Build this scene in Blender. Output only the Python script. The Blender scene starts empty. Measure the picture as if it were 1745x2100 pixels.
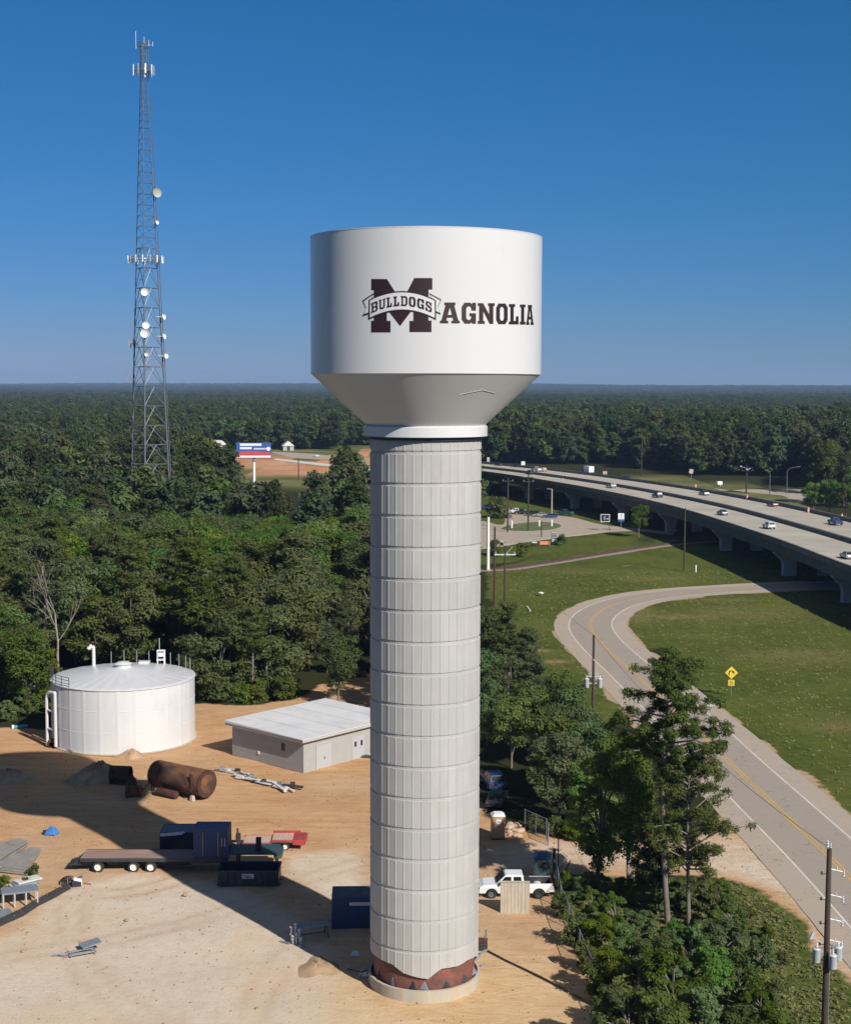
import bpy, bmesh, math, random
import numpy as np
from mathutils import Vector, Matrix
from mathutils.geometry import tessellate_polygon
R = math.radians
random.seed(7)
col = bpy.context.scene.collection
scene = bpy.context.scene

# ------------------------------------------------------------------ camera, sky, sun, exposure
FPX, CXP, CYP, CAMH = 3000.0, 872.5, 1050.0, 42.5
PITCH = math.atan(257 / FPX)
cam_data = bpy.data.cameras.new('camera')
cam_data.sensor_fit = 'HORIZONTAL'; cam_data.sensor_width = 36; cam_data.lens = 36 * FPX / 1745
cam_data.clip_start = 1; cam_data.clip_end = 60000
cam = bpy.data.objects.new('camera', cam_data); col.objects.link(cam)
cam.location = (0, 0, CAMH)
cam.rotation_euler = (Matrix.Rotation(R(90) - PITCH, 4, 'X') @ Matrix.Rotation(R(0.16), 4, 'Z')).to_euler()
scene.camera = cam
SUN_AZ = Vector((0.610, -0.792)); SUN_EL = 35.8
world = bpy.data.worlds.new('World'); scene.world = world; world.use_nodes = True
wn = world.node_tree.nodes; bg = wn['Background']
sky = wn.new('ShaderNodeTexSky'); sky.sky_type = 'NISHITA'; sky.sun_disc = False
sky.sun_elevation = R(SUN_EL); sky.sun_rotation = math.atan2(SUN_AZ.x, SUN_AZ.y)
sky.altitude = 0; sky.air_density = 1.0; sky.dust_density = 0.0; sky.ozone_density = 6.0
wl = world.node_tree.links
sep = wn.new('ShaderNodeSeparateColor'); cmb = wn.new('ShaderNodeCombineColor'); wl.new(sky.outputs[0], sep.inputs[0])
for k, (gam, gain) in enumerate(((1.55, .385), (.82, .379), (.97, .69))):     # deep clear-day grade of the sky: out = gain * (sky * 0.08) ** gam
    m1 = wn.new('ShaderNodeMath'); m1.operation = 'MULTIPLY'; m1.inputs[1].default_value = .08; wl.new(sep.outputs[k], m1.inputs[0])
    m2 = wn.new('ShaderNodeMath'); m2.operation = 'POWER'; m2.inputs[1].default_value = gam; wl.new(m1.outputs[0], m2.inputs[0])
    m3 = wn.new('ShaderNodeMath'); m3.operation = 'MULTIPLY'; m3.inputs[1].default_value = gain * 10; wl.new(m2.outputs[0], m3.inputs[0])
    wl.new(m3.outputs[0], cmb.inputs[k])
# above the part of the sky that stands behind the forest the grade fades out, so the dome stays a normal clear sky
tcw = wn.new('ShaderNodeTexCoord'); sxyz = wn.new('ShaderNodeSeparateXYZ'); wl.new(tcw.outputs['Generated'], sxyz.inputs[0])
mr = wn.new('ShaderNodeMapRange'); mr.interpolation_type = 'SMOOTHSTEP'; mr.inputs[1].default_value = .30; mr.inputs[2].default_value = .62; wl.new(sxyz.outputs[2], mr.inputs[0])
hsv = wn.new('ShaderNodeHueSaturation'); hsv.inputs['Saturation'].default_value = .62; hsv.inputs['Value'].default_value = .50; wl.new(sky.outputs[0], hsv.inputs['Color'])
mxw = wn.new('ShaderNodeMix'); mxw.data_type = 'RGBA'; wl.new(mr.outputs[0], mxw.inputs[0]); wl.new(cmb.outputs[0], mxw.inputs[6]); wl.new(hsv.outputs[0], mxw.inputs[7])
wl.new(mxw.outputs[2], bg.inputs[0]); bg.inputs[1].default_value = 0.1
sun_d = bpy.data.lights.new('sun', 'SUN'); sun_d.energy = 4.9; sun_d.angle = R(0.53); sun_d.color = (1.0, 0.93, 0.83)
sun = bpy.data.objects.new('sun', sun_d); col.objects.link(sun)
sv = Vector((SUN_AZ.x * math.cos(R(SUN_EL)), SUN_AZ.y * math.cos(R(SUN_EL)), math.sin(R(SUN_EL))))
sun.rotation_euler = sv.to_track_quat('Z', 'Y').to_euler(); sun.location = (60, -80, 120)
vs = scene.view_settings
vs.view_transform = 'Standard'; vs.look = 'None'; vs.gamma = 1; vs.exposure = 0.25; vs.use_curve_mapping = False
scene.cycles.max_bounces = 5; scene.cycles.transparent_max_bounces = 6
scene.cycles.diffuse_bounces = 3; scene.cycles.glossy_bounces = 2
scene.cycles.use_adaptive_sampling = True

# ------------------------------------------------------------------ measuring helpers
def g(px, py, z=0.0):
    """where the photo's point (px, py) stands, on the level z"""
    a = (px - CXP) / FPX; b = -(py - CYP) / FPX
    dy = math.cos(PITCH) + b * math.sin(PITCH); dz = -math.sin(PITCH) + b * math.cos(PITCH)
    s = (z - CAMH) / dz
    return (a * s, dy * s)
def hz(py, y):
    """height of a point at distance y seen at row py"""
    b = -(py - CYP) / FPX
    return CAMH + y * (-math.sin(PITCH) + b * math.cos(PITCH)) / (math.cos(PITCH) + b * math.sin(PITCH))
def proj(x, y, z=0.0):
    z = z - CAMH; w = y * math.cos(PITCH) - z * math.sin(PITCH); u = y * math.sin(PITCH) + z * math.cos(PITCH)
    return CXP + FPX * x / w, CYP - FPX * u / w
def Z(x0, y0, s):
    return lambda X, Y: ((x0 + X * s) * .9243, (y0 + Y * s) * .9243)
zc = Z(1050, 980, .21203); zd = Z(1400, 980, .27966); z3 = Z(1050, 1150, .17192); z4 = Z(1050, 950, .4802); z5 = Z(1050, 1400, .4802)

# ------------------------------------------------------------------ materials
def _ramp(nt, fac, stops):
    r = nt.nodes.new('ShaderNodeValToRGB'); nt.links.new(fac, r.inputs[0])
    e = r.color_ramp.elements
    while len(e) < len(stops): e.new(0.5)
    for i, (p, c) in enumerate(stops):
        e[i].position = p; e[i].color = (*c, 1)
    return r.outputs[0]
def _noise(nt, scale, detail=6, rough=.6, vec=None, dist=0):
    n = nt.nodes.new('ShaderNodeTexNoise'); n.inputs['Scale'].default_value = scale
    n.inputs['Detail'].default_value = detail; n.inputs['Roughness'].default_value = rough; n.inputs['Distortion'].default_value = dist
    if vec is None:
        vec = _pos(nt)
    nt.links.new(vec, n.inputs['Vector'])
    return n.outputs['Fac']
def _pos(nt, obj=False, scale=None):
    t = nt.nodes.new('ShaderNodeTexCoord') if obj else nt.nodes.new('ShaderNodeNewGeometry')
    o = t.outputs['Object'] if obj else t.outputs['Position']
    if scale:
        m = nt.nodes.new('ShaderNodeMapping'); m.inputs['Scale'].default_value = scale[:3]
        if len(scale) > 3: m.inputs['Rotation'].default_value = (0, 0, scale[3])
        nt.links.new(o, m.inputs['Vector']); o = m.outputs[0]
    return o
def _mix(nt, fac, a, b, mode='MIX'):
    m = nt.nodes.new('ShaderNodeMix'); m.data_type = 'RGBA'; m.blend_type = mode
    for i, v in ((0, fac), (6, a), (7, b)):
        if hasattr(v, 'is_output'): nt.links.new(v, m.inputs[i])
        elif isinstance(v, (int, float)): m.inputs[i].default_value = v
        else: m.inputs[i].default_value = (*v, 1)
    return m.outputs[2]
def _math(nt, op, a, b=None, c=None, clamp=False):
    m = nt.nodes.new('ShaderNodeMath'); m.operation = op; m.use_clamp = clamp
    for i, v in enumerate((a, b, c)):
        if v is None: continue
        if hasattr(v, 'is_output'): nt.links.new(v, m.inputs[i])
        else: m.inputs[i].default_value = v
    return m.outputs[0]
def _bump(nt, h, strength=.3, dist=.05):
    b = nt.nodes.new('ShaderNodeBump'); b.inputs['Strength'].default_value = strength; b.inputs['Distance'].default_value = dist
    nt.links.new(h, b.inputs['Height']); return b.outputs[0]
def newmat(name):
    m = bpy.data.materials.new(name); m.use_nodes = True
    return m, m.node_tree, m.node_tree.nodes['Principled BSDF']
def mat(name, c, rough=.6, metal=0., var=.18, scale=1.5, bump=0., dirt=None, dirt_amt=.0, obj=True, stretch=None, dscale=None, spec=None):
    m, nt, p = newmat(name)
    vec = _pos(nt, obj, stretch)
    n = _noise(nt, scale, 8, .65, vec)
    a = tuple(x * (1 - var) for x in c); b = tuple(min(1, x * (1 + var)) for x in c)
    colr = _ramp(nt, n, [(.3, a), (.7, b)])
    if dirt:
        n2 = _noise(nt, dscale or scale * .6, 8, .7, vec, .4)
        f = _ramp(nt, n2, [(.62 - dirt_amt * .35, (0, 0, 0)), (.78 - dirt_amt * .25, (1, 1, 1))])
        colr = _mix(nt, f, colr, dirt)
    nt.links.new(colr, p.inputs['Base Color'])
    p.inputs['Roughness'].default_value = rough; p.inputs['Metallic'].default_value = metal
    if spec is not None: p.inputs['Specular IOR Level'].default_value = spec
    if bump: nt.links.new(_bump(nt, n, bump, .05), p.inputs['Normal'])
    return m
M = {}
M['white_paint'] = mat('white_paint', (.615, .62, .63), .27, var=.02, scale=.15, dirt=(.545, .555, .575), dirt_amt=.25, dscale=.22, stretch=(1, 1, .35))
M['cone_paint'] = mat('cone_paint', (.58, .575, .56), .45, var=.04, scale=.3, dirt=(.6, .6, .58), dirt_amt=.3, dscale=.3)
M['concrete'] = mat('concrete', (.415, .41, .395), .88, var=.09, scale=.7, bump=.15, dirt=(.40, .40, .395), dirt_amt=.5, dscale=.35, stretch=(1, 1, .5))
def _panels(m, na, dz, z0, amt):
    nt = m.node_tree; p = nt.nodes['Principled BSDF']; src_ = p.inputs['Base Color'].links[0].from_socket
    s = nt.nodes.new('ShaderNodeSeparateXYZ'); nt.links.new(_pos(nt, True), s.inputs[0])
    a = _math(nt, 'FLOOR', _math(nt, 'MULTIPLY', _math(nt, 'ADD', _math(nt, 'ARCTAN2', s.outputs[1], s.outputs[0]), 6.2632), na / 6.28318)); z = _math(nt, 'FLOOR', _math(nt, 'DIVIDE', _math(nt, 'SUBTRACT', s.outputs[2], z0), dz))
    c = nt.nodes.new('ShaderNodeCombineXYZ'); nt.links.new(a, c.inputs[0]); nt.links.new(z, c.inputs[1]); w = nt.nodes.new('ShaderNodeTexWhiteNoise'); w.noise_dimensions = '2D'; nt.links.new(c.outputs[0], w.inputs['Vector'])
    w2 = nt.nodes.new('ShaderNodeTexWhiteNoise'); w2.noise_dimensions = '1D'; nt.links.new(z, w2.inputs['W'])
    st = _noise(nt, 1.0, 8, .7, _pos(nt, True, (2.2, 2.2, .12)), .3)
    f = _math(nt, 'MULTIPLY_ADD', w.outputs[0], amt, _math(nt, 'MULTIPLY_ADD', w2.outputs[0], amt * .8, _math(nt, 'MULTIPLY_ADD', st, amt * 2.6, 1 - amt * 2.2)))
    cc = nt.nodes.new('ShaderNodeCombineColor'); [nt.links.new(f, cc.inputs[i]) for i in range(3)]
    nt.links.new(_mix(nt, 1.0, src_, cc.outputs[0], 'MULTIPLY'), p.inputs['Base Color'])
_panels(M['concrete'], 38, 2.16, 38.1 - 2.16 * 17, .085)
_panels(M['white_paint'], 20, 2.32, 43.36, .010)
M['ring_concrete'] = mat('ring_concrete', (.43, .41, .365), .85, var=.12, scale=1.2, dirt=(.45, .37, .25), dirt_amt=.6, stretch=(1.6, 1.6, .4))
M['deck_concrete'] = mat('deck_concrete', (.43, .40, .345), .9, var=.1, scale=.15, dirt=(.36, .335, .29), dirt_amt=.6, dscale=.08, obj=False, spec=.1)
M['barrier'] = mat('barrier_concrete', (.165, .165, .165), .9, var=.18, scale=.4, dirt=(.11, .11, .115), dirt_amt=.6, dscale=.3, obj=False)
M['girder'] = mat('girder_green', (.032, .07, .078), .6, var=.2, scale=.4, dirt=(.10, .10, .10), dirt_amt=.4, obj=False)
M['pier'] = mat('pier_concrete', (.44, .44, .44), .85, var=.12, scale=.6, obj=True)
M['red_primer'] = mat('red_primer', (.25, .085, .06), .75, var=.3, scale=1.5, dirt=(.11, .055, .045), dirt_amt=.7, dscale=.7)
M['dark_steel'] = mat('dark_steel', (.05, .05, .055), .55, .3, var=.3, scale=2)
M['galv'] = mat('galvanised_steel', (.26, .29, .33), .45, .3, var=.15, scale=2)
M['tower_steel'] = mat('tower_steel', (.16, .18, .21), .5, .3, var=.2, scale=1)
M['dish_white'] = mat('dish_white', (.78, .78, .78), .4, var=.05)
M['dish_grey'] = mat('dish_grey', (.35, .34, .32), .5, var=.2)
M['logo'] = mat('maroon_paint', (.026, .010, .013), .5, var=.15, scale=1)
M['logo_white'] = mat('logo_white', (.66, .66, .67), .4, var=.02)
M['wood_pole'] = mat('wood_pole', (.055, .04, .032), .85, var=.35, scale=3, stretch=(1, 1, .15))
M['silver_can'] = mat('transformer_grey', (.50, .53, .56), .4, .1, var=.1)
M['blue_steel'] = mat('blue_container_paint', (.015, .045, .15), .5, var=.25, scale=1.2, dirt=(.03, .035, .05), dirt_amt=.4)
M['blue_roof'] = mat('blue_container_roof', (.05, .045, .06), .6, var=.3, scale=1.2, dirt=(.12, .09, .08), dirt_amt=.6)
M['navy'] = mat('navy_paint', (.016, .022, .040), .5, var=.3, scale=1.5, dirt=(.05, .05, .055), dirt_amt=.4)
M['black'] = mat('black_rubber', (.02, .02, .02), .75, var=.2)
M['rim'] = mat('white_rim', (.72, .70, .64), .5, var=.15, scale=3)
M['plank'] = mat('weathered_plank', (.25, .16, .13), .85, var=.3, scale=1.2, stretch=(.5, 7, 1), dirt=(.34, .24, .2), dirt_amt=.5)
M['plank_light'] = mat('pale_plank', (.47, .33, .27), .85, var=.2, scale=1.5, stretch=(6, .5, 1))
M['red_paint'] = mat('red_trailer_paint', (.34, .05, .05), .5, var=.2, dirt=(.3, .14, .10), dirt_amt=.3)
M['rust'] = mat('rust', (.20, .085, .034), .85, var=.4, scale=.8, dirt=(.045, .027, .022), dirt_amt=.7, dscale=.35)
M['rail_brown'] = mat('rail_brown', (.10, .075, .065), .9, var=.3, scale=1)
M['rust_dark'] = mat('dark_rust', (.055, .024, .018), .85, var=.4, scale=1.2, dirt=(.12, .05, .03), dirt_amt=.3)
M['roof_metal'] = mat('roof_metal', (.68, .68, .685), .5, var=.04, scale=.2, dirt=(.57, .58, .60), dirt_amt=.5, dscale=.25)
M['trim'] = mat('trim_grey', (.42, .42, .40), .6, var=.06)
M['block'] = mat('block_wall', (.345, .345, .335), .9, var=.06, scale=.6)
M['door'] = mat('door_grey', (.40, .41, .43), .5, var=.05)
M['glass'] = mat('dark_glass', (.012, .014, .018), .12, var=.2)
M['portable_tan'] = mat('portable_tan', (.50, .29, .16), .6, var=.1, scale=2)
M['portable_white'] = mat('portable_white', (.75, .75, .76), .5, var=.04)
M['plywood'] = mat('plywood', (.46, .42, .34), .8, var=.15, scale=1.5, stretch=(4, 4, .6), dirt=(.38, .32, .22), dirt_amt=.4)
M['car_white'] = mat('car_white', (.72, .73, .75), .3, var=.03)
M['car_grey'] = mat('car_grey', (.18, .19, .20), .3, .3, var=.05)
M['car_silver'] = mat('car_silver', (.42, .43, .44), .3, .4, var=.05)
M['car_dark'] = mat('car_dark', (.03, .035, .045), .3, .2, var=.1)
M['car_blue'] = mat('car_blue', (.03, .075, .20), .3, .2, var=.1)
M['car_teal'] = mat('car_teal', (.02, .13, .14), .35, .1, var=.1)
M['car_maroon'] = mat('car_maroon', (.10, .03, .035), .3, .2, var=.1)
M['lamp_red'] = mat('lamp_red', (.30, .02, .02), .3)
M['lamp_clear'] = mat('lamp_clear', (.6, .6, .58), .2)
M['orange'] = mat('orange_plastic', (.72, .22, .12), .6, var=.1)
M['yellow'] = mat('yellow_sign', (.80, .60, .06), .5, var=.04)
M['sign_blue'] = mat('sign_blue', (.03, .10, .35), .5, var=.05)
M['sign_red'] = mat('sign_red', (.50, .07, .08), .5, var=.05)
M['ink'] = mat('sign_ink', (.03, .02, .01), .6)
M['tarp_blue'] = mat('blue_tarp', (.05, .18, .5), .6, var=.2)
M['teal_pipe'] = mat('teal_pipe', (.03, .28, .34), .5)
M['scrap'] = mat('scrap_white', (.58, .57, .56), .7, var=.25, scale=2)
M['sheet'] = mat('grey_sheet', (.29, .27, .25), .6, .1, var=.2, scale=1, dirt=(.22, .18, .14), dirt_amt=.3)
M['bark'] = mat('bark', (.17, .145, .125), .95, var=.35, scale=2, stretch=(1, 1, .3))
M['bark_pale'] = mat('bark_pale', (.30, .27, .23), .95, var=.25, scale=2)
M['rubble'] = mat('rubble', (.50, .37, .27), .95, var=.25, scale=2)
M['paint_white'] = mat('road_white', (.62, .60, .56), .8, var=.12, scale=.5, obj=False, dirt=(.48, .44, .4), dirt_amt=.4)
M['paint_yellow'] = mat('road_yellow', (.52, .33, .10), .8, var=.15, scale=.5, obj=False, dirt=(.42, .31, .16), dirt_amt=.4)
M['tire_track'] = mat('fabric_black', (.03, .03, .03), .9, var=.3)

def foliage(name, c1, c2, hue_var=.35, trans=.32):
    m, nt, p = newmat(name)
    nt.nodes.remove(p)
    at = nt.nodes.new('ShaderNodeAttribute'); at.attribute_name = 'tint'
    oi = nt.nodes.new('ShaderNodeObjectInfo')
    f = _math(nt, 'MULTIPLY_ADD', at.outputs['Fac'], 1 - hue_var, _math(nt, 'MULTIPLY', oi.outputs['Random'], hue_var))
    c = _mix(nt, f, c1, c2)
    hs = nt.nodes.new('ShaderNodeHueSaturation')
    r2 = _math(nt, 'FRACT', _math(nt, 'MULTIPLY', oi.outputs['Random'], 17.31))
    nt.links.new(_math(nt, 'MULTIPLY_ADD', r2, .05, .475), hs.inputs['Hue'])
    r3 = _math(nt, 'FRACT', _math(nt, 'MULTIPLY', oi.outputs['Random'], 41.7))
    nt.links.new(_math(nt, 'MULTIPLY_ADD', r3, .4, .75), hs.inputs['Saturation'])
    nt.links.new(_math(nt, 'MULTIPLY_ADD', r2, .5, 1.02), hs.inputs['Value'])
    nt.links.new(c, hs.inputs['Color'])
    d = nt.nodes.new('ShaderNodeBsdfDiffuse'); t = nt.nodes.new('ShaderNodeBsdfTranslucent'); mx = nt.nodes.new('ShaderNodeMixShader')
    nt.links.new(hs.outputs[0], d.inputs[0]); nt.links.new(hs.outputs[0], t.inputs[0]); mx.inputs[0].default_value = trans
    nt.links.new(d.outputs[0], mx.inputs[1]); nt.links.new(t.outputs[0], mx.inputs[2])
    nt.links.new(mx.outputs[0], nt.nodes['Material Output'].inputs[0])
    return m
M['pine_leaf'] = foliage('pine_needles', (.042, .066, .018), (.108, .140, .044))
M['pine_olive'] = foliage('olive_needles', (.052, .070, .024), (.118, .134, .052))
M['broad_leaf'] = foliage('broad_leaves', (.044, .084, .020), (.104, .162, .038))
M['bright_leaf'] = foliage('bright_leaves', (.060, .110, .018), (.145, .205, .036))
M['far_leaf'] = foliage('far_leaves', (.030, .052, .022), (.070, .094, .038), .6)
M['bush_leaf'] = foliage('bush_leaves', (.046, .072, .014), (.12, .15, .032))

# ------------------------------------------------------------------ object helpers
def tag(o, label=None, cat=None, group=None, kind=None):
    if label: o['label'] = label
    if cat: o['category'] = cat
    if group: o['group'] = group
    if kind: o['kind'] = kind
    return o
def empty(name, loc=(0, 0, 0), rz=0, label=None, cat=None, group=None):
    o = bpy.data.objects.new(name, None); col.objects.link(o); o.empty_display_size = .5
    o.location = loc; o.rotation_euler = (0, 0, rz)
    return tag(o, label, cat, group)
class MB:
    def __init__(s): s.v = []; s.f = []
    def add(s, vs, fs):
        n = len(s.v); s.v += [tuple(p) for p in vs]; s.f += [tuple(i + n for i in f) for f in fs]; return s
    def box(s, c, size, rz=0, rx=0, ry=0, taper=1):
        a, b, h = size[0] / 2, size[1] / 2, size[2] / 2
        m = Matrix.Rotation(rz, 3, 'Z') @ Matrix.Rotation(ry, 3, 'Y') @ Matrix.Rotation(rx, 3, 'X')
        P = []
        for z, t in ((-h, 1), (h, taper)):
            for x, y in ((-a, -b), (a, -b), (a, b), (-a, b)):
                P.append(Vector(c) + m @ Vector((x * t, y * t, z)))
        return s.add(P, [(3, 2, 1, 0), (4, 5, 6, 7), (0, 1, 5, 4), (1, 2, 6, 5), (2, 3, 7, 6), (3, 0, 4, 7)])
    def bb(s, x0, x1, y0, y1, z0, z1): return s.box(((x0 + x1) / 2, (y0 + y1) / 2, (z0 + z1) / 2), (x1 - x0, y1 - y0, z1 - z0))
    def tube(s, p0, p1, r0, r1=None, n=6, cap=True):
        r1 = r0 if r1 is None else r1
        p0, p1 = Vector(p0), Vector(p1); d = (p1 - p0)
        if d.length < 1e-6: return s
        q = d.to_track_quat('Z', 'Y'); P = []
        for p, r in ((p0, r0), (p1, r1)):
            for i in range(n):
                a = 2 * math.pi * i / n; P.append(p + q @ Vector((r * math.cos(a), r * math.sin(a), 0)))
        F = [(i, (i + 1) % n, n + (i + 1) % n, n + i) for i in range(n)]
        if cap: F += [tuple(range(n - 1, -1, -1)), tuple(range(n, 2 * n))]
        return s.add(P, F)
    def path(s, pts, r, n=8):
        for a, b in zip(pts, pts[1:]): s.tube(a, b, r, r, n)
        return s
    def lathe(s, prof, n=32, c=(0, 0, 0), axis='Z', close=False):
        P = []; F = []
        for r, z in prof:
            for i in range(n):
                a = 2 * math.pi * i / n
                v = (r * math.cos(a), r * math.sin(a), z)
                if axis == 'Y': v = (v[0], v[2], v[1])
                if axis == 'X': v = (v[2], v[0], v[1])
                P.append((c[0] + v[0], c[1] + v[1], c[2] + v[2]))
        for k in range(len(prof) - 1 + (1 if close else 0)):
            k2 = (k + 1) % len(prof)
            for i in range(n):
                j = (i + 1) % n; F.append((k * n + i, k * n + j, k2 * n + j, k2 * n + i))
        if not close:
            if prof[0][0] > 0: F.append(tuple(range(n - 1, -1, -1)))
            if prof[-1][0] > 0: F.append(tuple((len(prof) - 1) * n + i for i in range(n)))
        return s.add(P, F)
    def prism(s, poly, y0, y1, top=None):
        """side profile poly [(x,z)] swept from y0 to y1; top(z)->inset"""
        n = len(poly); P = []
        for y, sg in ((y0, 1), (y1, -1)):
            for x, z in poly: P.append((x, y + sg * (top(z) if top else 0), z))
        F = [tuple(range(n)), tuple(range(2 * n - 1, n - 1, -1))] + [((i + 1) % n, i, n + i, n + (i + 1) % n) for i in range(n)]
        return s.add(P, F)
    def build(s, name, m, parent=None, bevel=0, smooth=False, loc=None, rz=None):
        me = bpy.data.meshes.new(name); me.from_pydata(s.v, [], s.f); me.update()
        bm = bmesh.new(); bm.from_mesh(me); bmesh.ops.recalc_face_normals(bm, faces=bm.faces); bm.to_mesh(me); bm.free()
        o = bpy.data.objects.new(name, me); col.objects.link(o)
        me.materials.append(M[m] if isinstance(m, str) else m)
        if parent: o.parent = parent
        if loc: o.location = loc
        if rz is not None: o.rotation_euler = (0, 0, rz)
        if bevel:
            b = o.modifiers.new('bevel', 'BEVEL'); b.width = bevel; b.segments = 2; b.limit_method = 'ANGLE'
        if smooth:
            me.shade_smooth()
            if hasattr(me, 'set_sharp_from_angle'): me.set_sharp_from_angle(angle=R(38))
        return o
def copy_tree(o, parent=None):
    c = o.copy(); col.objects.link(c)
    if parent: c.parent = parent
    for ch in o.children: copy_tree(ch, c)
    return c
def npmesh(name, V, F, m, tint=None, smooth=False):
    me = bpy.data.meshes.new(name)
    V = np.asarray(V, np.float32); F = np.asarray(F, np.int32); k = F.shape[1]
    me.vertices.add(len(V)); me.vertices.foreach_set('co', V.ravel())
    me.loops.add(F.size); me.loops.foreach_set('vertex_index', F.ravel())
    me.polygons.add(len(F)); me.polygons.foreach_set('loop_start', np.arange(0, F.size, k, dtype=np.int32))
    me.update(calc_edges=True)
    if tint is not None:
        a = me.attributes.new('tint', 'FLOAT', 'POINT'); a.data.foreach_set('value', np.asarray(tint, np.float32))
    if m: me.materials.append(m)
    if smooth: me.shade_smooth()
    return me
def pip(x, y, poly):
    """points in polygon, numpy"""
    ins = np.zeros(x.shape, bool); n = len(poly); j = n - 1
    for i in range(n):
        xi, yi = poly[i]; xj, yj = poly[j]
        c = ((yi > y) != (yj > y)) & (x < (xj - xi) * (y - yi) / ((yj - yi) if yj != yi else 1e-9) + xi)
        ins ^= c; j = i
    return ins
def vnoise(x, y, s, seed=0):
    """smooth value noise"""
    rs = np.random.RandomState(seed); T = rs.rand(256, 256)
    u = x / s; v = y / s; i = np.floor(u).astype(int); j = np.floor(v).astype(int); a = u - i; b = v - j
    a = a * a * (3 - 2 * a); b = b * b * (3 - 2 * b)
    q = lambda p, r: T[p % 256, r % 256]
    return (q(i, j) * (1 - a) + q(i + 1, j) * a) * (1 - b) + (q(i, j + 1) * (1 - a) + q(i + 1, j + 1) * a) * b
def smooth_line(P, step=2.0, it=3):
    P = [Vector(p[:2]) for p in P]
    for _ in range(it):
        Q = [P[0]]
        for a, b in zip(P, P[1:]): Q += [a * .75 + b * .25, a * .25 + b * .75]
        Q.append(P[-1]); P = Q
    out = [P[0]]; acc = 0
    for a, b in zip(P, P[1:]):
        acc += (b - a).length
        if acc >= step: out.append(b); acc = 0
    if (out[-1] - P[-1]).length > .1: out.append(P[-1])
    return out
def normals(C):
    N = []
    for i in range(len(C)):
        d = (C[min(i + 1, len(C) - 1)] - C[max(i - 1, 0)]).normalized(); N.append(Vector((d.y, -d.x)))
    return N
def strip(C, a, b, z, name, m, thick=0, kind='structure', parent=None, jit=0):
    """ribbon along C from offset a to offset b (to the right of travel)"""
    N = normals(C); mb = MB(); V = []
    for i, (c, n) in enumerate(zip(C, N)):
        aa = a + (random.uniform(-jit, jit) if jit else 0); bb = b + (random.uniform(-jit, jit) if jit else 0)
        V += [(*(c + n * aa), z), (*(c + n * bb), z)]
    F = [(2 * i, 2 * i + 1, 2 * i + 3, 2 * i + 2) for i in range(len(C) - 1)]
    if thick:
        k = len(V); V2 = [(x, y, zz - thick) for x, y, zz in V]; V += V2
        F += [(k + 2 * i, k + 2 * i + 2, k + 2 * i + 3, k + 2 * i + 1) for i in range(len(C) - 1)]
        F += [(2 * i, 2 * i + 2, k + 2 * i + 2, k + 2 * i) for i in range(len(C) - 1)]
        F += [(2 * i + 1, k + 2 * i + 1, k + 2 * i + 3, 2 * i + 3) for i in range(len(C) - 1)]
        e = 2 * (len(C) - 1); F += [(0, k, k + 1, 1), (e, e + 1, k + e + 1, k + e)]
    mb.add(V, F); o = mb.build(name, m, parent)
    if kind and not parent: o['kind'] = kind
    return o
# ------------------------------------------------------------------ terrain
ROAD_C = [(150, 317), (115, 316)] + [g(*z4(*p)) for p in [(1500, 722), (1280, 735), (1000, 752), (800, 775), (650, 810), (560, 860), (535, 910), (570, 970), (650, 1050), (745, 1130)]] \
    + [g(*z5(*p)) for p in [(750, 200), (1060, 480), (1200, 620), (1340, 750), (1500, 900), (1640, 1030)]] + [(37.3, 118), (37.9, 100), (38.2, 60), (38, 0)]
ROAD = smooth_line(ROAD_C, 1.6)
def hterr(x, y):
    d = np.hypot(x, y)
    t = np.clip((d - 5500) / 6500, 0, 1); t = t * t * (3 - 2 * t)
    return t * (-4 + 44 * vnoise(x, y, 2800, 3) + 6 * vnoise(x, y, 900, 5))
def axis_pts(lo, hi, step, far_lo, far_hi, gr=1.16):
    a = list(np.arange(lo, hi + step, step)); s = step
    up = []; p = a[-1]
    while p < far_hi: s = min(s * gr, 700); p += s; up.append(p)
    dn = []; p = a[0]; s = step
    while p > far_lo: s = min(s * gr, 700); p -= s; dn.append(p)
    return np.array(dn[::-1] + a + up)
xs = axis_pts(-72, 135, .62, -16000, 16000); ys = axis_pts(78, 345, .62, -900, 17000)
GX, GY = np.meshgrid(xs, ys); gx = GX.ravel(); gy = GY.ravel()
# display coordinates of every ground vertex (used once, to read the outlines of yard, grass and clearing off the survey)
zz = -CAMH; w_ = gy * math.cos(PITCH) - zz * math.sin(PITCH); ok = w_ > 20; w_ = np.where(ok, w_, 1e9)
gpx = np.where(ok, CXP + FPX * gx / w_, -1e6); gpy = np.where(ok, CYP - FPX * (gy * math.sin(PITCH) + zz * math.cos(PITCH)) / w_, 1e6)
def blur(a, it=1):
    a = a.reshape(GX.shape).astype(float)
    for _ in range(it):
        a = (a + np.roll(a, 1, 0) + np.roll(a, -1, 0)) / 3; a = (a + np.roll(a, 1, 1) + np.roll(a, -1, 1)) / 3
    return a.ravel()
Y_YARD = [(-400, 1470), (0, 1502), (60, 1492), (110, 1500), (240, 1470), (400, 1440), (470, 1448), (600, 1440), (660, 1410), (720, 1390), (800, 1385), (985, 1640), (1010, 1640), (1010, 1680), (1060, 1700), (1130, 1722), (1290, 1722), (1440, 1728),
    (1480, 1700), (1470, 1620), (1530, 1640), (1600, 1700), (1745, 1850), (1800, 2060), (1745, 2005), (1690, 1950), (1640, 1885), (1560, 1822), (1500, 1803), (1400, 1795), (1300, 1800), (1150, 1800), (1180, 1900), (1215, 2000), (1250, 2100), (1330, 2400), (-400, 2500)]
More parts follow.
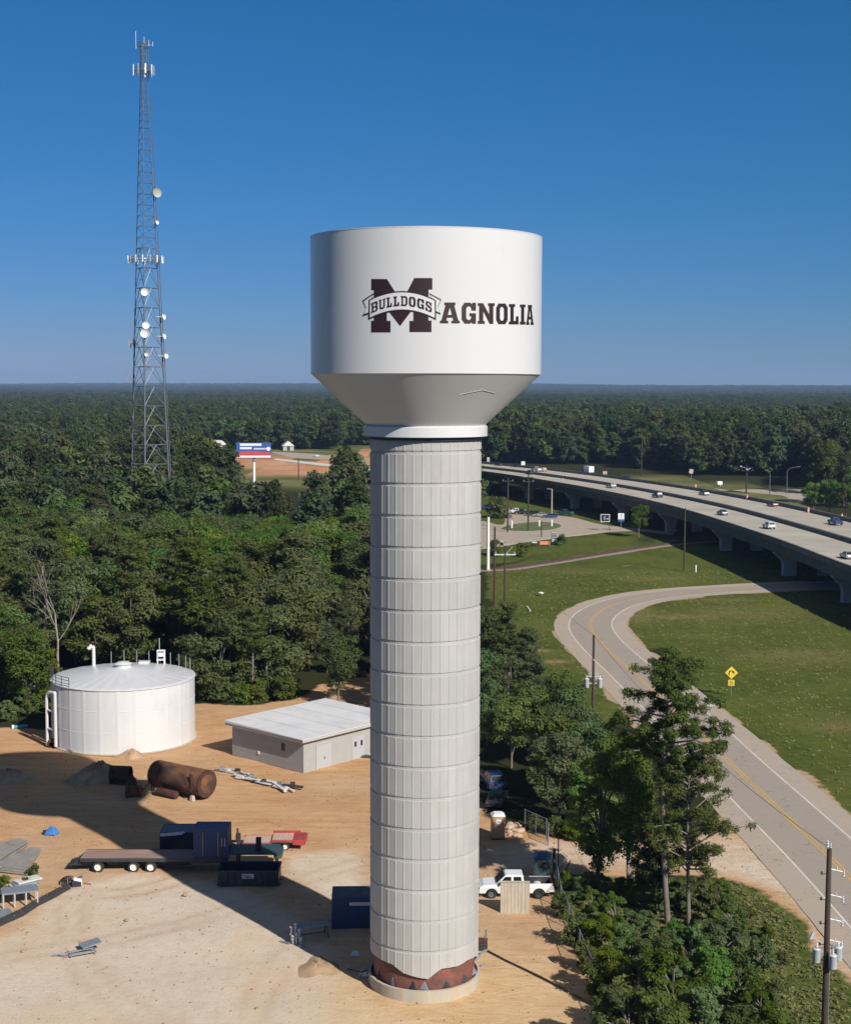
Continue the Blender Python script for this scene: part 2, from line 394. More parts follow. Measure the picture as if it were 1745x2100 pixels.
Y_PALE = [(-400, 2050), (0, 1925), (60, 1890), (150, 1815), (330, 1798), (480, 1815), (620, 1900), (720, 2010), (760, 2075), (900, 2110), (980, 2150), (980, 2600), (-400, 2600)]
Y_PALE3 = [(1000, 1735), (1150, 1730), (1400, 1735), (1500, 1700), (1600, 1760), (1800, 1900), (1800, 2050), (1690, 1920), (1600, 1830), (1500, 1790), (1300, 1780), (1150, 1785), (1000, 1780)]
Y_PALE2 = [(560, 1770), (640, 1745), (760, 1750), (760, 1850), (700, 1850), (600, 1800)]
Y_GRASS = [(1000, 1170), (1130, 1130), (1500, 1090), (1745, 1120), (2600, 1200), (2600, 1900), (1745, 1760), (1640, 1640), (1500, 1480), (1360, 1320), (1280, 1400), (1270, 1500), (1200, 1520), (1080, 1420), (1040, 1320), (1000, 1300)]
Y_GR2 = [(985, 1010), (1100, 1020), (1200, 1050), (1330, 1080), (1310, 1110), (1160, 1130), (985, 1160)]
Y_BANK = [(1150, 1800), (1300, 1800), (1500, 1803), (1560, 1822), (1640, 1885), (1690, 1950), (1745, 2005), (1800, 2060), (1900, 2600), (1330, 2500), (1250, 2100), (1215, 2000), (1180, 1900)]
Y_CLEAR = [(440, 940), (470, 930), (640, 945), (755, 925), (800, 960), (640, 975), (560, 978), (480, 960)]
Y_CGREEN = [(420, 915), (800, 905), (1000, 930), (760, 990), (640, 1005), (480, 1000), (400, 960)]
Y_FARR = [(1290, 980), (1420, 982), (1600, 1000), (1665, 1005), (1650, 1045), (1500, 1040), (1300, 1000)]
noi = vnoise(gx, gy, 6, 1) * .6 + vnoise(gx, gy, 2.2, 2) * .4
J = 14 * (noi - .5) * np.clip(2000 / np.maximum(w_, 50), 1, 20) * .35
def mask(poly, it=2): return blur(pip(gpx + J, gpy + J * .4, poly), it)
m_dirt = mask(Y_YARD); m_pale = np.maximum(np.maximum(mask(Y_PALE, 6), mask(Y_PALE2, 5)), mask(Y_PALE3, 5) * .75); m_grass = np.maximum(mask(Y_GRASS, 3), mask(Y_GR2, 2)); m_bank = mask(Y_BANK, 3)
m_clear = blur(pip(gpx, gpy, Y_CLEAR), 0); m_cg = np.maximum(blur(pip(gpx, gpy, Y_CGREEN), 0), blur(pip(gpx, gpy, Y_FARR), 0))
# bare sandy verges along the road
rp = np.array([tuple(p) for p in ROAD]); dist = np.full(gx.shape, 99.); near = (gx > 10) & (gx < 160) & (gy > 60) & (gy < 350)
idx = np.where(near)[0]
for a, b in zip(rp[:-1], rp[1:]):
    d = b - a; L2 = (d * d).sum()
    u = np.clip(((gx[idx] - a[0]) * d[0] + (gy[idx] - a[1]) * d[1]) / L2, 0, 1)
    dist[idx] = np.minimum(dist[idx], np.hypot(gx[idx] - a[0] - u * d[0], gy[idx] - a[1] - u * d[1]))
def seg_dist(pts, sel):
    out = np.full(gx.shape, 99.); P_ = np.array([tuple(v) for v in smooth_line([g(*p) for p in pts], 1.5, 3)]); ix = np.where(sel)[0]
    for a, b in zip(P_[:-1], P_[1:]):
        d = b - a; L2 = (d * d).sum(); u = np.clip(((gx[ix] - a[0]) * d[0] + (gy[ix] - a[1]) * d[1]) / L2, 0, 1)
        out[ix] = np.minimum(out[ix], np.hypot(gx[ix] - a[0] - u * d[0], gy[ix] - a[1] - u * d[1]))
    return out
dry = np.zeros(gx.shape)
for (px_, py_), rx_, ry_, st_d in ((z4(950, 870), 9, 4, .9), (z4(1250, 850), 10, 9, .55), (z4(830, 690), 7, 3.5, 1.0), (z4(1500, 1050), 9, 6, .5), (z4(500, 660), 8, 5, .45), (z4(780, 860), 4, 9, .9), (z4(1100, 790), 10, 2.5, .6), (z5(1500, 100), 10, 5, .5), (z5(1700, 430), 6, 4, .55), (z5(300, 90), 2.2, 1.6, 1.2), (z5(370, 140), 2.6, 1.5, 1.3)):
    cx_d, cy_d = g(px_, py_); dry = np.maximum(dry, st_d * np.exp(-((gx - cx_d) / rx_) ** 2 - ((gy - cy_d) / ry_) ** 2))
dry = dry * (.55 + .9 * vnoise(gx, gy, 2.5, 50))
yard_sel = (gx > -60) & (gx < 45) & (gy > 85) & (gy < 195); track = np.zeros(gx.shape)
for TP, wt_ in (([(760, 1668), (690, 1650), (600, 1668), (500, 1692), (400, 1672), (300, 1660)], .9), ([(760, 1610), (705, 1640), (640, 1675), (560, 1700), (420, 1790), (250, 1840), (60, 1830)], 1.0), ([(410, 1452), (445, 1490), (430, 1540), (370, 1580), (290, 1575)], 1.0), ([(455, 1470), (450, 1520), (475, 1570), (560, 1600), (660, 1640), (760, 1700)], .8),
    ([(980, 1742), (1100, 1752), (1300, 1762), (1440, 1758), (1560, 1740), (1640, 1800)], 1.0), ([(760, 1760), (640, 1800), (480, 1870), (250, 1925), (0, 1965), (-80, 1990)], .7), ([(985, 1775), (1060, 1770), (1250, 1778), (1450, 1785), (1600, 1850), (1700, 1960)], .8), ([(0, 1700), (90, 1735), (160, 1790), (140, 1900), (180, 2010), (330, 2110)], .7), ([(760, 1880), (650, 1910), (560, 1990), (500, 2120)], .6), ([(1000, 1885), (1060, 1905), (1120, 1960), (1150, 2060), (1160, 2150)], .7)):
    dd = seg_dist(TP, yard_sel)
    rut = np.exp(-((np.abs(dd) - .95) / .33) ** 2) + .25 * np.exp(-(dd / 2.2) ** 2)
    track = np.maximum(track, rut * wt_ * (.45 + .9 * vnoise(gx, gy, 4, 40)))
verge = np.clip(1.25 - np.abs(dist - 6.45) / (.5 + 2.2 * np.clip(vnoise(gx, gy, 14, 8) - .45, 0, 1)), 0, 1) * np.clip(vnoise(gx, gy, 4.5, 9) * 1.8 - .1, 0, 1)
gz = hterr(gx, gy) + np.where((gx > -70) & (gx < 12) & (gy > 80) & (gy < 190), .22 * (vnoise(gx, gy, 5, 11) - .5) * np.clip(m_dirt, 0, 1) * np.clip((np.hypot(gx, gy - 101.8) - 6) / 6, 0, 1), 0)
gz -= .05 * np.clip(track, 0, 1) * np.clip(m_dirt, 0, 1)
gz -= .10 * m_bank * (dist > 9)
nx, ny = len(xs), len(ys)
ii, jj = np.meshgrid(np.arange(nx - 1), np.arange(ny - 1)); q = (jj * nx + ii).ravel()
me = npmesh('ground', np.stack([gx, gy, gz], 1), np.stack([q, q + 1, q + nx + 1, q + nx], 1), None, smooth=True)
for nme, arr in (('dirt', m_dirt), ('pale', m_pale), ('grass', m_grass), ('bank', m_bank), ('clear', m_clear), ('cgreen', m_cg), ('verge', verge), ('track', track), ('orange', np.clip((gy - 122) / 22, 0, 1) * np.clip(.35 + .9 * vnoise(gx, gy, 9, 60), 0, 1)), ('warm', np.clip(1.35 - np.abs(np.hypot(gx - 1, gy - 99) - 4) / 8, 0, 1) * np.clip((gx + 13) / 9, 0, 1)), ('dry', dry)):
    a = me.attributes.new(nme, 'FLOAT', 'POINT'); a.data.foreach_set('value', arr.astype(np.float32))
gm, nt, p = newmat('ground')
def attr(n):
    a = nt.nodes.new('ShaderNodeAttribute'); a.attribute_name = n; return a.outputs['Fac']
def edge(n, s=1.2, nz=None):
    return _math(nt, 'MULTIPLY_ADD', _math(nt, 'ADD', attr(n), _math(nt, 'MULTIPLY', _math(nt, 'SUBTRACT', nz, .5), .9)), s * 2, .5 - s, clamp=True)
nA = _noise(nt, .12, 8, .62); nB = _noise(nt, .9, 8, .7); nC = _noise(nt, .03, 4, .5); nF = _noise(nt, 3.5, 6, .7)
nS = _noise(nt, .35, 8, .68, _pos(nt, False, (1, 2.6, 1, R(-28))), 1.2)
nS2 = _noise(nt, .22, 6, .6, _pos(nt, False, (.6, 3.2, 1, R(35))), 1.5)
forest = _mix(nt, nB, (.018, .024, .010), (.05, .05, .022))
dirt = _ramp(nt, nS, [(.30, (.35, .20, .10)), (.44, (.46, .285, .155)), (.58, (.53, .355, .215)), (.74, (.58, .44, .295))])
dirt = _mix(nt, _ramp(nt, nA, [(.4, (0, 0, 0)), (.62, (1, 1, 1))]), dirt, _mix(nt, nS2, (.43, .25, .125), (.59, .465, .335)))
dirt = _mix(nt, _math(nt, 'MULTIPLY', _ramp(nt, nF, [(.5, (0, 0, 0)), (.8, (1, 1, 1))]), .35), dirt, (.30, .18, .10))
pale = _ramp(nt, nB, [(.30, (.50, .425, .34)), (.5, (.575, .495, .40)), (.75, (.62, .54, .45))])
pale = _mix(nt, _ramp(nt, nA, [(.50, (0, 0, 0)), (.75, (1, 1, 1))]), pale, (.56, .43, .29))
pale = _mix(nt, _math(nt, 'MULTIPLY', _ramp(nt, _noise(nt, .35, 8, .72), [(.6, (0, 0, 0)), (.72, (1, 1, 1))]), .5), pale, (.50, .34, .21))
pale = _mix(nt, _math(nt, 'MULTIPLY', _ramp(nt, nF, [(.55, (0, 0, 0)), (.75, (1, 1, 1))]), .25), pale, (.36, .28, .20))
dirt = _mix(nt, edge('pale', .9, nB), dirt, pale)
mow = _noise(nt, .5, 5, .6, _pos(nt, False, (1, .25, 1, R(20))), .6)
grass = _ramp(nt, nB, [(.3, (.050, .070, .016)), (.52, (.092, .115, .027)), (.75, (.14, .155, .042))])
grass = _mix(nt, _ramp(nt, mow, [(.35, (0, 0, 0)), (.7, (1, 1, 1))]), grass, (.052, .078, .012))
grass = _mix(nt, _ramp(nt, nA, [(.46, (0, 0, 0)), (.70, (.6, .6, .6))]), grass, (.125, .115, .040))
grass = _mix(nt, _math(nt, 'MULTIPLY', _ramp(nt, _noise(nt, 6, 4, .8), [(.35, (0, 0, 0)), (.7, (1, 1, 1))]), .4), grass, (.045, .062, .012))
grass = _mix(nt, _math(nt, 'MULTIPLY', _ramp(nt, _noise(nt, 1.2, 9, .8, _pos(nt, False, (1, .3, 1, R(-35)))), [(.55, (0, 0, 0)), (.75, (1, 1, 1))]), .5), grass, (.15, .16, .045))
grass = _mix(nt, _ramp(nt, _noise(nt, .07, 7, .68), [(.63, (0, 0, 0)), (.70, (1, 1, 1))]), grass, (.32, .25, .15))
grass = _mix(nt, _math(nt, 'MULTIPLY', attr('dry'), _ramp(nt, nB, [(.35, (.3, .3, .3)), (.6, (1, 1, 1))]), clamp=True), grass, (.25, .185, .10))
grass = _mix(nt, _math(nt, 'MULTIPLY', _ramp(nt, _noise(nt, .045, 6, .65), [(.42, (0, 0, 0)), (.62, (1, 1, 1))]), .5), grass, (.125, .145, .034))
bank = _ramp(nt, nB, [(.3, (.035, .055, .014)), (.5, (.080, .105, .026)), (.75, (.15, .16, .052))])
bank = _mix(nt, _ramp(nt, _noise(nt, .25, 7, .7), [(.58, (0, 0, 0)), (.68, (.9, .9, .9))]), bank, (.26, .17, .09))
far_g = _ramp(nt, nC, [(.35, (.08, .10, .035)), (.65, (.19, .18, .08))])
dirt = _mix(nt, _math(nt, 'MULTIPLY', edge('orange', .8, nS), .6), dirt, _ramp(nt, nS2, [(.35, (.42, .215, .095)), (.65, (.58, .36, .18))]))
dirt = _mix(nt, _math(nt, 'MULTIPLY', attr('track'), .42, clamp=True), dirt, _mix(nt, nB, (.36, .20, .10), (.46, .30, .18)))
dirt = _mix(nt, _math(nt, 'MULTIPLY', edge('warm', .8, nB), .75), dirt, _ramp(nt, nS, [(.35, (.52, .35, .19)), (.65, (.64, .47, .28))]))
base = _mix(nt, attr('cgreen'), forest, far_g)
base = _mix(nt, attr('clear'), base, _ramp(nt, _noise(nt, .03, 5, .6), [(.35, (.42, .19, .09)), (.65, (.55, .33, .2))]))
base = _mix(nt, edge('bank', 1.5, nB), base, bank)
base = _mix(nt, edge('grass', 1.5, nB), base, grass)
base = _mix(nt, edge('verge', 2, nB), base, _mix(nt, nB, (.30, .20, .12), (.50, .38, .26)))
base = _mix(nt, edge('dirt', 1.6, nB), base, dirt)
nt.links.new(base, p.inputs['Base Color']); p.inputs['Roughness'].default_value = .95; p.inputs['Specular IOR Level'].default_value = .02
nt.links.new(_bump(nt, _math(nt, 'ADD', _math(nt, 'MULTIPLY', nS, _math(nt, 'SUBTRACT', 1.0, _math(nt, 'MULTIPLY', attr('pale'), .8))), _math(nt, 'MULTIPLY', nF, .6)), .5, .20), p.inputs['Normal'])
me.materials.append(gm)
ground = bpy.data.objects.new('ground', me); col.objects.link(ground); ground['kind'] = 'structure'

# ------------------------------------------------------------------ country road
def asphalt(name, c1, c2, dirtc, rot=0.):
    m, nt, p = newmat(name)
    nA = _noise(nt, .25, 8, .7); nB = _noise(nt, 2.5, 8, .75)
    c = _mix(nt, nB, c1, c2)
    c = _mix(nt, _ramp(nt, nA, [(.5, (0, 0, 0)), (.75, (.8, .8, .8))]), c, dirtc)
    crack = nt.nodes.new('ShaderNodeTexVoronoi'); crack.feature = 'DISTANCE_TO_EDGE'; crack.inputs['Scale'].default_value = .16
    nz = nt.nodes.new('ShaderNodeTexNoise'); nz.inputs['Scale'].default_value = .5; nt.links.new(_pos(nt), nz.inputs['Vector'])
    mx = nt.nodes.new('ShaderNodeMix'); mx.data_type = 'VECTOR'; mx.inputs[0].default_value = .25
    nt.links.new(_pos(nt), mx.inputs[4]); sc = nt.nodes.new('ShaderNodeVectorMath'); sc.operation = 'SCALE'; sc.inputs[3].default_value = 30
    nt.links.new(nz.outputs['Color'], sc.inputs[0]); nt.links.new(sc.outputs[0], mx.inputs[5]); nt.links.new(mx.outputs[1], crack.inputs['Vector'])
    c = _mix(nt, _math(nt, 'MULTIPLY', _math(nt, 'LESS_THAN', crack.outputs['Distance'], .007), .45), c, (.12, .11, .10))
    nt.links.new(c, p.inputs['Base Color']); p.inputs['Roughness'].default_value = .9; p.inputs['Specular IOR Level'].default_value = .2
    nt.links.new(_bump(nt, nB, .2, .02), p.inputs['Normal'])
    return m
M['road'] = asphalt('road_surface', (.345, .295, .245), (.43, .37, .31), (.45, .36, .27))
M['road_lane'] = asphalt('lane_surface', (.29, .255, .22), (.355, .315, .27), (.35, .29, .23))
M['road2'] = asphalt('lot_surface', (.34, .295, .245), (.43, .375, .31), (.30, .26, .215))
M['ballast'] = mat('ballast', (.26, .20, .165), .95, var=.25, scale=2, obj=False, dirt=(.33, .27, .22), dirt_amt=.4)
strip(ROAD, -6.5, 6.5, .03, 'road', 'road', jit=.05)
strip(ROAD, -3.6, 3.6, .036, 'road_lanes', 'road_lane')
for k, o_ in ((0, -3.85), (1, 3.85)): strip(ROAD, o_ - .09, o_ + .09, .042, 'road_edge_line', 'paint_white')
for o_ in (-.19, .19): strip(ROAD, o_ - .10, o_ + .10, .043, 'road_centre_line', 'paint_yellow')
# repaired patch on the shoulder
pc = g(*z5(1090, 338)); mb = MB(); mb.add([(pc[0] + .75 * math.cos(a), pc[1] + 1.3 * math.sin(a), .041) for a in np.linspace(0, 6.28, 13)[:-1]], [tuple(range(12))])
tag(mb.build('road_patch', M['paint_white']), kind='structure')

# ------------------------------------------------------------------ side road and parking lot under the viaduct
def flat_poly(name, poly, m, z, kind='structure'):
    P = [Vector((x, y, z)) for x, y in poly]; T = tessellate_polygon([P]); mb = MB(); mb.add(P, T)
    o = mb.build(name, m); o['kind'] = kind
    for f in o.data.polygons:
        if f.normal.z < 0: f.flip()
    return o
lot = [(60, 1060), (60, 825), (150, 835), (290, 880), (340, 840), (330, 700), (420, 700), (640, 740), (860, 770), (1050, 785), (1340, 870), (1700, 900), (2100, 940), (2100, 975), (1700, 925), (1360, 945), (1150, 970), (940, 1000), (600, 1042), (350, 1090), (100, 1130)]
lotW = [g(*zc(*p)) for p in lot]
flat_poly('parking_lot', [tuple(v) for v in smooth_line(lotW + [lotW[0]], 1.0, 2)][:-1], 'road2', .03)
isl = [(290, 912), (350, 880), (500, 852), (700, 838), (860, 850), (935, 880), (860, 912), (650, 935), (400, 932)]
iw = [g(*zc(*p)) for p in isl]; iw = smooth_line(iw + [iw[0]], 1.0, 2)[:-1]
M['island_grass'] = mat('island_grass', (.085, .115, .035), .95, var=.3, scale=.3, obj=False, dirt=(.16, .15, .07), dirt_amt=.4)
P = [Vector((v.x, v.y, .15)) for v in iw]; mb = MB(); n_ = len(P)
mb.add(P + [Vector((v.x, v.y, -.02)) for v in iw], list(tessellate_polygon([P])) + [(i, (i + 1) % n_, n_ + (i + 1) % n_, n_ + i) for i in range(n_)])
tag(mb.build('grass_island', 'island_grass'), kind='structure')
kc = [Vector(g(*z3(*p))) for p in [(60, 400), (340, 352), (600, 312), (900, 272), (1150, 238), (1500, 200), (1690, 172)]]
strip(smooth_line(kc, 3, 2), -.35, .35, .10, 'kerb', 'deck_concrete', thick=.12)
# railway line on a low ballast bed
rc = [Vector(p) for p in [(-30, 330)]] + [Vector(g(*z4(*p))) for p in [(110, 655), (250, 635), (400, 612), (600, 578), (800, 547), (1000, 520)]] + [Vector((90, 405)), Vector((150, 450))]
RC = smooth_line(rc, 4, 2)
strip(RC, -2.2, 3.6, .06, 'railway_bed', 'ballast', jit=.4)
rl = empty('railway_track', (0, 0, 0), label='rusty railway track crossing the grass towards the viaduct', cat='railway track')
strip(RC, -1.4, 1.4, .20, 'sleepers', 'rail_brown', thick=.13, kind=None, parent=rl)
for o_ in (-.75, .75): strip(RC, o_ - .07, o_ + .07, .36, 'rail', 'rust_dark', thick=.15, kind=None, parent=rl)

# ------------------------------------------------------------------ viaduct
DZ = 8.0
NE = [Vector(p) for p in [(84, 170), (83, 230), (80, 275), (79, 316), (76, 358), (71.5, 407), (65, 445), (58.5, 475), (49.5, 508), (36.5, 549), (20, 592), (-4, 640), (-20, 672)]]
DK = smooth_line(NE, 5, 3)[::-1]          # walking away to near, the far carriageway lies to the left
DK = DK[::-1]                              # near to far: offsets to the right of travel are towards +x
DN = normals(DK); cum = [0]
for a, b in zip(DK, DK[1:]): cum.append(cum[-1] + (b - a).length)
def dk(s, off, z=0):
    for i in range(len(DK) - 1):
        if cum[i + 1] >= s:
            t = (s - cum[i]) / (cum[i + 1] - cum[i]); p_ = DK[i].lerp(DK[i + 1], t); n_ = DN[i].lerp(DN[i + 1], t).normalized()
            q_ = p_ + n_ * off; return Vector((q_.x, q_.y, z)), math.atan2(-n_.x, n_.y) + 0.0
    return Vector((0, 0, z)), 0
via = empty('viaduct', (82, 300, 0), label='long curved concrete highway viaduct carrying two carriageways over the grass', cat='viaduct')
def vchild(o): o.parent = via; o.matrix_parent_inverse = Matrix.Translation((-82, -300, 0)); o.pop('kind', None); return o
vchild(strip(DK, .45, 16.5, DZ, 'deck_slab', 'deck_concrete', thick=.35, kind=None))
vchild(strip(DK, 17.2, 35.2, DZ, 'deck_slab', 'deck_concrete', thick=.35, kind=None))
for a_, b_ in ((0, .42), (16.5, 17.2), (35.2, 35.65)):
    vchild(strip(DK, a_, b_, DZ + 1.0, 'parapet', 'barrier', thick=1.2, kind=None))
vchild(strip(DK, 16.35, 16.5, DZ + .4, 'kerb_step', 'barrier', thick=.6, kind=None))
for o_ in (.9, 3.4, 6.9, 10.4, 13.4, 18.2, 22, 26, 30, 34):
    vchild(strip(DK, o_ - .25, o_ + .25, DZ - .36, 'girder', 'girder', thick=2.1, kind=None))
# painted lane lines on the deck
for o_ in (1.9, 15.2, 18.4, 33.6): vchild(strip(DK, o_ - .08, o_ + .08, DZ + .006, 'lane_line', 'paint_white', kind=None))
# expansion joints
sj = 12
while sj < cum[-1] - 5:
    for a_, b_ in ((.5, 16.3), (17.3, 35.1)):
        p0, _ = dk(sj, a_, DZ + .008); p1, _ = dk(sj, b_, DZ + .008); d_ = (p1 - p0).normalized(); n2 = Vector((-d_.y, d_.x, 0)) * .12
        mb = MB(); mb.add([p0 - n2, p1 - n2, p1 + n2, p0 + n2], [(0, 1, 2, 3)]); vchild(mb.build('expansion_joint', 'barrier'))
    sj += 21
def s_of(x, y):
    return min(range(len(DK)), key=lambda i: (DK[i] - Vector((x, y))).length)
def pier(s, o0):
    mb = MB(); p_, _ = dk(s, o0, 0); q_, _ = dk(s, o0 + 1, 0); ax = (q_ - p_).normalized(); ay = Vector((-ax.y, ax.x, 0))
    prof = [(-1.5, 0, .9), (-1.5, 2.7, .9), (-1.85, 3.5, .95), (-3.0, 4.6, 1.0), (-3.6, 5.1, 1.0), (-3.6, 5.53, 1.0)]
    P = []
    for sg in (-1, 1):
        for hx, z, t in prof: P.append(p_ + ax * (hx * sg * -1) + ay * 0 + Vector((0, 0, z)))
    n = len(prof); ring = [*range(n), *range(2 * n - 1, n - 1, -1)]
    V = [P[i] + ay * .85 for i in ring] + [P[i] - ay * .85 for i in ring]; k = len(ring)
    mb.add(V, [tuple(range(k)), tuple(range(2 * k - 1, k - 1, -1))] + [((i + 1) % k, i, k + i, k + (i + 1) % k) for i in range(k)])
    o = mb.build('pier', 'pier', bevel=.12); vchild(o)
for x, y in [(81, 290), (78.5, 330), (75.5, 381), (68, 432), (60, 470), (50, 512), (38, 552), (22, 592), (82, 250)]:
    s0 = cum[s_of(x, y)]
    for o_ in (4.4, 12.6, 21.5, 31): pier(s0, o_)
def put_on_deck(px, py, off=None):
    x, y = g(px, py, DZ + .3); i = s_of(x, y); v = Vector((x, y)); 
    n_ = DN[i]; d_ = Vector((-n_.y, n_.x)); return v, math.atan2(d_.y, d_.x)
# ------------------------------------------------------------------ water tower
TX, TY = 0.0, 101.8
wt = empty('water_tower', (TX, TY, 0), label='tall water tower with a ribbed concrete shaft and a white tank lettered in maroon', cat='water tower')
RS = 3.85; NP = 38
joints = [38.1 - 2.16 * k for k in range(17)]
def zb(a):
    """ragged lower edge of the shaft; a = bearing on the shaft, -pi/2 faces the camera"""
    b = (math.degrees(a) + 90 + 180) % 360 - 180
    pts = [(-180, 2.2), (-100, 2.35), (-60, 2.5), (-35, 2.45), (-22, 2.0), (-8, 1.8), (4, 1.68), (12, 2.1), (18, 2.35), (38, 2.3), (52, 2.45), (70, 2.3), (88, 1.8), (120, 2.2), (180, 2.2)]
    for (x0, y0), (x1, y1) in zip(pts, pts[1:]):
        if x0 <= b <= x1: return y0 + (y1 - y0) * (b - x0) / (x1 - x0)
    return 2.2
angs = []
for k in range(NP):
    a0 = 2 * math.pi * k / NP + .02
    for da, pr_ in ((0, .024), (.085, .024), (.105, 0), (.30, 0), (.50, 0), (2 * math.pi * RS / NP - .02, 0)): angs.append((a0 + da / RS, pr_))
rows = [(None, 0)]
for zj in joints[::-1]: rows += [(zj - .14, 0), (zj - .12, 1), (zj + .10, 1), (zj + .12, 0)]
rows += [(39.1, 0)]
V = []
for zr, band in rows:
    for a, pr_ in angs:
        r = RS + (-.05 if band else pr_)
        z = zb(a) if zr is None else zr
        V.append((r * math.cos(a), r * math.sin(a), z))
n = len(angs); F = [(k * n + i, k * n + (i + 1) % n, (k + 1) * n + (i + 1) % n, (k + 1) * n + i) for k in range(len(rows) - 1) for i in range(n)]
mb = MB(); mb.add(V, F); sh = mb.build('shaft', 'concrete', wt)
mb = MB(); mb.lathe([(3.62, .02), (3.62, 3.2)], 64); mb.build('red_band', 'red_primer', wt, smooth=True)
mb = MB(); mb.lathe([(3.98, -.1), (4.0, .84), (3.82, .86), (3.80, -.1)], 72, close=True); mb.build('foundation_ring', 'ring_concrete', wt, smooth=True)
for k in (1, 3, 5, 6, 8, 10, 12):   # steel gussets standing in the gap
    a = R(-90 - 75 + k * 12.5); mb = MB()
    c, s_ = math.cos(a), math.sin(a); t = Vector((-s_, c, 0)) * .03
    pts = [Vector((3.60 * c, 3.60 * s_, .85)), Vector((3.60 * c, 3.60 * s_, 1.45)), Vector((3.86 * c, 3.86 * s_, .85))]
    w2 = Vector((-s_, c, 0)) * .30
    mb.add([pts[0] - t - w2, pts[1] - t, pts[2] + w2 - t, pts[0] + t - w2, pts[1] + t, pts[2] + w2 + t], [(0, 1, 2), (5, 4, 3), (0, 3, 4, 1), (1, 4, 5, 2), (2, 5, 3, 0)])
    mb.build('gusset', 'dark_steel' if k % 3 else 'galv', wt)
RT = 7.95
mb = MB(); mb.lathe([(4.05, 38.9), (4.05, 39.15)], 72); mb.build('shadow_collar', 'dark_steel', wt, smooth=True)  # dark ring standing in for the shade in the gap under the neck
mb = MB(); mb.lathe([(4.0, 39.12), (4.30, 39.12), (4.30, 39.78), (4.18, 39.86)], 96); mb.build('neck_ring', 'white_paint', wt, smooth=True)
mb = MB(); mb.lathe([(4.12, 39.8), (4.22, 39.95), (7.86, 43.30), (7.90, 43.36)], 128); mb.build('tank_cone', 'cone_paint', wt, smooth=True)
mb = MB(); mb.lathe([(RT, 43.36), (RT, 48), (RT, 52.62)], 144); mb.build('tank_wall', 'white_paint', wt, smooth=True)
mb = MB(); mb.lathe([(RT + .015, 52.60), (RT + .015, 52.66), (7.6, 52.7), (4, 53.1), (0, 53.3)], 96); mb.build('tank_roof', 'cone_paint', wt, smooth=True)
# thin white tubes modelled in place of a bent reflection on the cone
mb = MB()
def conept(a, z): r = 4.22 + (z - 39.95) / (43.30 - 39.95) * 3.64 + .012; return (r * math.cos(a), r * math.sin(a), z)
for (a0, z0), (a1, z1) in (((R(-70), 42.0), (R(-57), 42.3)), ((R(-57), 42.3), (R(-46), 42.1))):
    pv = None
    for k in range(7):
        u = k / 6; p_ = conept(a0 + (a1 - a0) * u, z0 + (z1 - z0) * u)
        if pv: mb.tube(pv, p_, .009, n=4)
        pv = p_
mb.build('reflection_line', 'portable_white', wt)
# ---- lettering, laid on the curved wall as paint
def cyl(px, py, r=RT):
    a = (px - CXP) / FPX; b = -(py - CYP) / FPX
    d = Vector((a, math.cos(PITCH) + b * math.sin(PITCH), -math.sin(PITCH) + b * math.cos(PITCH)))
    o = Vector((-TX, -TY, CAMH)); A = d.x ** 2 + d.y ** 2; B = 2 * (o.x * d.x + o.y * d.y); C_ = o.x ** 2 + o.y ** 2 - r * r
    D = B * B - 4 * A * C_; t = (-B - math.sqrt(max(D, 0))) / (2 * A); p_ = o + d * t
    return (math.atan2(p_.y, p_.x) + math.pi / 2) * r, p_.z
zl = lambda X, Y: cyl((680 + X * .30946) * .9243 - 5.0, (480 + Y * .30946) * .9243 + 1.0)
def wrap(name, polys, lift, m, parent):
    """polys: [outer, hole...] in wall coordinates -> thin painted sheet that follows the cylinder"""
    bm = bmesh.new()
    for rings in polys:
        rings3 = [[Vector((x, y, 0)) for x, y in r_] for r_ in rings]
        T = tessellate_polygon(rings3); vs_ = [bm.verts.new(v) for r_ in rings3 for v in r_]
        for t in T:
            try: bm.faces.new([vs_[i] for i in t])
            except ValueError: pass
    xsv = [v.co.x for v in bm.verts]; x = min(xsv) + .2
    while x < max(xsv):
        geom = bm.verts[:] + bm.edges[:] + bm.faces[:]
        bmesh.ops.bisect_plane(bm, geom=geom, plane_co=(x, 0, 0), plane_no=(1, 0, 0), dist=1e-5); x += .2
    rr = RT + lift
    for v in bm.verts:
        a = v.co.x / RT - math.pi / 2; z = v.co.y; v.co = (rr * math.cos(a), rr * math.sin(a), z)
    bm.normal_update()
    for f in bm.faces:
        c = f.calc_center_median()
        if f.normal.x * c.x + f.normal.y * c.y < 0: f.normal_flip()
    me = bpy.data.meshes.new(name); bm.to_mesh(me); bm.free(); me.materials.append(M[m])
    o = bpy.data.objects.new(name, me); col.objects.link(o); o.parent = parent; return o
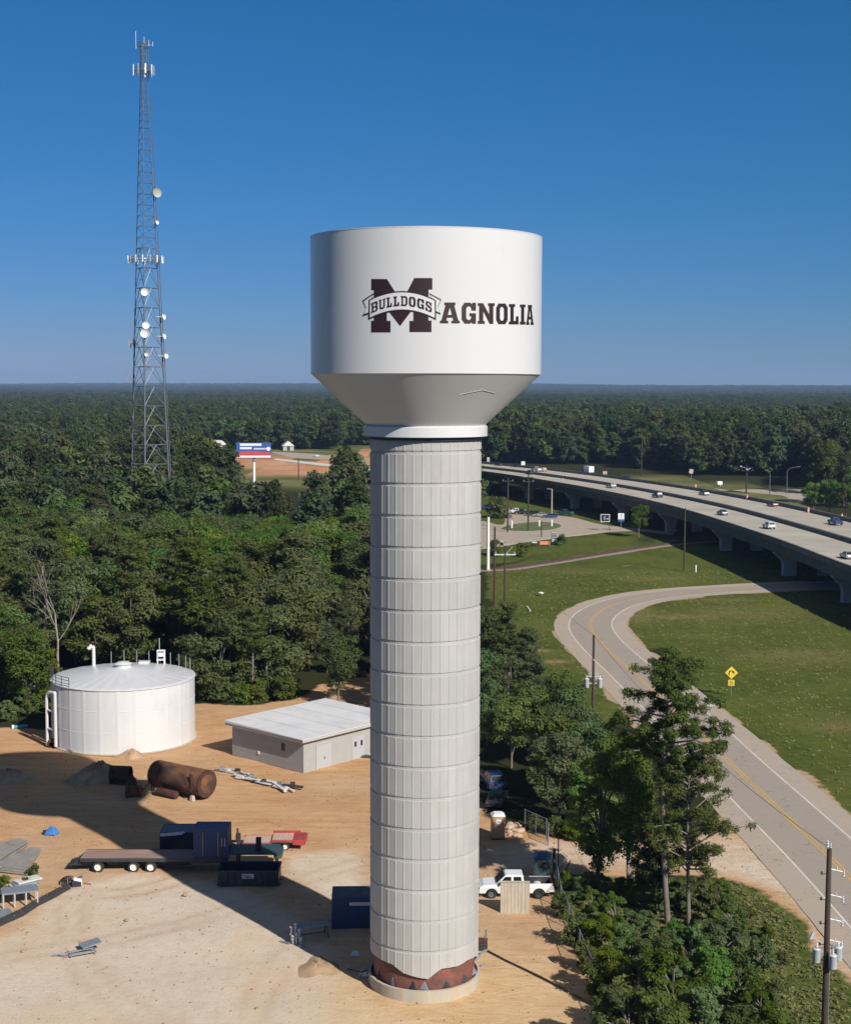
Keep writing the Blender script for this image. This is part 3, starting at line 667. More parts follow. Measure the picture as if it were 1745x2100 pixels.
GL = {
 'A': [[(0,0),(.42,0),(.42,.13),(.33,.13),(.36,.27),(.64,.27),(.67,.13),(.58,.13),(.58,0),(1,0),(1,.13),(.93,.13),(.72,.87),(.78,.87),(.78,1),(.22,1),(.22,.87),(.28,.87),(.07,.13),(0,.13)], [(.40,.41),(.60,.41),(.5,.76)]],
 'G': [[(.2,0),(.60,0),(.70,.08),(.70,0),(1,0),(1,.50),(.54,.50),(.54,.36),(.66,.36),(.66,.27),(.58,.18),(.42,.18),(.32,.28),(.32,.72),(.42,.82),(.58,.82),(.67,.73),(.67,.62),(1,.62),(1,1),(.74,1),(.72,.92),(.62,1),(.2,1),(0,.8),(0,.2)]],
 'N': [[(0,0),(.42,0),(.42,.14),(.33,.14),(.33,.60),(.70,0),(.92,0),(.92,.86),(1,.86),(1,1),(.6,1),(.6,.86),(.67,.86),(.67,.46),(.32,1),(0,1),(0,.86),(.08,.86),(.08,.14),(0,.14)]],
 'O': [[(.2,0),(.8,0),(1,.2),(1,.8),(.8,1),(.2,1),(0,.8),(0,.2)], [(.42,.17),(.33,.27),(.33,.73),(.42,.83),(.58,.83),(.67,.73),(.67,.27),(.58,.17)]],
 'L': [[(0,0),(1,0),(1,.40),(.74,.40),(.70,.17),(.50,.17),(.50,.86),(.64,.86),(.64,1),(0,1),(0,.86),(.16,.86),(.16,.14),(0,.14)]],
 'I': [[(0,0),(1,0),(1,.14),(.78,.14),(.78,.86),(1,.86),(1,1),(0,1),(0,.86),(.22,.86),(.22,.14),(0,.14)]],
 'B': [[(0,0),(.85,0),(1,.14),(1,.40),(.88,.51),(.97,.62),(.97,.86),(.83,1),(0,1),(0,.86),(.12,.86),(.12,.14),(0,.14)], [(.36,.16),(.66,.16),(.72,.22),(.72,.36),(.66,.42),(.36,.42)], [(.36,.58),(.64,.58),(.69,.64),(.69,.78),(.64,.84),(.36,.84)]],
 'U': [[(.26,0),(.74,0),(.90,.18),(.90,.86),(1,.86),(1,1),(.60,1),(.60,.86),(.68,.86),(.68,.26),(.60,.18),(.42,.18),(.34,.26),(.34,.86),(.42,.86),(.42,1),(0,1),(0,.86),(.10,.86),(.10,.18)]],
 'D': [[(0,0),(.78,0),(1,.2),(1,.8),(.78,1),(0,1),(0,.86),(.12,.86),(.12,.14),(0,.14)], [(.36,.16),(.62,.16),(.72,.26),(.72,.74),(.62,.84),(.36,.84)]],
 'S': [[(0,0),(.25,0),(.30,.08),(.40,0),(.80,0),(1,.18),(1,.45),(.82,.58),(.32,.68),(.32,.78),(.38,.84),(.60,.84),(.68,.76),(.68,.68),(.95,.68),(.95,1),(.72,1),(.68,.93),(.58,1),(.22,1),(.03,.84),(.03,.58),(.2,.47),(.70,.36),(.70,.24),(.62,.16),(.40,.16),(.30,.24),(.30,.34),(0,.34)]],
}
def letter(ch, x0, x1, y0, y1, parent, lift, nm='letter', bend=None):
    P = []
    for r_ in GL[ch]:
        q = []
        for u, v in r_:
            X = x0 + (x1 - x0) * u; Y = y1 + (y0 - y1) * v
            if bend: X, Y = bend(X, Y)
            q.append(zl(X, Y))
        P.append(q)
    return wrap(nm, [P], lift, 'logo', parent)
for ch, x0, x1, y0, y1 in (('A', 970, 1112, 612, 762), ('G', 1125, 1228, 613, 764), ('N', 1240, 1362, 616, 765), ('O', 1372, 1455, 618, 767), ('L', 1463, 1533, 622, 768), ('I', 1542, 1582, 625, 769), ('A', 1587, 1641, 628, 771)):
    letter(ch, x0, x1, y0, y1, wt, .012)
Mp = [(478, 445), (590, 445), (697, 612), (785, 437), (915, 437), (915, 520), (888, 520), (888, 742), (910, 742), (910, 825), (752, 825), (752, 745), (780, 745), (780, 655), (685, 782), (590, 660), (590, 745), (617, 745), (617, 828), (478, 828), (478, 745), (497, 745), (497, 525), (478, 525)]
wrap('letter', [[[zl(x, y) for x, y in Mp]]], .012, 'logo', wt)
def topc(X): return 541 + 62 * ((X - 700) / 236) ** 2
def band(grow):
    Xs = np.linspace(470 - grow, 932 + grow, 21)
    up = [(X, topc(X) - grow) for X in Xs]; dn = [(X, topc(X) + 122 + grow) for X in Xs[::-1]]
    return up + dn
bn = wrap('banner', [[[zl(*p_) for p_ in band(0)]]], .040, 'logo_white', wt)
wrap('banner_outline', [[[zl(*p_) for p_ in band(10)]]], .031, 'logo', bn)
for tl in ([(500, 543), (415, 600), (440, 655), (415, 713), (470, 695), (470, 612)], [(890, 543), (980, 592), (955, 645), (976, 700), (925, 680), (930, 600)]):
    cx_ = sum(p_[0] for p_ in tl) / 6; cy_ = sum(p_[1] for p_ in tl) / 6
    wrap('banner_tail', [[[zl(*p_) for p_ in tl]]], .018, 'logo', bn)
    wrap('banner_tail', [[[zl(cx_ + (x - cx_) * .76, cy_ + (y - cy_) * .80) for x, y in tl]]], .024, 'logo_white', bn)
xl = [(478, 527), (534, 582), (588, 628), (637, 679), (690, 738), (748, 796), (807, 856), (866, 912)]
for ch, (x0, x1) in zip('BULLDOGS', xl):
    xm = (x0 + x1) / 2; sl = 2 * 62 / 236 ** 2 * (xm - 700)
    bend = lambda X, Y, xm=xm, sl=sl: (X - (Y - 60) * sl * .45 * 0, topc(xm) + Y + (X - xm) * sl)
    letter(ch, x0, x1, 26, 98, bn, .048, 'letter', bend)

# ------------------------------------------------------------------ ground storage tank
SX, SY, SR = -36.4, 174.2, 8.5
st = empty('storage_tank', (SX, SY, 0), label='wide white cylindrical ground storage tank with a low conical roof', cat='storage tank')
mb = MB(); mb.lathe([(SR + .25, .0), (SR + .25, .12), (SR, .12)], 96); mb.build('base_slab', 'ring_concrete', st)
V = []; F = []; NA = 26 * 6; zr = [.1, 2.46, 2.49, 2.52, 5.0, 5.03, 5.06, 7.5]
for z in zr:
    bnd = z in (2.49, 5.03)
    for i in range(NA):
        a = 2 * math.pi * i / NA; seam = (i % 6 == 0)
        r = SR + (.03 if (bnd or seam) else 0); V.append((r * math.cos(a), r * math.sin(a), z))
F = [(k * NA + i, k * NA + (i + 1) % NA, (k + 1) * NA + (i + 1) % NA, (k + 1) * NA + i) for k in range(len(zr) - 1) for i in range(NA)]
mb = MB(); mb.add(V, F); mb.build('tank_wall', 'white_paint', st)
mb = MB()
V = []; NR = 32
for r, z in ((SR + .12, 7.50), (SR + .12, 7.58), (SR - .2, 7.66), (.9, 8.75)):
    for i in range(NR * 2):
        a = math.pi * i / NR; V.append((r * math.cos(a), r * math.sin(a), z + (.03 if i % 2 and 1 < r < SR else 0)))
k2 = NR * 2; F = [(k * k2 + i, k * k2 + (i + 1) % k2, (k + 1) * k2 + (i + 1) % k2, (k + 1) * k2 + i) for k in range(3) for i in range(k2)]
mb.add(V, F); mb.build('tank_roof', 'white_paint', st)
mb = MB(); mb.lathe([(.95, 8.7), (.95, 9.05), (1.1, 9.1), (.6, 9.35), (0, 9.4)], 20); mb.build('roof_vent', 'white_paint', st, smooth=True)
mb = MB(); mb.tube((-4.6, 4.6, 7.9), (-4.6, 4.6, 10.1), .22, n=10); mb.path([(-4.6, 4.6, 10.1), (-4.75, 4.5, 10.4), (-5.05, 4.4, 10.35), (-5.15, 4.3, 10.05)], .26, 10); mb.build('vent_pipe', 'white_paint', st, smooth=True)
mb = MB(); mb.box((1.5, 5.5, 8.25), (1.3, .9, .3)); mb.build('roof_hatch', 'white_paint', st)
for k in range(9):      # posts along the far rim
    a = R(112 - k * 11); mb = MB(); mb.tube((SR * .97 * math.cos(a), SR * .97 * math.sin(a), 7.6), (SR * .97 * math.cos(a), SR * .97 * math.sin(a), 9.2), .06, n=6); mb.build('rim_post', 'galv', st)
mb = MB()
for x in (-.42, .42):
    for y in (-.3, .3): mb.tube((3.3 + x, 7.0 + y, 7.7), (3.3 + x, 7.0 + y, 9.5), .06, n=5)
for z in (8.3, 9.45): mb.box((3.3, 7.0, z), (1.0, .75, .1))
mb.box((3.3, 7.0, 8.95), (.6, .5, .5)); mb.tube((3.1, 7.0, 9.4), (3.1, 7.0, 11.0), .03, n=4); mb.build('equipment_rack', 'dish_white', st)
mb = MB()               # guard rail by the ladder
pv = None
for k in range(7):
    a = R(178 + k * 9.5); p_ = Vector((SR * math.cos(a), SR * math.sin(a), 7.6)); mb.tube(p_ - Vector((0, 0, .5)), p_ + Vector((0, 0, 1.15)), .045, n=5)
    if pv:
        for h in (.4, .78, 1.13): mb.tube(pv + Vector((0, 0, h)), p_ + Vector((0, 0, h)), .035, n=5)
    pv = p_
mb.build('guard_rail', 'dark_steel', st)
a = R(208); er = Vector((math.cos(a), math.sin(a), 0)); b0 = er * (SR + .75)
a2 = R(219); c0 = Vector((math.cos(a2), math.sin(a2), 0)) * (SR + .35)
mb = MB(); mb.path([b0 + Vector((0, 0, .1)), b0 + Vector((0, 0, 5.9)), b0.lerp(c0, .12) + Vector((0, 0, 6.35)), b0.lerp(c0, .4) + Vector((0, 0, 6.6)), c0 + Vector((0, 0, 6.65)), c0 + Vector((0, 0, .3))], .20, 10)
for z in (2.2, 4.4): mb.tube(b0 + Vector((0, 0, z)), c0 + Vector((0, 0, z)), .13, n=8)
mb.build('overflow_pipe', 'white_paint', st, smooth=True)
mb = MB(); mb.lathe([(.45, -.25), (.45, .25)], 14, (b0.x + .6, b0.y - .4, .6), 'Y'); mb.box((b0.x + .6, b0.y - .4, .3), (.5, .5, .6)); mb.build('valve', 'rust_dark', st)

# ------------------------------------------------------------------ pump house
C0 = Vector((-13.35, 158.1)); UL = Vector((-8.85, 7.9)).normalized(); UR = Vector((UL.y, -UL.x)) 
if UR.x < 0: UR = -UR
ph = empty('pump_house', (C0.x, C0.y, 0), math.atan2(UR.y, UR.x), 'low concrete block pump house with a pale metal roof behind the tower', 'building')
LL, LR = 11.9, 15.0      # local: x along the lit wall (away to the right), y along the shaded wall
mb = MB(); mb.bb(0, LR, 0, LL, 0, 3.55); mb.build('wall', 'block', ph)
mb = MB(); mb.bb(-.60, LR + .55, -.55, LL + .55, 3.56, 3.84); rf = mb.build('roof', 'trim', ph)
mb = MB()
V = [(-.66, -.62, 3.86), (LR + .62, -.62, 3.86), (LR + .62, LL + .62, 3.86), (-.66, LL + .62, 3.86), (-.66, -.62, 3.93), (LR + .62, -.62, 3.93), (LR + .62, LL + .62, 4.12), (-.66, LL + .62, 4.12)]
mb.add(V, [(3, 2, 1, 0), (4, 5, 6, 7), (0, 1, 5, 4), (1, 2, 6, 5), (2, 3, 7, 6), (3, 0, 4, 7)])
for k in range(1, 5):
    x = -.55 + k * 3.4; mb.add([(x - .03, -.5, 3.95), (x + .03, -.5, 3.95), (x + .03, LL + .5, 4.14), (x - .03, LL + .5, 4.14), (x - .02, -.5, 3.962), (x + .02, -.5, 3.962), (x + .02, LL + .5, 4.152), (x - .02, LL + .5, 4.152)], [(3, 2, 1, 0), (4, 5, 6, 7), (0, 1, 5, 4), (1, 2, 6, 5), (2, 3, 7, 6), (3, 0, 4, 7)])
mb.build('roof_sheet', 'roof_metal', rf)
mb = MB(); mb.bb(2.0, 4.35, -.05, .06, .05, 2.75); dr = mb.build('door', 'door', ph)
mb = MB(); mb.bb(1.88, 1.99, -.09, .05, .02, 2.88); mb.bb(4.36, 4.47, -.09, .05, .02, 2.88); mb.bb(1.99, 4.36, -.09, .05, 2.76, 2.88); mb.build('door_frame', 'trim', dr)
mb = MB(); mb.bb(3.12, 3.2, -.10, -.052, 1.0, 1.3); mb.build('handle', 'dark_steel', dr)
for x0 in (7.6,):
    mb = MB(); mb.bb(x0, x0 + 2.0, -.05, .06, .05, 2.6); dr = mb.build('door', 'door', ph)
    for xx in (.35, 1.35):
        mb = MB(); mb.bb(x0 + xx, x0 + xx + .3, -.08, -.052, 1.5, 2.1); mb.build('window', 'glass', dr)
mb = MB(); mb.bb(-.06, .05, 3.0, 3.55, 2.0, 2.8); mb.build('window', 'glass', ph)
mb = MB(); mb.bb(-.07, .03, 7.2, 7.5, .9, 1.25); mb.build('meter_box', 'portable_white', ph)
mb = MB()
for z in (.9, 1.8, 2.7): mb.bb(-.012, 0.0, .02, LL - .02, z, z + .02); mb.bb(.02, LR - .02, -.012, 0, z, z + .02)
mb.build('mortar_joints', 'trim', ph)

# ------------------------------------------------------------------ lattice radio tower
LXp = g(305, 960, 20.3)
LX, LY = -75.6, 399.0
rt = empty('radio_tower', (LX, LY, 0), 0, 'tall grey three-legged lattice radio tower rising above the forest', 'radio tower')
HT = 133.5
def lw(z): return max(11.6 - 0.0795 * z, 1.5)     # side of the triangle
def leg(k, z):
    r = lw(z) / math.sqrt(3); a = R([210, 262, 330][k]) if False else R([198, 318, 78][k] - 30 + 24); return Vector((r * math.cos(a), r * math.sin(a), z))
def leg(k, z):
    s = lw(z); off = [(-.5, .18), (.5, .25), (.02, -.62)][k]; return Vector((off[0] * s, off[1] * s, z))
zs = [0]; 
while zs[-1] < HT - 1.2: zs.append(zs[-1] + (5.3 if zs[-1] < 75 else (2.9 if zs[-1] < 110 else 1.9)))
zs[-1] = HT
for k in range(3):
    mb = MB()
    for a, b in zip(zs, zs[1:]): mb.tube(leg(k, a), leg(k, b), .22 if a < 60 else (.15 if a < 100 else .11), n=6, cap=False)
    mb.build('leg', 'tower_steel', rt)
for f in range(3):
    i, j = f, (f + 1) % 3; mb = MB()
    for q_, (a, b) in enumerate(zip(zs, zs[1:])):
        rr = .085 if a < 75 else .05
        m_ = (leg(i, b) + leg(j, b)) / 2
        mb.tube(leg(i, b), leg(j, b), rr, n=4, cap=False)
        if a < 75: mb.tube(leg(i, a), m_, rr, n=4, cap=False); mb.tube(leg(j, a), m_, rr, n=4, cap=False)
        else: mb.tube(leg(i, a), leg(j, b), rr, n=4, cap=False)
    mb.build('bracing', 'tower_steel', rt)
mb = MB()
for zq in range(0, 130, 3):
    a, b = leg(1, zq), leg(1, zq + 3); o_ = Vector((.55, -.1, 0)); mb.tube(a + o_, b + o_, .10, n=4, cap=False)
    mb.tube(a, a + o_, .05, n=4)
mb.build('cable_run', 'tower_steel', rt)
def ant_ring(z, rad, n, h, nm='antenna_platform'):
    mb = MB(); c = Vector((0, -.05 * lw(z), z)); pv = None; pts = []
    for k in range(13):
        a = 2 * math.pi * k / 12; pts.append(c + Vector((rad * math.cos(a), rad * math.sin(a), 0)))
    for z_ in (0, .7): mb.path([p_ + Vector((0, 0, z_)) for p_ in pts], .07, 4)
    for k in range(3): mb.tube(leg(k, z), pts[[7, 11, 3][k]], .09, n=4); mb.tube(leg(k, z - 1.5), pts[[7, 11, 3][k]], .07, n=4)
    o = mb.build(nm, 'tower_steel', rt)
    for k in range(n):
        a = 2 * math.pi * (k + .3) / n; p_ = c + Vector((rad * math.cos(a) * 1.04, rad * math.sin(a) * 1.04, .3))
        m2 = MB(); m2.box(p_, (.34, .2, h), rz=a + math.pi / 2); m2.build('panel_antenna', 'dish_white' if k % 3 else 'dish_grey', o)
ant_ring(76.2, 4.6, 15, 1.9); ant_ring(126.2, 2.7, 9, 2.6)
mb = MB()
for z_ in (132.6, 133.5): mb.lathe([(1.2, z_), (1.4, z_), (1.4, z_ + .12), (1.2, z_ + .12)], 12, close=True)
for k in range(3): mb.tube(leg(k, 130), Vector((1.3 * math.cos(k * 2.1), 1.3 * math.sin(k * 2.1), 132.7)), .07, n=4)
mb.build('top_platform', 'tower_steel', rt)
for x, y, z0_, h in ((-1.9, 0, 132.2, 4.6), (1.5, .3, 133, 1.6), (.4, -.5, 133.4, 1.8), (2.6, 0, 132.8, 1.2)):
    mb = MB(); mb.tube((x, y, z0_), (x, y, z0_ + h), .06, n=5); mb.tube((x * .4, y, z0_ + .3), (x, y, z0_ + .3), .05, n=4); mb.build('whip_antenna', 'dish_white', rt)
def dish(px, py, rad, m='dish_white', face=-90, ring=False, yo=-4.0):
    d = LY + yo; z = hz(py, d); x = (px - CXP) / FPX * (d * math.cos(PITCH) + (CAMH - z) * math.sin(PITCH)) - LX
    a = R(face); mb = MB()
    if ring: mb.lathe([(rad, -.05), (rad, .05), (rad - .12, .05), (rad - .12, -.05)], 16, (0, 0, 0), 'Y', close=True); mb.tube((0, 0, -rad), (0, 0, rad), .05, n=4); mb.tube((-rad, 0, 0), (rad, 0, 0), .05, n=4)
    else: mb.lathe([(0, -.05), (rad * .6, -.08), (rad, -.28), (rad * 1.0, .02), (rad * .5, .45), (0, .5)], 18, (0, 0, 0), 'Y')
    mb.tube((0, .4, 0), (0 if abs(x) < 3 else -math.copysign(1.6, x), 1.4, 0), .07, n=4)
    o = mb.build('dish_antenna', m, rt, smooth=False); o.location = (x, yo, z); o.rotation_euler = (0, 0, a + math.pi / 2)
for px, py, rd, mm, fc, rg, yo in ((296, 600, 1.05, 'dish_white', -90, 0, -4.4), (298.5, 668, 1.0, 'dish_white', -80, 0, -4.9), (296, 685, 1.15, 'dish_white', -92, 0, -5), (300, 728, .55, 'dish_white', -90, 0, -5.2),
    (320, 396, 1.25, 'dish_grey', -60, 0, 0.2), (319.5, 457, .55, 'dish_white', -30, 0, .2), (334, 651, .75, 'dish_white', -20, 0, .8), (335, 691, .75, 'dish_white', -15, 0, 1), (339, 731, .7, 'dish_white', -40, 0, 1), (262, 774, 1.15, 'dish_grey', -110, 1, 0)):
    dish(px, py, rd, mm, fc, rg, yo)
mb = MB(); 
for dx in (-.9, -.3, .4, 1.6, 2.3): mb.box((leg(0, 54).x + dx - .6, leg(0, 54).y - .4, 54.0 + .3 * math.sin(dx * 5)), (.22, .22, 1.9))
mb.box((leg(0, 54).x, leg(0, 54).y - .3, 54), (3.4, .12, .12)); mb.build('sector_antennas', 'dish_grey', rt)
# ------------------------------------------------------------------ trees
def leaf_quads(C, Nn, size, rs, elong=1.0):
    """one bent leaf clump quad per centre: returns verts, faces"""
    n = len(C); nr = Nn + rs.normal(0, .28, (n, 3)); nr /= np.linalg.norm(nr, axis=1, keepdims=True) + 1e-9
    t = rs.normal(0, 1, (n, 3)); t -= (t * nr).sum(1, keepdims=True) * nr; t /= np.linalg.norm(t, axis=1, keepdims=True) + 1e-9
    b = np.cross(nr, t); s = size * rs.uniform(.6, 1.35, (n, 1)); a = t * s * elong; c = b * s / elong
    k = rs.uniform(.25, .6, (n, 1)); k2 = rs.uniform(-.35, .35, (n, 1))
    P = np.stack([C - a, C - c * k + a * k2, C + a, C + c * (1 - k * .5) - a * k2], 1).reshape(-1, 3)
    F = np.arange(4 * n).reshape(n, 4); return P, F
def clumps_to_mesh(name, clumps, m, n, size, seed, elong=1.0, shell=.55):
    rs = np.random.RandomState(seed); cl = np.array([c[:3] for c in clumps]); rad = np.array([c[3] for c in clumps]); fl = np.array([c[4] for c in clumps])
    w = rad ** 2; w /= w.sum(); idx = rs.choice(len(cl), n, p=w)
    d = rs.normal(0, 1, (n, 3)); d /= np.linalg.norm(d, axis=1, keepdims=True)
    d[:, 2] = np.where((d[:, 2] < -.2) & (rs.rand(n) < .5), -d[:, 2], d[:, 2])
    r = (shell + (1 - shell) * rs.rand(n)) ** .7 * rad[idx] * (1 + .25 * rs.normal(0, 1, n) * .6)
    off = d * r[:, None]; off[:, 2] *= fl[idx]
    P, F = leaf_quads(cl[idx] + off, d * .8 + np.array([0, 0, .35]), size, rs, elong)
    tc = rs.rand(len(cl)); tint = np.clip(tc[idx] * .8 + rs.rand(n) * .2, 0, 1)
    return npmesh(name, P, F, m, np.repeat(tint, 4))
def trunk_mesh(name, H, r0, branches, m, lean=0., seed=0):
    rs = random.Random(seed); mb = MB(); pts = []
    ax, ay = rs.uniform(-1, 1) * .03 * H, rs.uniform(-1, 1) * .03 * H
    for k in range(6):
        u = k / 5; pts.append(Vector((ax * math.sin(u * 3) + lean * u * H, ay * math.sin(u * 2.2), u * H - .15)))
    for k in range(5): mb.tube(pts[k], pts[k + 1], r0 * (1 - .16 * k), r0 * (1 - .16 * (k + 1)), 7, cap=False)
    def on(z):
        u = max(0, min(.999, z / H)) * 5; i = int(u); return pts[i].lerp(pts[i + 1], u - i)
    for (z0, p1, r) in branches:
        a = on(z0); b = Vector(p1); mid = a.lerp(b, .55) + Vector((0, 0, .12 * (b - a).length)); mb.tube(a, mid, r, r * .7, 4, cap=False); mb.tube(mid, b, r * .7, r * .3, 4, cap=False)
    me = bpy.data.meshes.new(name); me.from_pydata(mb.v, [], mb.f); me.update(); me.materials.append(M[m]); me.shade_smooth(); return me
def broad(seed, H=14., n=2600, size=.42, m='broad_leaf', spread=.30, low=.30, lobes=16, bark='bark', lr=1.0):
    rs = random.Random(seed); cl = []; br = []
    for k in range(lobes):
        a = rs.uniform(0, 6.283); u = (k + .5) / lobes; z = H * (low + (1 - low - .09) * u ** .8)
        wz = math.sin(math.pi * min(1, max(0.05, (z / H - low + .12) / (1.12 - low)))) ** .6
        rr = H * spread * wz * rs.uniform(.35, 1.0); x, y = rr * math.cos(a), rr * math.sin(a)
        r = H * rs.uniform(.085, .15) * lr; cl.append((x, y, z, r, rs.uniform(.65, .95)))
        if rs.random() < .75: br.append((z * rs.uniform(.45, .7), (x, y, z), .07 + .004 * H))
        for _ in range(2):
            a2 = rs.uniform(0, 6.283); cl.append((x + r * math.cos(a2), y + r * math.sin(a2), z + rs.uniform(-.5, .7) * r, r * rs.uniform(.35, .6), .8))
    return clumps_to_mesh('crown', cl, M[m], n, size, seed), trunk_mesh('trunk', H * .86, .012 * H + .06, br, bark, seed=seed)
def pine(seed, H=19., n=2400, size=.36, m='pine_leaf', low=.42, spread=.155, dens=1.0, bark='bark', top=1.0, flat=.6, stp=1.0, cs=1.0):
    rs = random.Random(seed); cl = []; br = []; z = H * low
    while z < H * .985:
        u = max(0., (z / H - low) / (1 - low)); L = H * spread * (1.05 - .68 * u ** 2.2) * (.55 + .45 * min(1, u * 4 + .3))
        for k in range(rs.choice((2, 3, 3)) if dens >= 1 else 2):
            if rs.random() > dens + .1: continue
            a = rs.uniform(0, 6.283); l = L * rs.uniform(.45, 1.25); tip = (l * math.cos(a), l * math.sin(a), z + l * rs.uniform(-.05, .45))
            br.append((z, tip, .05 + .002 * H))
            for q_ in range(3):
                f = 1 - q_ * .27; cl.append((tip[0] * f + rs.uniform(-.3, .3), tip[1] * f + rs.uniform(-.3, .3), z + (tip[2] - z) * f + rs.uniform(-.1, .4), H * (rs.uniform(.022, .042)) * cs + .22 * cs, rs.uniform(flat - .1, flat + .15)))
        z += H * rs.uniform(.026, .05) * stp
    cl.append((0, 0, H * .985, .5 * top, 1.0))
    return clumps_to_mesh('crown', cl, M[m], n, size, seed, 1.5, .2), trunk_mesh('trunk', H * .97, .009 * H + .07, br, bark, seed=seed)
PROTO = {'pine': [pine(s, n=7500, size=.20, stp=.75, flat=.7, m='pine_leaf' if s % 2 else 'pine_olive') for s in range(101, 107)],
         'broad': [broad(s, n=8500, size=.215) for s in range(201, 206)],
         'bright': [broad(s, n=8500, size=.215, m='bright_leaf', spread=.33) for s in range(301, 303)],
         'olive': [broad(s, n=8500, size=.21, m='pine_olive', spread=.27, low=.22) for s in range(401, 404)]}
PROTO['thick'] = [broad(s, n=9500, size=.21, m='pine_olive' if s % 2 else 'broad_leaf', spread=.30, low=.06, lobes=20) for s in range(411, 415)]
PH = {'thick': 14., 'pine': 19., 'broad': 14., 'bright': 14., 'olive': 14.}
NEARP = {}
rt_ = random.Random(5)
def tree(kind, x, y, h, label, group=None, meshes=None, H0=None, wide=1.0, rz=None, name=None, cat='tree'):
    cm, tm = meshes or rt_.choice(PROTO[kind]); s = h / (H0 or PH[kind])
    o = empty(name or ('pine_tree' if kind == 'pine' else 'broadleaf_tree'), (x, y, 0), rt_.uniform(0, 6.28) if rz is None else rz, label, cat, group)
    o.scale = (s * wide, s * wide, s)
    for nm, me_ in (('trunk', tm), ('crown', cm)):
        c = bpy.data.objects.new(nm, me_); col.objects.link(c); c.parent = o
    return o
KW = {'pine': 'dark open-branched pine', 'broad': 'dense green broadleaf tree', 'bright': 'bright yellow-green broadleaf tree', 'olive': 'dull olive-green bushy tree', 'thick': 'low-skirted dark tree'}
# --- the left forest: a loose grid of single trees, nearest first
cand = []
d = 186.
row = 0
while d < 400:
    step = 6.0 + (d - 186) * .010; row += 1
    x = -.325 * d
    while x < 12:
        xx = x + rt_.uniform(-2, 2); yy = d + rt_.uniform(-2.2, 2.2); px, py = proj(xx, yy)
        x += step * rt_.uniform(.85, 1.25)
        if px > 772 and yy < 500: continue
        lim = 1492 if px < 60 else (1490 + (px - 60) * -.35 if px < 330 else (1408 - (px - 330) * -.10 if px < 440 else (1440 if px < 560 else 1432 - (px - 560) * .30)))
        if 100 < px < 420: lim = 1400
        if py > lim: continue
        if 470 < px < 700 and yy > 372: continue
        if 668 < px < 742 and 1105 < py < 1150: continue
        if math.hypot(xx - LX, yy - LY) < 9: continue
        cand.append((xx, yy))
    d += step * .92
def left_kind(x, y):
    v = vnoise(np.array([x]), np.array([y]), 26, 21)[0]; r = rt_.random()
    if 268 < y < 345: return 'bright' if r < .30 else ('broad' if r < .8 else 'olive')
    if y > 300: return 'broad' if v > .45 or r < .35 else ('pine' if r < .75 else 'bright')
    if v > .66: return 'bright' if r < .45 else 'broad'
    if v > .48: return 'broad' if r < .6 else 'olive'
    return 'pine' if r < .62 else 'olive'
rt_.shuffle(cand)
n_front = 0
for x, y in sorted(cand, key=lambda c: c[1])[:285]:
    px, py = proj(x, y); k = left_kind(x, y)
    if 600 < px < 700 and 1090 < py < 1200: k = 'bright'
    h = {'pine': rt_.uniform(15, 20), 'broad': rt_.uniform(11.5, 16), 'bright': rt_.uniform(11, 14.5), 'olive': rt_.uniform(11, 15.5)}[k]
    if y < 206:
        k = {'pine': 'thick', 'olive': 'thick'}.get(k, k) if rt_.random() < .75 else k; h = min(h, 14) * .9
    if 640 < px < 742 and py > 1150 and y < 290: h *= .55
    if 440 < px < 735 and y > 300: h = min(h, 11.5)
    if 220 < px <= 440 and y > 320: h = min(h, 13)
    if 85 < px < 158 and y < 203: continue
    row_ = 'in the front row' if y < 205 else ('in the second row' if y < 235 else ('halfway into the woods' if y < 290 else ('deep in the woods' if y < 340 else 'far back in the woods')))
    at_ = 'by the left edge' if px < 75 else ('near the dead tree' if px < 190 else ('above the storage tank' if px < 262 else ('below the radio tower' if px < 345 else ('right of the radio tower' if px < 470 else ('below the billboard' if px < 590 else ('above the pump house' if px < 690 else 'beside the concrete shaft'))))))
    zone = row_ + ' ' + at_
    tree(k, x, y, h, KW[k] + ' ' + zone, wide=1.18, group='forest trees left of the water tower')
rest = sorted(cand, key=lambda c: c[1])[285:]
# --- the tree behind the pump house and the dead tree
x, y = g(694, 1447); tree('broad', x, y, 9.5, 'small dark tree standing on bare orange dirt behind the pump house roof')
def dead(x, y, H, seed, label, name='dead_tree', rr=.16):
    rs = random.Random(seed); o = empty(name, (x, y, 0), 0, label, 'tree'); mt = MB(); mbb = MB()
    p = Vector((0, 0, -.1)); r = rr; pts = []
    for k in range(5):
        q_ = p + Vector((rs.uniform(-.25, .35), rs.uniform(-.2, .2), H * .13)); mt.tube(p, q_, r, r * .86, 7, cap=False); p = q_; r *= .86; pts.append(p)
    mt.build('trunk', 'bark_pale', o)
    def br(p, d, L, r, dep):
        n = 4
        for k in range(n):
            d = (d + Vector((rs.uniform(-.2, .2), rs.uniform(-.2, .2), rs.uniform(-.02, .16)))).normalized(); q_ = p + d * L / n
            mbb.tube(p, q_, r, r * .8, 4, cap=False); p = q_; r *= .8
            if dep and k > 0: br(p, (d + Vector((rs.uniform(-.8, .8), rs.uniform(-.8, .8), rs.uniform(-.1, .4)))).normalized(), L * .5, r * .7, dep - 1)
    for p_ in pts[2:]:
        for _ in range(3): br(p_, Vector((rs.uniform(-.7, .7), rs.uniform(-.6, .6), 1)).normalized(), H * .42, r * .62, 2)
    mbb.build('branches', 'bark_pale', o); return o
x, y = g(122, 1402); dead(x, y, hz(1178, y) * .98, 3, 'bare grey dead tree with forked leafless branches above the storage tank', rr=.22)
x, y = g(258, 1370); dead(x, y, 9, 8, 'thin bare snag poking out of the woods right of the storage tank', rr=.10)
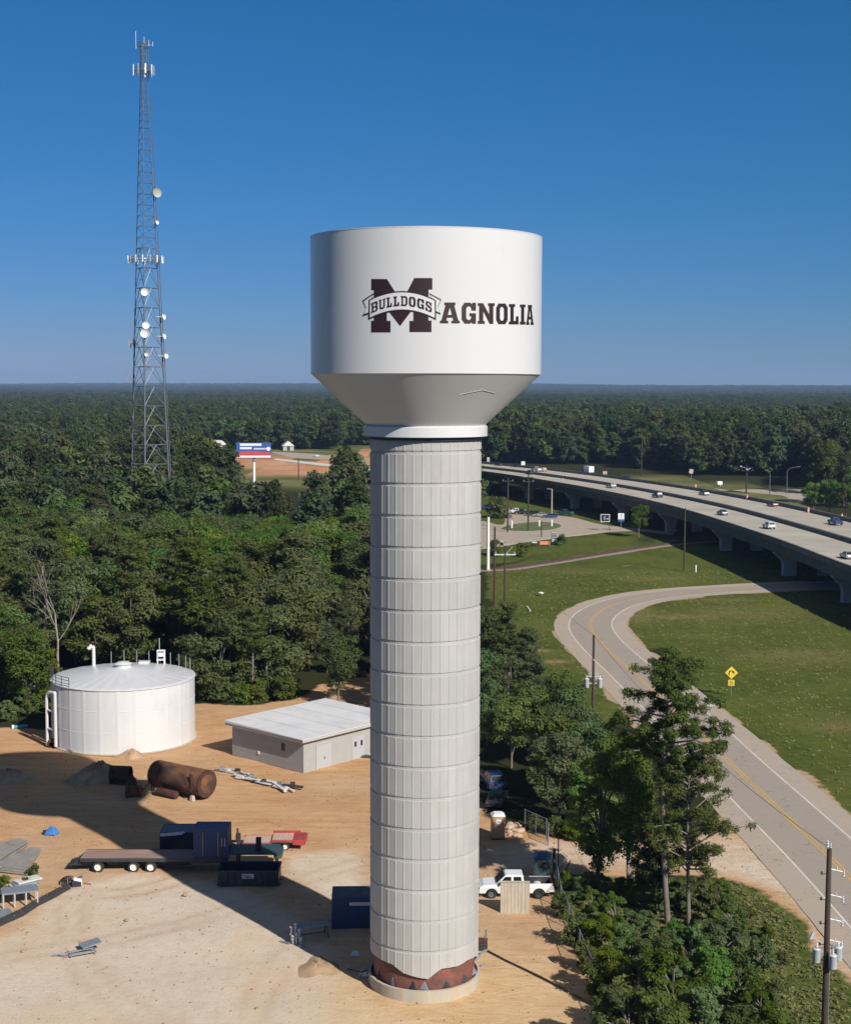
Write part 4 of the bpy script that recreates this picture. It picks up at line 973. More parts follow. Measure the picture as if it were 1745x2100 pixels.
x, y = g(423, 1390); dead(x, y, 10, 12, 'slim bare snag at the woods edge above the pump house', rr=.10)

# --- trees right of the tower shaft, between yard and road
def rtree(kind, px, pb, ptop, label, wide=1.0, near=False, seed=1, rz=None, name=None, cat='tree', **kw):
    x, y = g(px, pb); h = hz(ptop, y)
    ms = None; H0 = None
    if near:
        H0 = h; ms = pine(seed, H=h, **kw) if kind == 'pine' else broad(seed, H=h, **kw)
    return tree(kind, x, y, h, label, None, ms, H0, wide, rz, name, cat)
GRP = 'trees between the yard and the country road'
bigs = [
 ('olive', 1003, 1400, 1245, 1.0), ('pine', 1042, 1425, 1240, 1.15), ('pine', 1082, 1450, 1292, 1.2), ('broad', 1004, 1480, 1330, 1.0), ('olive', 1050, 1500, 1345, 1.1), ('pine', 1100, 1505, 1350, 1.2),
 ('bright', 1050, 1575, 1420, 1.0), ('broad', 1128, 1560, 1385, 1.1), ('broad', 1162, 1575, 1398, 1.0), ('olive', 1130, 1640, 1455, 1.1), ('broad', 1183, 1625, 1440, 1.0),
 ('broad', 1205, 1660, 1478, 1.0), ('olive', 1150, 1690, 1500, 1.05), ('broad', 1240, 1665, 1500, .95), ('bright', 1195, 1702, 1560, .9), ('pine', 1110, 1640, 1470, 1.1), ('broad', 1000, 1530, 1390, .9), ('bright', 1222, 1712, 1580, .8)]
for i, (k, px, pb, pt, wd) in enumerate(bigs):
    x, y = g(px, pb)
    where = 'right beside the concrete shaft' if px < 1020 else ('near the two tall poles' if pb < 1460 else ('overhanging the fence behind the tan portable toilet' if pb > 1620 else 'in the thicket left of the transformer pole'))
    o = tree(k, x, y, hz(pt, y), KW[k] + ' ' + where, GRP, wide=wd)
# the tall pines in the foreground with their own, finer crowns
rtree('pine', 1372, 1893, 1348, 'tallest foreground pine with a heavy dark crown overlapping the road', near=True, seed=903, n=32000, size=.115, low=.54, spread=.20, m='pine_leaf', rz=.4, flat=.75, stp=.5, cs=.64)
rtree('pine', 1415, 1898, 1560, 'shorter foreground pine with ragged branches reaching right over the dirt verge', near=True, seed=911, n=19000, size=.11, low=.34, spread=.29, m='pine_leaf', rz=2.0, dens=.9, flat=.8, stp=.6, cs=.9)
rtree('broad', 1292, 1830, 1478, 'tall thin-stemmed green tree left of the foreground pines', near=True, seed=921, n=12000, size=.13, spread=.10, low=.22, lobes=34, m='bush_leaf', lr=.55, bark='bark_pale')
rtree('broad', 1225, 1812, 1530, 'slender bright green tree beside the driveway left of the pines', near=True, seed=925, n=15000, size=.13, spread=.21, low=.15, lobes=26, m='bright_leaf', lr=.6)
rtree('pine', 1338, 1870, 1690, 'young pine squeezed between the thin tree and the tallest pine', near=True, seed=931, n=11000, size=.11, low=.30, spread=.2, m='pine_leaf', flat=.8, stp=.7)
# thicket along the bottom right
bush = [(1165, 1825, 1785, 0), (1200, 1838, 1790, 1), (1240, 1845, 1795, 0), (1280, 1850, 1798, 2), (1320, 1862, 1800, 0), (1350, 1872, 1805, 1), (1400, 1872, 1800, 0), (1440, 1868, 1795, 2), (1480, 1865, 1805, 0), (1465, 1900, 1835, 1), (1215, 1870, 1822, 0), (1180, 1850, 1800, 0), (1262, 1905, 1835, 0), (1320, 1930, 1862, 1), (1385, 1960, 1890, 0), (1450, 1950, 1868, 1), (1500, 1915, 1835, 0), (1232, 1955, 1880, 2), (1290, 1990, 1895, 0), (1350, 2010, 1905, 1), (1420, 2015, 1905, 0), (1485, 1990, 1875, 1),
        (1255, 2050, 1950, 2), (1315, 2085, 1965, 0), (1385, 2100, 1940, 1), (1450, 2085, 1945, 0), (1515, 2050, 1950, 1), (1560, 2095, 2005, 0), (1290, 2180, 2030, 1), (1360, 2200, 2040, 2), (1435, 2190, 2030, 0), (1510, 2180, 2050, 1), (1590, 2190, 2080, 0), (1330, 2320, 2120, 1), (1420, 2330, 2110, 0), (1520, 2320, 2120, 2), (1620, 2290, 2110, 1)]
BP = [broad(s, H=6., n=10000, size=.115, m=mm, spread=.42, low=.10, lobes=15) for s, mm in ((951, 'broad_leaf'), (952, 'pine_leaf'), (953, 'bush_leaf'), (954, 'broad_leaf'))]
BL = ['dark leafy thicket tree', 'needle-leaved young tree', 'yellow-green bushy sapling']
for i, (px, pb, pt, k) in enumerate(bush):
    x, y = g(px, pb); loc = 'at the foot of the foreground pines' if pb < 2000 else 'at the bottom edge right of the tower base'
    tree('broad', x, y, hz(pt, y) * 1.05, BL[k] + ' ' + loc, 'young trees in the roadside thicket', BP[k if k < 2 or i % 2 else k], 6., 1.05, name='young_tree')
# low shrubs on the grass bank, by the lot and at the wood's edge
SB = [broad(s, H=2., n=2600, size=.085, m='bush_leaf', spread=.5, low=.02, lobes=14, lr=1.7) for s in (971, 972)]
def shrub(px, py, h, label, group=None, wide=1.0):
    x, y = g(px, py); tree('broad', x, y, h, label, group, rt_.choice(SB), 2., wide, name='shrub', cat='shrub')
for px, py, h in [(1535, 1900, 1.6), (1575, 1925, 1.2), (1560, 1985, 2.2), (1608, 1975, .9), (1590, 2060, 1.8), (1500, 1870, 1.4)]:
    shrub(px, py, h, 'low shrub on the rough grass bank beside the near power pole', 'shrubs on the grass bank')
for px, py, h in [(1175, 1722, 1.8), (1215, 1722, 2.2), (1255, 1724, 1.6), (1100, 1702, 1.5), (1135, 1712, 1.8), (1300, 1722, 1.2)]:
    shrub(px, py, h, 'leafy shrub along the far side of the dirt driveway', 'shrubs along the driveway', 1.2)
for px, py, h in [(1158, 1880, 2.0), (1178, 1935, 2.4), (1205, 1990, 2.2), (1222, 2045, 2.4), (1250, 2110, 2.6), (1160, 1830, 1.6)]:
    shrub(px, py, h, 'scrubby bush growing through the yard fence right of the tower', 'bushes along the yard fence', 1.0)
shrub(1023, 1062, 7, 'round dark bush at the corner of the parking lot', None, 1.1)
x, y = g(1310, 1100); tree('broad', x, y, hz(1032, y), 'small ragged tree pressed against the viaduct edge')
for px, py, h in [(*z3(650, 490), 3.5), (*z3(300, 480), 4), (*z3(1140, 345), 3.0)]: shrub(px, py, h, 'scrub bush in the grass between the side road and the railway', 'scrub by the railway', 1.1)
for px, py, h in [(20, 1480, 2.5), (60, 1470, 3), (95, 1462, 3), (425, 1436, 3), (470, 1440, 3.2), (500, 1442, 2.6), (530, 1442, 3), (445, 1430, 4), (580, 1436, 3.4)]:
    shrub(px, py, h, 'leafy undergrowth bush at the edge of the woods above the yard', 'bushes at the woods edge', 1.2)

# --- trees beyond the viaduct and on its right
beyond = []
for px, pb, pt, k in [(1668, 1050, 985, 'bright'), (1700, 1058, 980, 'broad'), (1735, 1062, 985, 'broad'), (1690, 1030, 930, 'olive'), (1730, 1035, 925, 'pine'), (1760, 1040, 940, 'broad'), (1675, 1008, 900, 'pine'), (1712, 1012, 895, 'olive'), (1750, 1015, 900, 'pine'), (1790, 1030, 920, 'broad')]:
    x, y = g(px, pb); tree(k, x, y, hz(pt, y), KW[k] + ' at the right edge beyond the viaduct', 'trees beyond the viaduct')

# ------------------------------------------------------------------ the far wood: thousands of trees that read as one mass
rf_ = np.random.RandomState(4)
FX, FY, FS = [], [], []
for x, y in rest: FX.append(x); FY.append(y); FS.append(1.0)
d = 386.
while d < 15500:
    sc = max(1., d / 2200.); st_ = 7.2 * sc; n_ = int(.86 * d / st_)
    xx = (np.arange(n_) - n_ / 2 + rf_.rand(n_) * .9) * st_; yy = d + rf_.uniform(-.5, .5, n_) * st_
    FX += list(xx); FY += list(yy); FS += [sc] * n_; d += st_ * .9
FX = np.array(FX); FY = np.array(FY); FS = np.array(FS)
w_ = FY * math.cos(PITCH) + CAMH * math.sin(PITCH); fpx = CXP + FPX * FX / w_; fpy = CYP - FPX * (FY * math.sin(PITCH) - CAMH * math.cos(PITCH)) / w_
keep = np.ones(len(FX), bool)
keep &= ~((FY < 400) & (fpx > 760) & (FX > -5))
keep &= ~((fpx > 470) & (fpx < 700) & (FY > 372) & (FY < 985))
keep &= ~((fpx > 395) & (fpx <= 470) & (FY > 530) & (FY < 1000))
keep &= ~((fpx >= 700) & (fpx < 900) & (FY > 560) & (FY < 1050))
dke = np.interp(FY, [p_.y for p_ in DK[::-1]], [p_.x for p_ in DK[::-1]])   # near edge of the viaduct at this distance
keep &= ~((FY < 760) & (FX > -2) & (FX < dke + 46))
keep &= ~((FY < 640) & (fpx > 985) & (FX < dke))
keep &= ~((fpx > 1270) & (fpx < 1660) & (fpy > 975)) & ~((fpx >= 1640) & (fpy > 1000))
keep &= ~((fpx > 740) & (fpx < 1300) & (fpy > 952))
keep &= (np.hypot(FX - LX, FY - LY) > 9)
for xx, yy in ((-3.5, 190), (-.5, 196), (2.5, 191), (-4, 203), (-1, 209), (3, 205), (-5, 217), (0, 221), (4, 216), (-4, 228), (1, 231), (4.5, 227)):
    tree('broad' if (xx + yy) % 2 < 1 else 'olive', xx, yy, rt_.uniform(10, 13), 'tree standing directly behind the concrete shaft and hidden by it', 'trees hidden by the shaft')
patch = vnoise(FX, FY, 260, 31); keep &= ~((patch > .80) & (FY > 1100) & (FY < 5000) & (rf_.rand(len(FX)) < .7))
FX, FY, FS = FX[keep], FY[keep], FS[keep]
# the woods go on behind the concrete shaft
bx, by = [], []
for yv in np.arange(236, 640, 6.6):
    for xv in np.arange(-.034 * yv, .036 * yv, 6.4):
        x_, y_ = xv + rf_.uniform(-1.8, 1.8), yv + rf_.uniform(-1.8, 1.8); p0_ = proj(x_, y_)[0]; m_ = 4.6 * 3000 / y_
        if p0_ - m_ * .7 < 768 or p0_ + m_ > 985: continue
        if min(math.hypot(x_ - v.x, y_ - v.y) for v in RC) < 7: continue
        bx.append(x_); by.append(y_)
FX = np.append(FX, bx); FY = np.append(FY, by); FS = np.append(FS, np.full(len(bx), .92))
FZ = hterr(FX, FY)
H_ = FS * (.85 + .45 * rf_.rand(len(FX))) * (.85 + .3 * vnoise(FX, FY, 120, 33)) * np.where((FX > 0) & (FY < 1500), 1.15, 1.0)
wm = bpy.data.meshes.new('far_wood'); wm.vertices.add(len(FX)); wm.vertices.foreach_set('co', np.stack([FX, FY, FZ], 1).astype(np.float32).ravel())
HV = H_ / FS * (1 + .5 * np.clip((FS - 1) / 6, 0, 1))
for nme, arr in (('size', H_), ('size_z', HV), ('turn', rf_.rand(len(FX)) * 6.28)):
    a = wm.attributes.new(nme, 'FLOAT', 'POINT'); a.data.foreach_set('value', arr.astype(np.float32))
wood = bpy.data.objects.new('far_wood', wm); col.objects.link(wood); tag(wood, 'endless dark green forest stretching to the horizon', 'forest', kind='stuff')
src = bpy.data.collections.new('far_tree_shapes')
for k, (mk, s_, mm) in enumerate((('p', 501, 'far_leaf'), ('b', 502, 'far_leaf'), ('p', 503, 'pine_olive'), ('b', 504, 'far_leaf'), ('b', 505, 'broad_leaf'), ('p', 506, 'far_leaf'))):
    cm = (pine(s_, H=18, n=1500, size=.48, m=mm, low=.35, spread=.21, stp=.8, flat=.7, cs=1.2) if mk == 'p' else broad(s_, H=15, n=1500, size=.55, m=mm, spread=.27, low=.15))[0]
    o = bpy.data.objects.new('far_tree_crown', cm); src.objects.link(o)
ng = bpy.data.node_groups.new('scatter_trees', 'GeometryNodeTree')
ng.interface.new_socket('Geometry', in_out='INPUT', socket_type='NodeSocketGeometry'); ng.interface.new_socket('Geometry', in_out='OUTPUT', socket_type='NodeSocketGeometry')
N = ng.nodes; L_ = ng.links
gi, go = N.new('NodeGroupInput'), N.new('NodeGroupOutput'); iop = N.new('GeometryNodeInstanceOnPoints'); ci = N.new('GeometryNodeCollectionInfo')
ci.inputs['Collection'].default_value = src; ci.inputs['Separate Children'].default_value = True; ci.inputs['Reset Children'].default_value = True
iop.inputs['Pick Instance'].default_value = True
ns, ntu = N.new('GeometryNodeInputNamedAttribute'), N.new('GeometryNodeInputNamedAttribute')
for nd, nm in ((ns, 'size'), (ntu, 'turn')): nd.data_type = 'FLOAT'; nd.inputs['Name'].default_value = nm
rv = N.new('FunctionNodeRandomValue'); rv.data_type = 'INT'; rv.inputs[4].default_value = 0; rv.inputs[5].default_value = 5
nz_ = N.new('GeometryNodeInputNamedAttribute'); nz_.data_type = 'FLOAT'; nz_.inputs['Name'].default_value = 'size_z'
csc = N.new('ShaderNodeCombineXYZ'); L_.new(ns.outputs[0], csc.inputs[0]); L_.new(ns.outputs[0], csc.inputs[1]); L_.new(nz_.outputs[0], csc.inputs[2])
cx3 = N.new('ShaderNodeCombineXYZ'); L_.new(ntu.outputs[0], cx3.inputs[2])
L_.new(gi.outputs[0], iop.inputs['Points']); L_.new(ci.outputs[0], iop.inputs['Instance']); L_.new(rv.outputs[2], iop.inputs['Instance Index'])
L_.new(cx3.outputs[0], iop.inputs['Rotation']); L_.new(csc.outputs[0], iop.inputs['Scale']); L_.new(iop.outputs[0], go.inputs[0])
md = wood.modifiers.new('scatter', 'NODES'); md.node_group = ng
print('far trees', len(FX), 'near', len(cand))

# ------------------------------------------------------------------ loose stones on the yard, tufts in the grass
def scatter_mesh(name, sel, n, seed, kind_):
    rs = np.random.RandomState(seed); ix = rs.choice(np.where(sel)[0], n); cx_, cy_, cz_ = gx[ix] + rs.uniform(-.4, .4, n), gy[ix] + rs.uniform(-.4, .4, n), gz[ix]
    if kind_ == 'stone':
        b = np.array([(1, 0, 0), (0, 1, 0), (-1, 0, 0), (0, -1, 0), (0, 0, .8), (0, 0, -.5)], float); s_ = (.03 + .10 * rs.rand(n) ** 4)[:, None, None]
        a = rs.uniform(0, 6.28, n); rot = np.stack([np.cos(a), -np.sin(a), np.sin(a), np.cos(a)], 1).reshape(n, 2, 2); P = b[None] * s_ * rs.uniform(.7, 1.3, (n, 6, 1)); P[:, :, :2] = np.einsum('nij,nkj->nki', rot, P[:, :, :2])
        P += np.stack([cx_, cy_, cz_ + .02], 1)[:, None, :]; F = np.array([(0, 1, 4), (1, 2, 4), (2, 3, 4), (3, 0, 4), (1, 0, 5), (2, 1, 5), (3, 2, 5), (0, 3, 5)]); k = 6
        return npmesh(name, P.reshape(-1, 3), (F[None] + (np.arange(n) * k)[:, None, None]).reshape(-1, 3), M['rubble_dark'])
    m_ = 5; C = np.repeat(np.stack([cx_, cy_, cz_ + .10], 1), m_, 0) + rs.normal(0, .16, (n * m_, 3)) * np.array([1, 1, .35]); Nn = np.tile([0, -.3, .8], (n * m_, 1)).astype(float)
    P, F = leaf_quads(C, Nn, .13, rs, 1.2); return npmesh(name, P, F, M['tuft'], np.repeat(np.repeat(rs.rand(n), m_), 4))
M['rubble_dark'] = mat('yard_stones', (.30, .22, .155), .95, var=.5, scale=6)
M['tuft'] = foliage('grass_tuft', (.060, .075, .018), (.17, .17, .055), .0, .2)
inyard = (gx > -48) & (gx < 45) & (gy > 86) & (gy < 185)
for nm_, cat_, lab_, sel_, n_, kd_ in (('loose_stones', 'stones', 'small loose stones strewn over the sandy yard', inyard & (m_dirt > .9), 5200, 'stone'),
    ('grass_tufts', 'grass', 'coarse tufts growing through the mown grass field', (gy < 340) & (gy > 125) & (gx < 112) & (m_grass > .85) & (dist > 7.2), 9000, 'tuft'), ('rough_grass', 'grass', 'rough tussocks covering the bank beside the near power pole', (gy > 78) & (gy < 130) & (gx < 45) & (m_bank > .8) & (dist > 8), 3800, 'tuft')):
    o = bpy.data.objects.new(nm_, scatter_mesh(nm_, sel_, n_, 77, kd_)); col.objects.link(o); tag(o, lab_, cat_, kind='stuff')

# ------------------------------------------------------------------ air
hm = bpy.data.materials.new('haze'); hm.use_nodes = True; hn = hm.node_tree
hn.nodes.remove(hn.nodes['Principled BSDF']); pv_ = hn.nodes.new('ShaderNodeVolumePrincipled')
pv_.inputs['Color'].default_value = (.40, .62, 1.0, 1); pv_.inputs['Density'].default_value = HAZE = 0.000062; pv_.inputs['Anisotropy'].default_value = 0.0
hn.links.new(pv_.outputs[0], hn.nodes['Material Output'].inputs['Volume'])
mb = MB(); mb.bb(-16800, 16800, -950, 17800, -2, 190)
hz_o = mb.build('haze', hm); tag(hz_o, 'thin blue haze over the far forest', 'haze', kind='stuff')
# ------------------------------------------------------------------ vehicles
def wheel(parent, x, y, r, w, rim='rim', dual=False):
    mb = MB(); mb.lathe([(r * .62, -w / 2), (r * .93, -w / 2), (r, -w * .32), (r, w * .32), (r * .93, w / 2), (r * .62, w / 2)], 22, (0, 0, 0), 'Y', close=True)
    o = mb.build('wheel', 'black', parent, smooth=True); o.location = (x, y, r)
    mr = MB(); mr.lathe([(0, -w * .28), (r * .25, -w * .30), (r * .30, -w * .16), (r * .52, -w * .20), (r * .63, -w * .44), (r * .63, w * .44), (r * .52, w * .20), (r * .30, w * .16), (r * .25, w * .30), (0, w * .28)], 18, (0, 0, 0), 'Y')
    mr.build('rim', rim, o, smooth=True); return o
BODY = {  # side profiles (x forward), W, wheel x, wheel r, cabin profile
 'sedan': dict(W=1.82, b=[(-2.35, .32), (-2.40, .62), (-2.30, .92), (-1.6, .98), (1.0, .98), (2.05, .84), (2.38, .62), (2.36, .30)], c=[(-1.85, .97), (-1.15, 1.42), (.25, 1.44), (1.10, .97)], w=(-1.42, 1.42), r=.33),
 'suv': dict(W=1.95, b=[(-2.38, .38), (-2.42, .75), (-2.35, 1.08), (1.0, 1.08), (2.15, .98), (2.40, .72), (2.38, .36)], c=[(-2.30, 1.07), (-2.02, 1.70), (.15, 1.72), (1.05, 1.07)], w=(-1.42, 1.45), r=.37),
 'pickup': dict(W=2.0, b=[(-2.95, .50), (-2.98, .78), (-2.95, 1.18), (1.15, 1.20), (2.55, 1.12), (2.92, .85), (2.92, .45)], c=[(-.75, 1.19), (-.55, 1.86), (.85, 1.88), (1.55, 1.18)], w=(-1.85, 1.95), r=.41),
}
def make_car(kind, paint, name, label, cat, group=None):
    B = BODY[kind]; W = B['W'] / 2; o = empty(name, (0, 0, 0), 0, label, cat, group)
    b = B['b']; xr, xf = B['w']; r = B['r'] + .07
    # wheel arches cut into the lower edge of the body profile
    low = []
    for xc in (xf, xr):
        for k in range(7):
            a = math.pi * k / 6; low.append((xc + r * math.cos(a), max(b[0][1], B['r'] * .95 + r * math.sin(a))))
    prof = b + low
    mb = MB()
    n = len(prof); P = [Vector((x, 0, z)) for x, z in prof]; T = tessellate_polygon([[Vector((x, z, 0)) for x, z in prof]])
    ins = lambda z: .09 if z > .9 else 0
    V = [(x, W - ins(z), z) for x, z in prof] + [(x, -W + ins(z), z) for x, z in prof]
    mb.add(V, [tuple(t) for t in T] + [tuple(i + n for i in t[::-1]) for t in T] + [((i + 1) % n, i, n + i, n + (i + 1) % n) for i in range(n)])
    mb.build('body', paint, o)
    c = B['c']; zt = c[1][1]; zb_ = c[0][1]
    def yi(z, e=0): return W - .10 - (z - zb_) / (zt - zb_) * .20 + e
    mb = MB(); V = [(x, yi(z), z) for x, z in c] + [(x, -yi(z), z) for x, z in c]
    mb.add(V, [(0, 1, 2, 3), (7, 6, 5, 4), (1, 0, 4, 5), (2, 1, 5, 6), (3, 2, 6, 7), (0, 3, 7, 4)]); mb.build('cabin', paint, o, bevel=.05)
    def lerp2(p, q, t): return (p[0] + (q[0] - p[0]) * t, p[1] + (q[1] - p[1]) * t)
    # side glass
    for sg in (-1, 1):
        segs = ((.10, .52), (.58, .92)) if kind != 'pickup' else ((.06, .44), (.52, .90))
        for s0, s1 in segs:
            q = []
            for s_, t in ((s0, .12), (s1, .12), (s1, .84), (s0, .84)):
                lo = lerp2(c[0], c[3], s_); hi = lerp2(c[1], c[2], s_); p_ = lerp2(lo, hi, t); q.append((p_[0], sg * (yi(p_[1]) + .006), p_[1]))
            m2 = MB(); m2.add(q + [(x, y - sg * .03, z) for x, y, z in q], [(0, 1, 2, 3), (7, 6, 5, 4), (0, 4, 5, 1), (1, 5, 6, 2), (2, 6, 7, 3), (3, 7, 4, 0)]); m2.build('side_window', 'glass', o)
    for nm, (p, q) in (('windshield', (c[3], c[2])), ('rear_window', (c[0], c[1]))):
        a, d = lerp2(p, q, .10), lerp2(p, q, .90); nx_ = .02 if nm == 'windshield' else -.02
        V = [(a[0] + nx_, -yi(a[1]) + .10, a[1] + .01), (a[0] + nx_, yi(a[1]) - .10, a[1] + .01), (d[0] + nx_, yi(d[1]) - .08, d[1] + .01), (d[0] + nx_, -yi(d[1]) + .08, d[1] + .01)]
        m2 = MB(); m2.add(V, [(0, 1, 2, 3)]); m2.build(nm, 'glass', o)
    for x in (xr, xf):
        for sg in (-1, 1): wheel(o, x, sg * (W - .12), B['r'], .24, 'car_silver')
    xf_, zf_ = b[-2][0], b[-2][1]; xb_ = b[1][0]
    for sg in (-1, 1):
        m2 = MB(); m2.box((xf_ - .03, sg * (W - .32), zf_ + .03), (.12, .36, .15)); m2.build('headlight', 'lamp_clear', o)
        m2 = MB(); m2.box((xb_ + .03, sg * (W - .22), b[1][1] + .12), (.10, .22, .22)); m2.build('taillight', 'lamp_red', o)
    m2 = MB(); m2.box((xf_ + .0, 0, b[-1][1] + .10), (.10, B['W'] * .86, .16)); m2.box((xb_ + .03, 0, b[0][1] + .08), (.10, B['W'] * .86, .16)); m2.build('bumper', 'black' if kind != 'sedan' else paint, o)
    if kind == 'pickup':
        m2 = MB(); m2.bb(-2.85, -.85, -W + .2, W - .2, 1.205, 1.215); m2.build('cargo_bed', 'black', o)
        m2 = MB()
        for sg in (-1, 1): m2.bb(-2.93, -.82, sg * (W - .15) - .06, sg * (W - .15) + .06, 1.19, 1.30)
        m2.bb(-2.95, -2.87, -W + .15, W - .15, 1.19, 1.30); m2.build('bed_rail', paint, o)
    return o
cars = {}
def place_car(kind, paint, x, y, z, rz, name, label, cat, group=None):
    key = (kind, paint)
    if key in cars:
        o = copy_tree(cars[key]); o['label'] = label; o['category'] = cat
        if group: o['group'] = group
        elif 'group' in o: del o['group']
    else: o = cars[key] = make_car(kind, paint, name, label, cat, group)
    o.location = (x, y, z); o.rotation_euler = (0, 0, rz); return o
VG = 'vehicles driving on the viaduct'
NMK = {'sedan': ('passenger_car', 'car'), 'suv': ('passenger_car', 'car'), 'pickup': ('pickup_truck', 'pickup')}
for kind, paint, P_, near_, lab in [
    ('suv', 'car_dark', zc(590, 330), 1, 'dark car far out on the near carriageway close to the concrete shaft'),
    ('suv', 'car_silver', zc(1440, 468), 1, 'silver car following far behind the dark hatchback on the near carriageway'),
    ('suv', 'car_dark', zd(208, 430), 1, 'dark car on the near carriageway beside the grey car across the barrier'),
    ('sedan', 'car_grey', zd(725, 565), 1, 'grey car on the near carriageway just behind the white car'),
    ('suv', 'car_white', zd(1095, 672), 1, 'white car on the near carriageway above the widest pier'),
    ('sedan', 'car_silver', zd(1716, 905), 1, 'silver car cut off by the right edge on the near carriageway'),
    ('sedan', 'car_dark', zc(265, 242), 0, 'dark car nearest the shaft on the far carriageway'),
    ('sedan', 'car_dark', zc(447, 254), 0, 'second dark car from the shaft on the far carriageway'),
    ('pickup', 'car_white', zc(660, 300), 0, 'white pickup pulling a small trailer on the far carriageway'),
    ('sedan', 'car_dark', zc(1600, 385), 0, 'dark car behind the light blue box truck on the far carriageway'),
    ('sedan', 'car_grey', zd(578, 410), 0, 'grey car on the far carriageway between two orange barrels'),
    ('sedan', 'car_maroon', zd(1122, 497), 0, 'maroon car on the far carriageway right of the middle orange barrel'),
    ('pickup', 'car_blue', zd(1620, 640), 0, 'dark blue pickup at the right end of the far carriageway')]:
    v, a = put_on_deck(*P_); place_car(kind, paint, v.x, v.y, DZ + .02, a if not near_ else a, NMK[kind][0], lab, NMK[kind][1], VG)
v, a = put_on_deck(*zc(735, 300)); o = empty('utility_trailer', (v.x, v.y, DZ + .02), a, 'low trailer loaded with pale boxes behind the white pickup on the viaduct', 'trailer')
mb = MB(); mb.box((0, 0, .6), (4.2, 1.9, .2)); mb.build('trailer_bed', 'galv', o); mb = MB(); mb.box((.4, 0, 1.1), (2.8, 1.6, .8)); mb.build('cargo', 'plank_light', o)
for sg in (-1, 1): wheel(o, -.4, sg * 1.0, .33, .2)
v, a = put_on_deck(*zc(1200, 325)); o = empty('box_truck', (v.x, v.y, DZ + .02), a, 'light blue and white box truck on the far carriageway of the viaduct', 'truck')
mb = MB(); mb.box((-.6, 0, 1.95), (4.6, 2.3, 2.4)); mb.build('cargo_box', 'car_white', o, bevel=.05)
mb = MB(); mb.prism([(1.75, .5), (1.75, 2.5), (2.7, 2.5), (3.4, 1.5), (4.1, 1.35), (4.15, .5)], -1.05, 1.05); mb.build('cab', 'car_blue', o, bevel=.06)
mb = MB(); mb.add([(2.78, -.85, 2.42), (2.78, .85, 2.42), (3.40, .85, 1.58), (3.40, -.85, 1.58)], [(0, 1, 2, 3)]); mb.build('windshield', 'glass', o)
for x in (-1.9, 3.1):
    for sg in (-1, 1): wheel(o, x, sg * 1.0, .42, .3, 'car_silver')
for i, (P_, lab) in enumerate(((zd(510, 358), 'orange traffic barrel farthest up the viaduct shoulder'), (zd(920, 445), 'middle orange traffic barrel on the viaduct shoulder'), (zd(1405, 548), 'orange traffic barrel nearest to the blue pickup'), (zd(1672, 600), 'orange traffic barrel at the right edge behind the blue pickup'), (zc(938, 388), 'small orange marker standing on the near carriageway'))):
    v, a = put_on_deck(*P_); sc = .95 if i < 4 else .45
    o = empty('traffic_barrel', (v.x, v.y, DZ + .015), 0, lab, 'traffic barrel', 'orange barrels on the viaduct')
    mb = MB(); mb.lathe([(.42 * sc, 0), (.42 * sc, .12 * sc), (.33 * sc, .14 * sc), (.27 * sc, 1.5 * sc), (.16 * sc, 1.62 * sc), (0, 1.62 * sc)], 14); mb.build('barrel_body', 'orange', o, smooth=True)
    for z_ in (.55, 1.05): mb = MB(); mb.lathe([(.335 * sc, z_ * sc), (.32 * sc, (z_ + .17) * sc)], 14); mb.build('reflective_band', 'portable_white', o)
# signs and boxes on the far parapet of the viaduct
for X, Y, w, h, mm, lab, nm in ((378, 165, 1.2, 2.0, 'trim', 'tall pale sign on the far parapet near the shaft', 'road_sign'), (850, 195, 1.6, 1.6, 'portable_white', 'square white sign standing above the far parapet', 'road_sign'), (1405, 298, 1.6, 1.2, 'plank_light', 'pale box sign low on the far parapet', 'road_sign')):
    v, a = put_on_deck(*zc(X, Y + 55)); i = s_of(v.x, v.y); p_, _ = dk(cum[i], 36.2, 0)
    o = empty(nm, (p_.x, p_.y, 6.8), 0, lab, 'road sign'); mb = MB(); mb.box((0, 0, 2.2 + h / 2), (w, .08, h)); mb.build('sign_face', mm, o)
    mb = MB(); mb.tube((-w * .3, .08, -.4), (-w * .3, .08, 2.4 + h), .07); mb.tube((w * .3, .08, -.4), (w * .3, .08, 2.4 + h), .07); mb.box((0, .1, 2.3), (w, .1, .1)); mb.build('sign_post', 'galv', o)

# cars in the lot, on the side road
for kind, paint, P_, rz, lab in [('suv', 'car_blue', zc(130, 705), 2.9, 'dark blue car parked left of the round bush in the lot'), ('sedan', 'car_white', zc(205, 700), 2.9, 'white car parked left of the round bush in the lot'),
    ('pickup', 'car_white', zc(455, 752), 2.95, 'white pickup parked between the two lot poles'), ('pickup', 'car_dark', zc(520, 758), 2.95, 'black pickup parked beside the white one in the lot'), ('suv', 'car_dark', zc(622, 772), 2.9, 'black car parked right of the taller lot pole'),
    ('sedan', 'car_silver', zc(705, 782), 2.95, 'silver car parked in the middle of the lot row'), ('sedan', 'car_blue', zc(800, 795), 2.95, 'dark blue car parked at the right end of the lot row')]:
    x, y = g(*P_); place_car(kind, paint, x, y, .035, rz, NMK[kind][0], lab, NMK[kind][1], 'vehicles parked in the lot')
x, y = g(*zc(960, 765)); o = place_car('pickup', 'car_teal', x, y, .035, 2.4, 'pickup_truck', 'teal pickup parked at the shadow edge under the viaduct', 'pickup')
# cars in the dark gap under the trees beside the shaft
x, y = g(1013, 1612); place_car('suv', 'car_blue', x, y, .0, 1.75, 'passenger_car', 'dark blue car parked in tree shade right beside the shaft', 'car')
x, y = g(1020, 1648); place_car('sedan', 'car_dark', x, y, .0, 1.4, 'passenger_car', 'dark car parked in tree shade above the tan portable toilet', 'car')

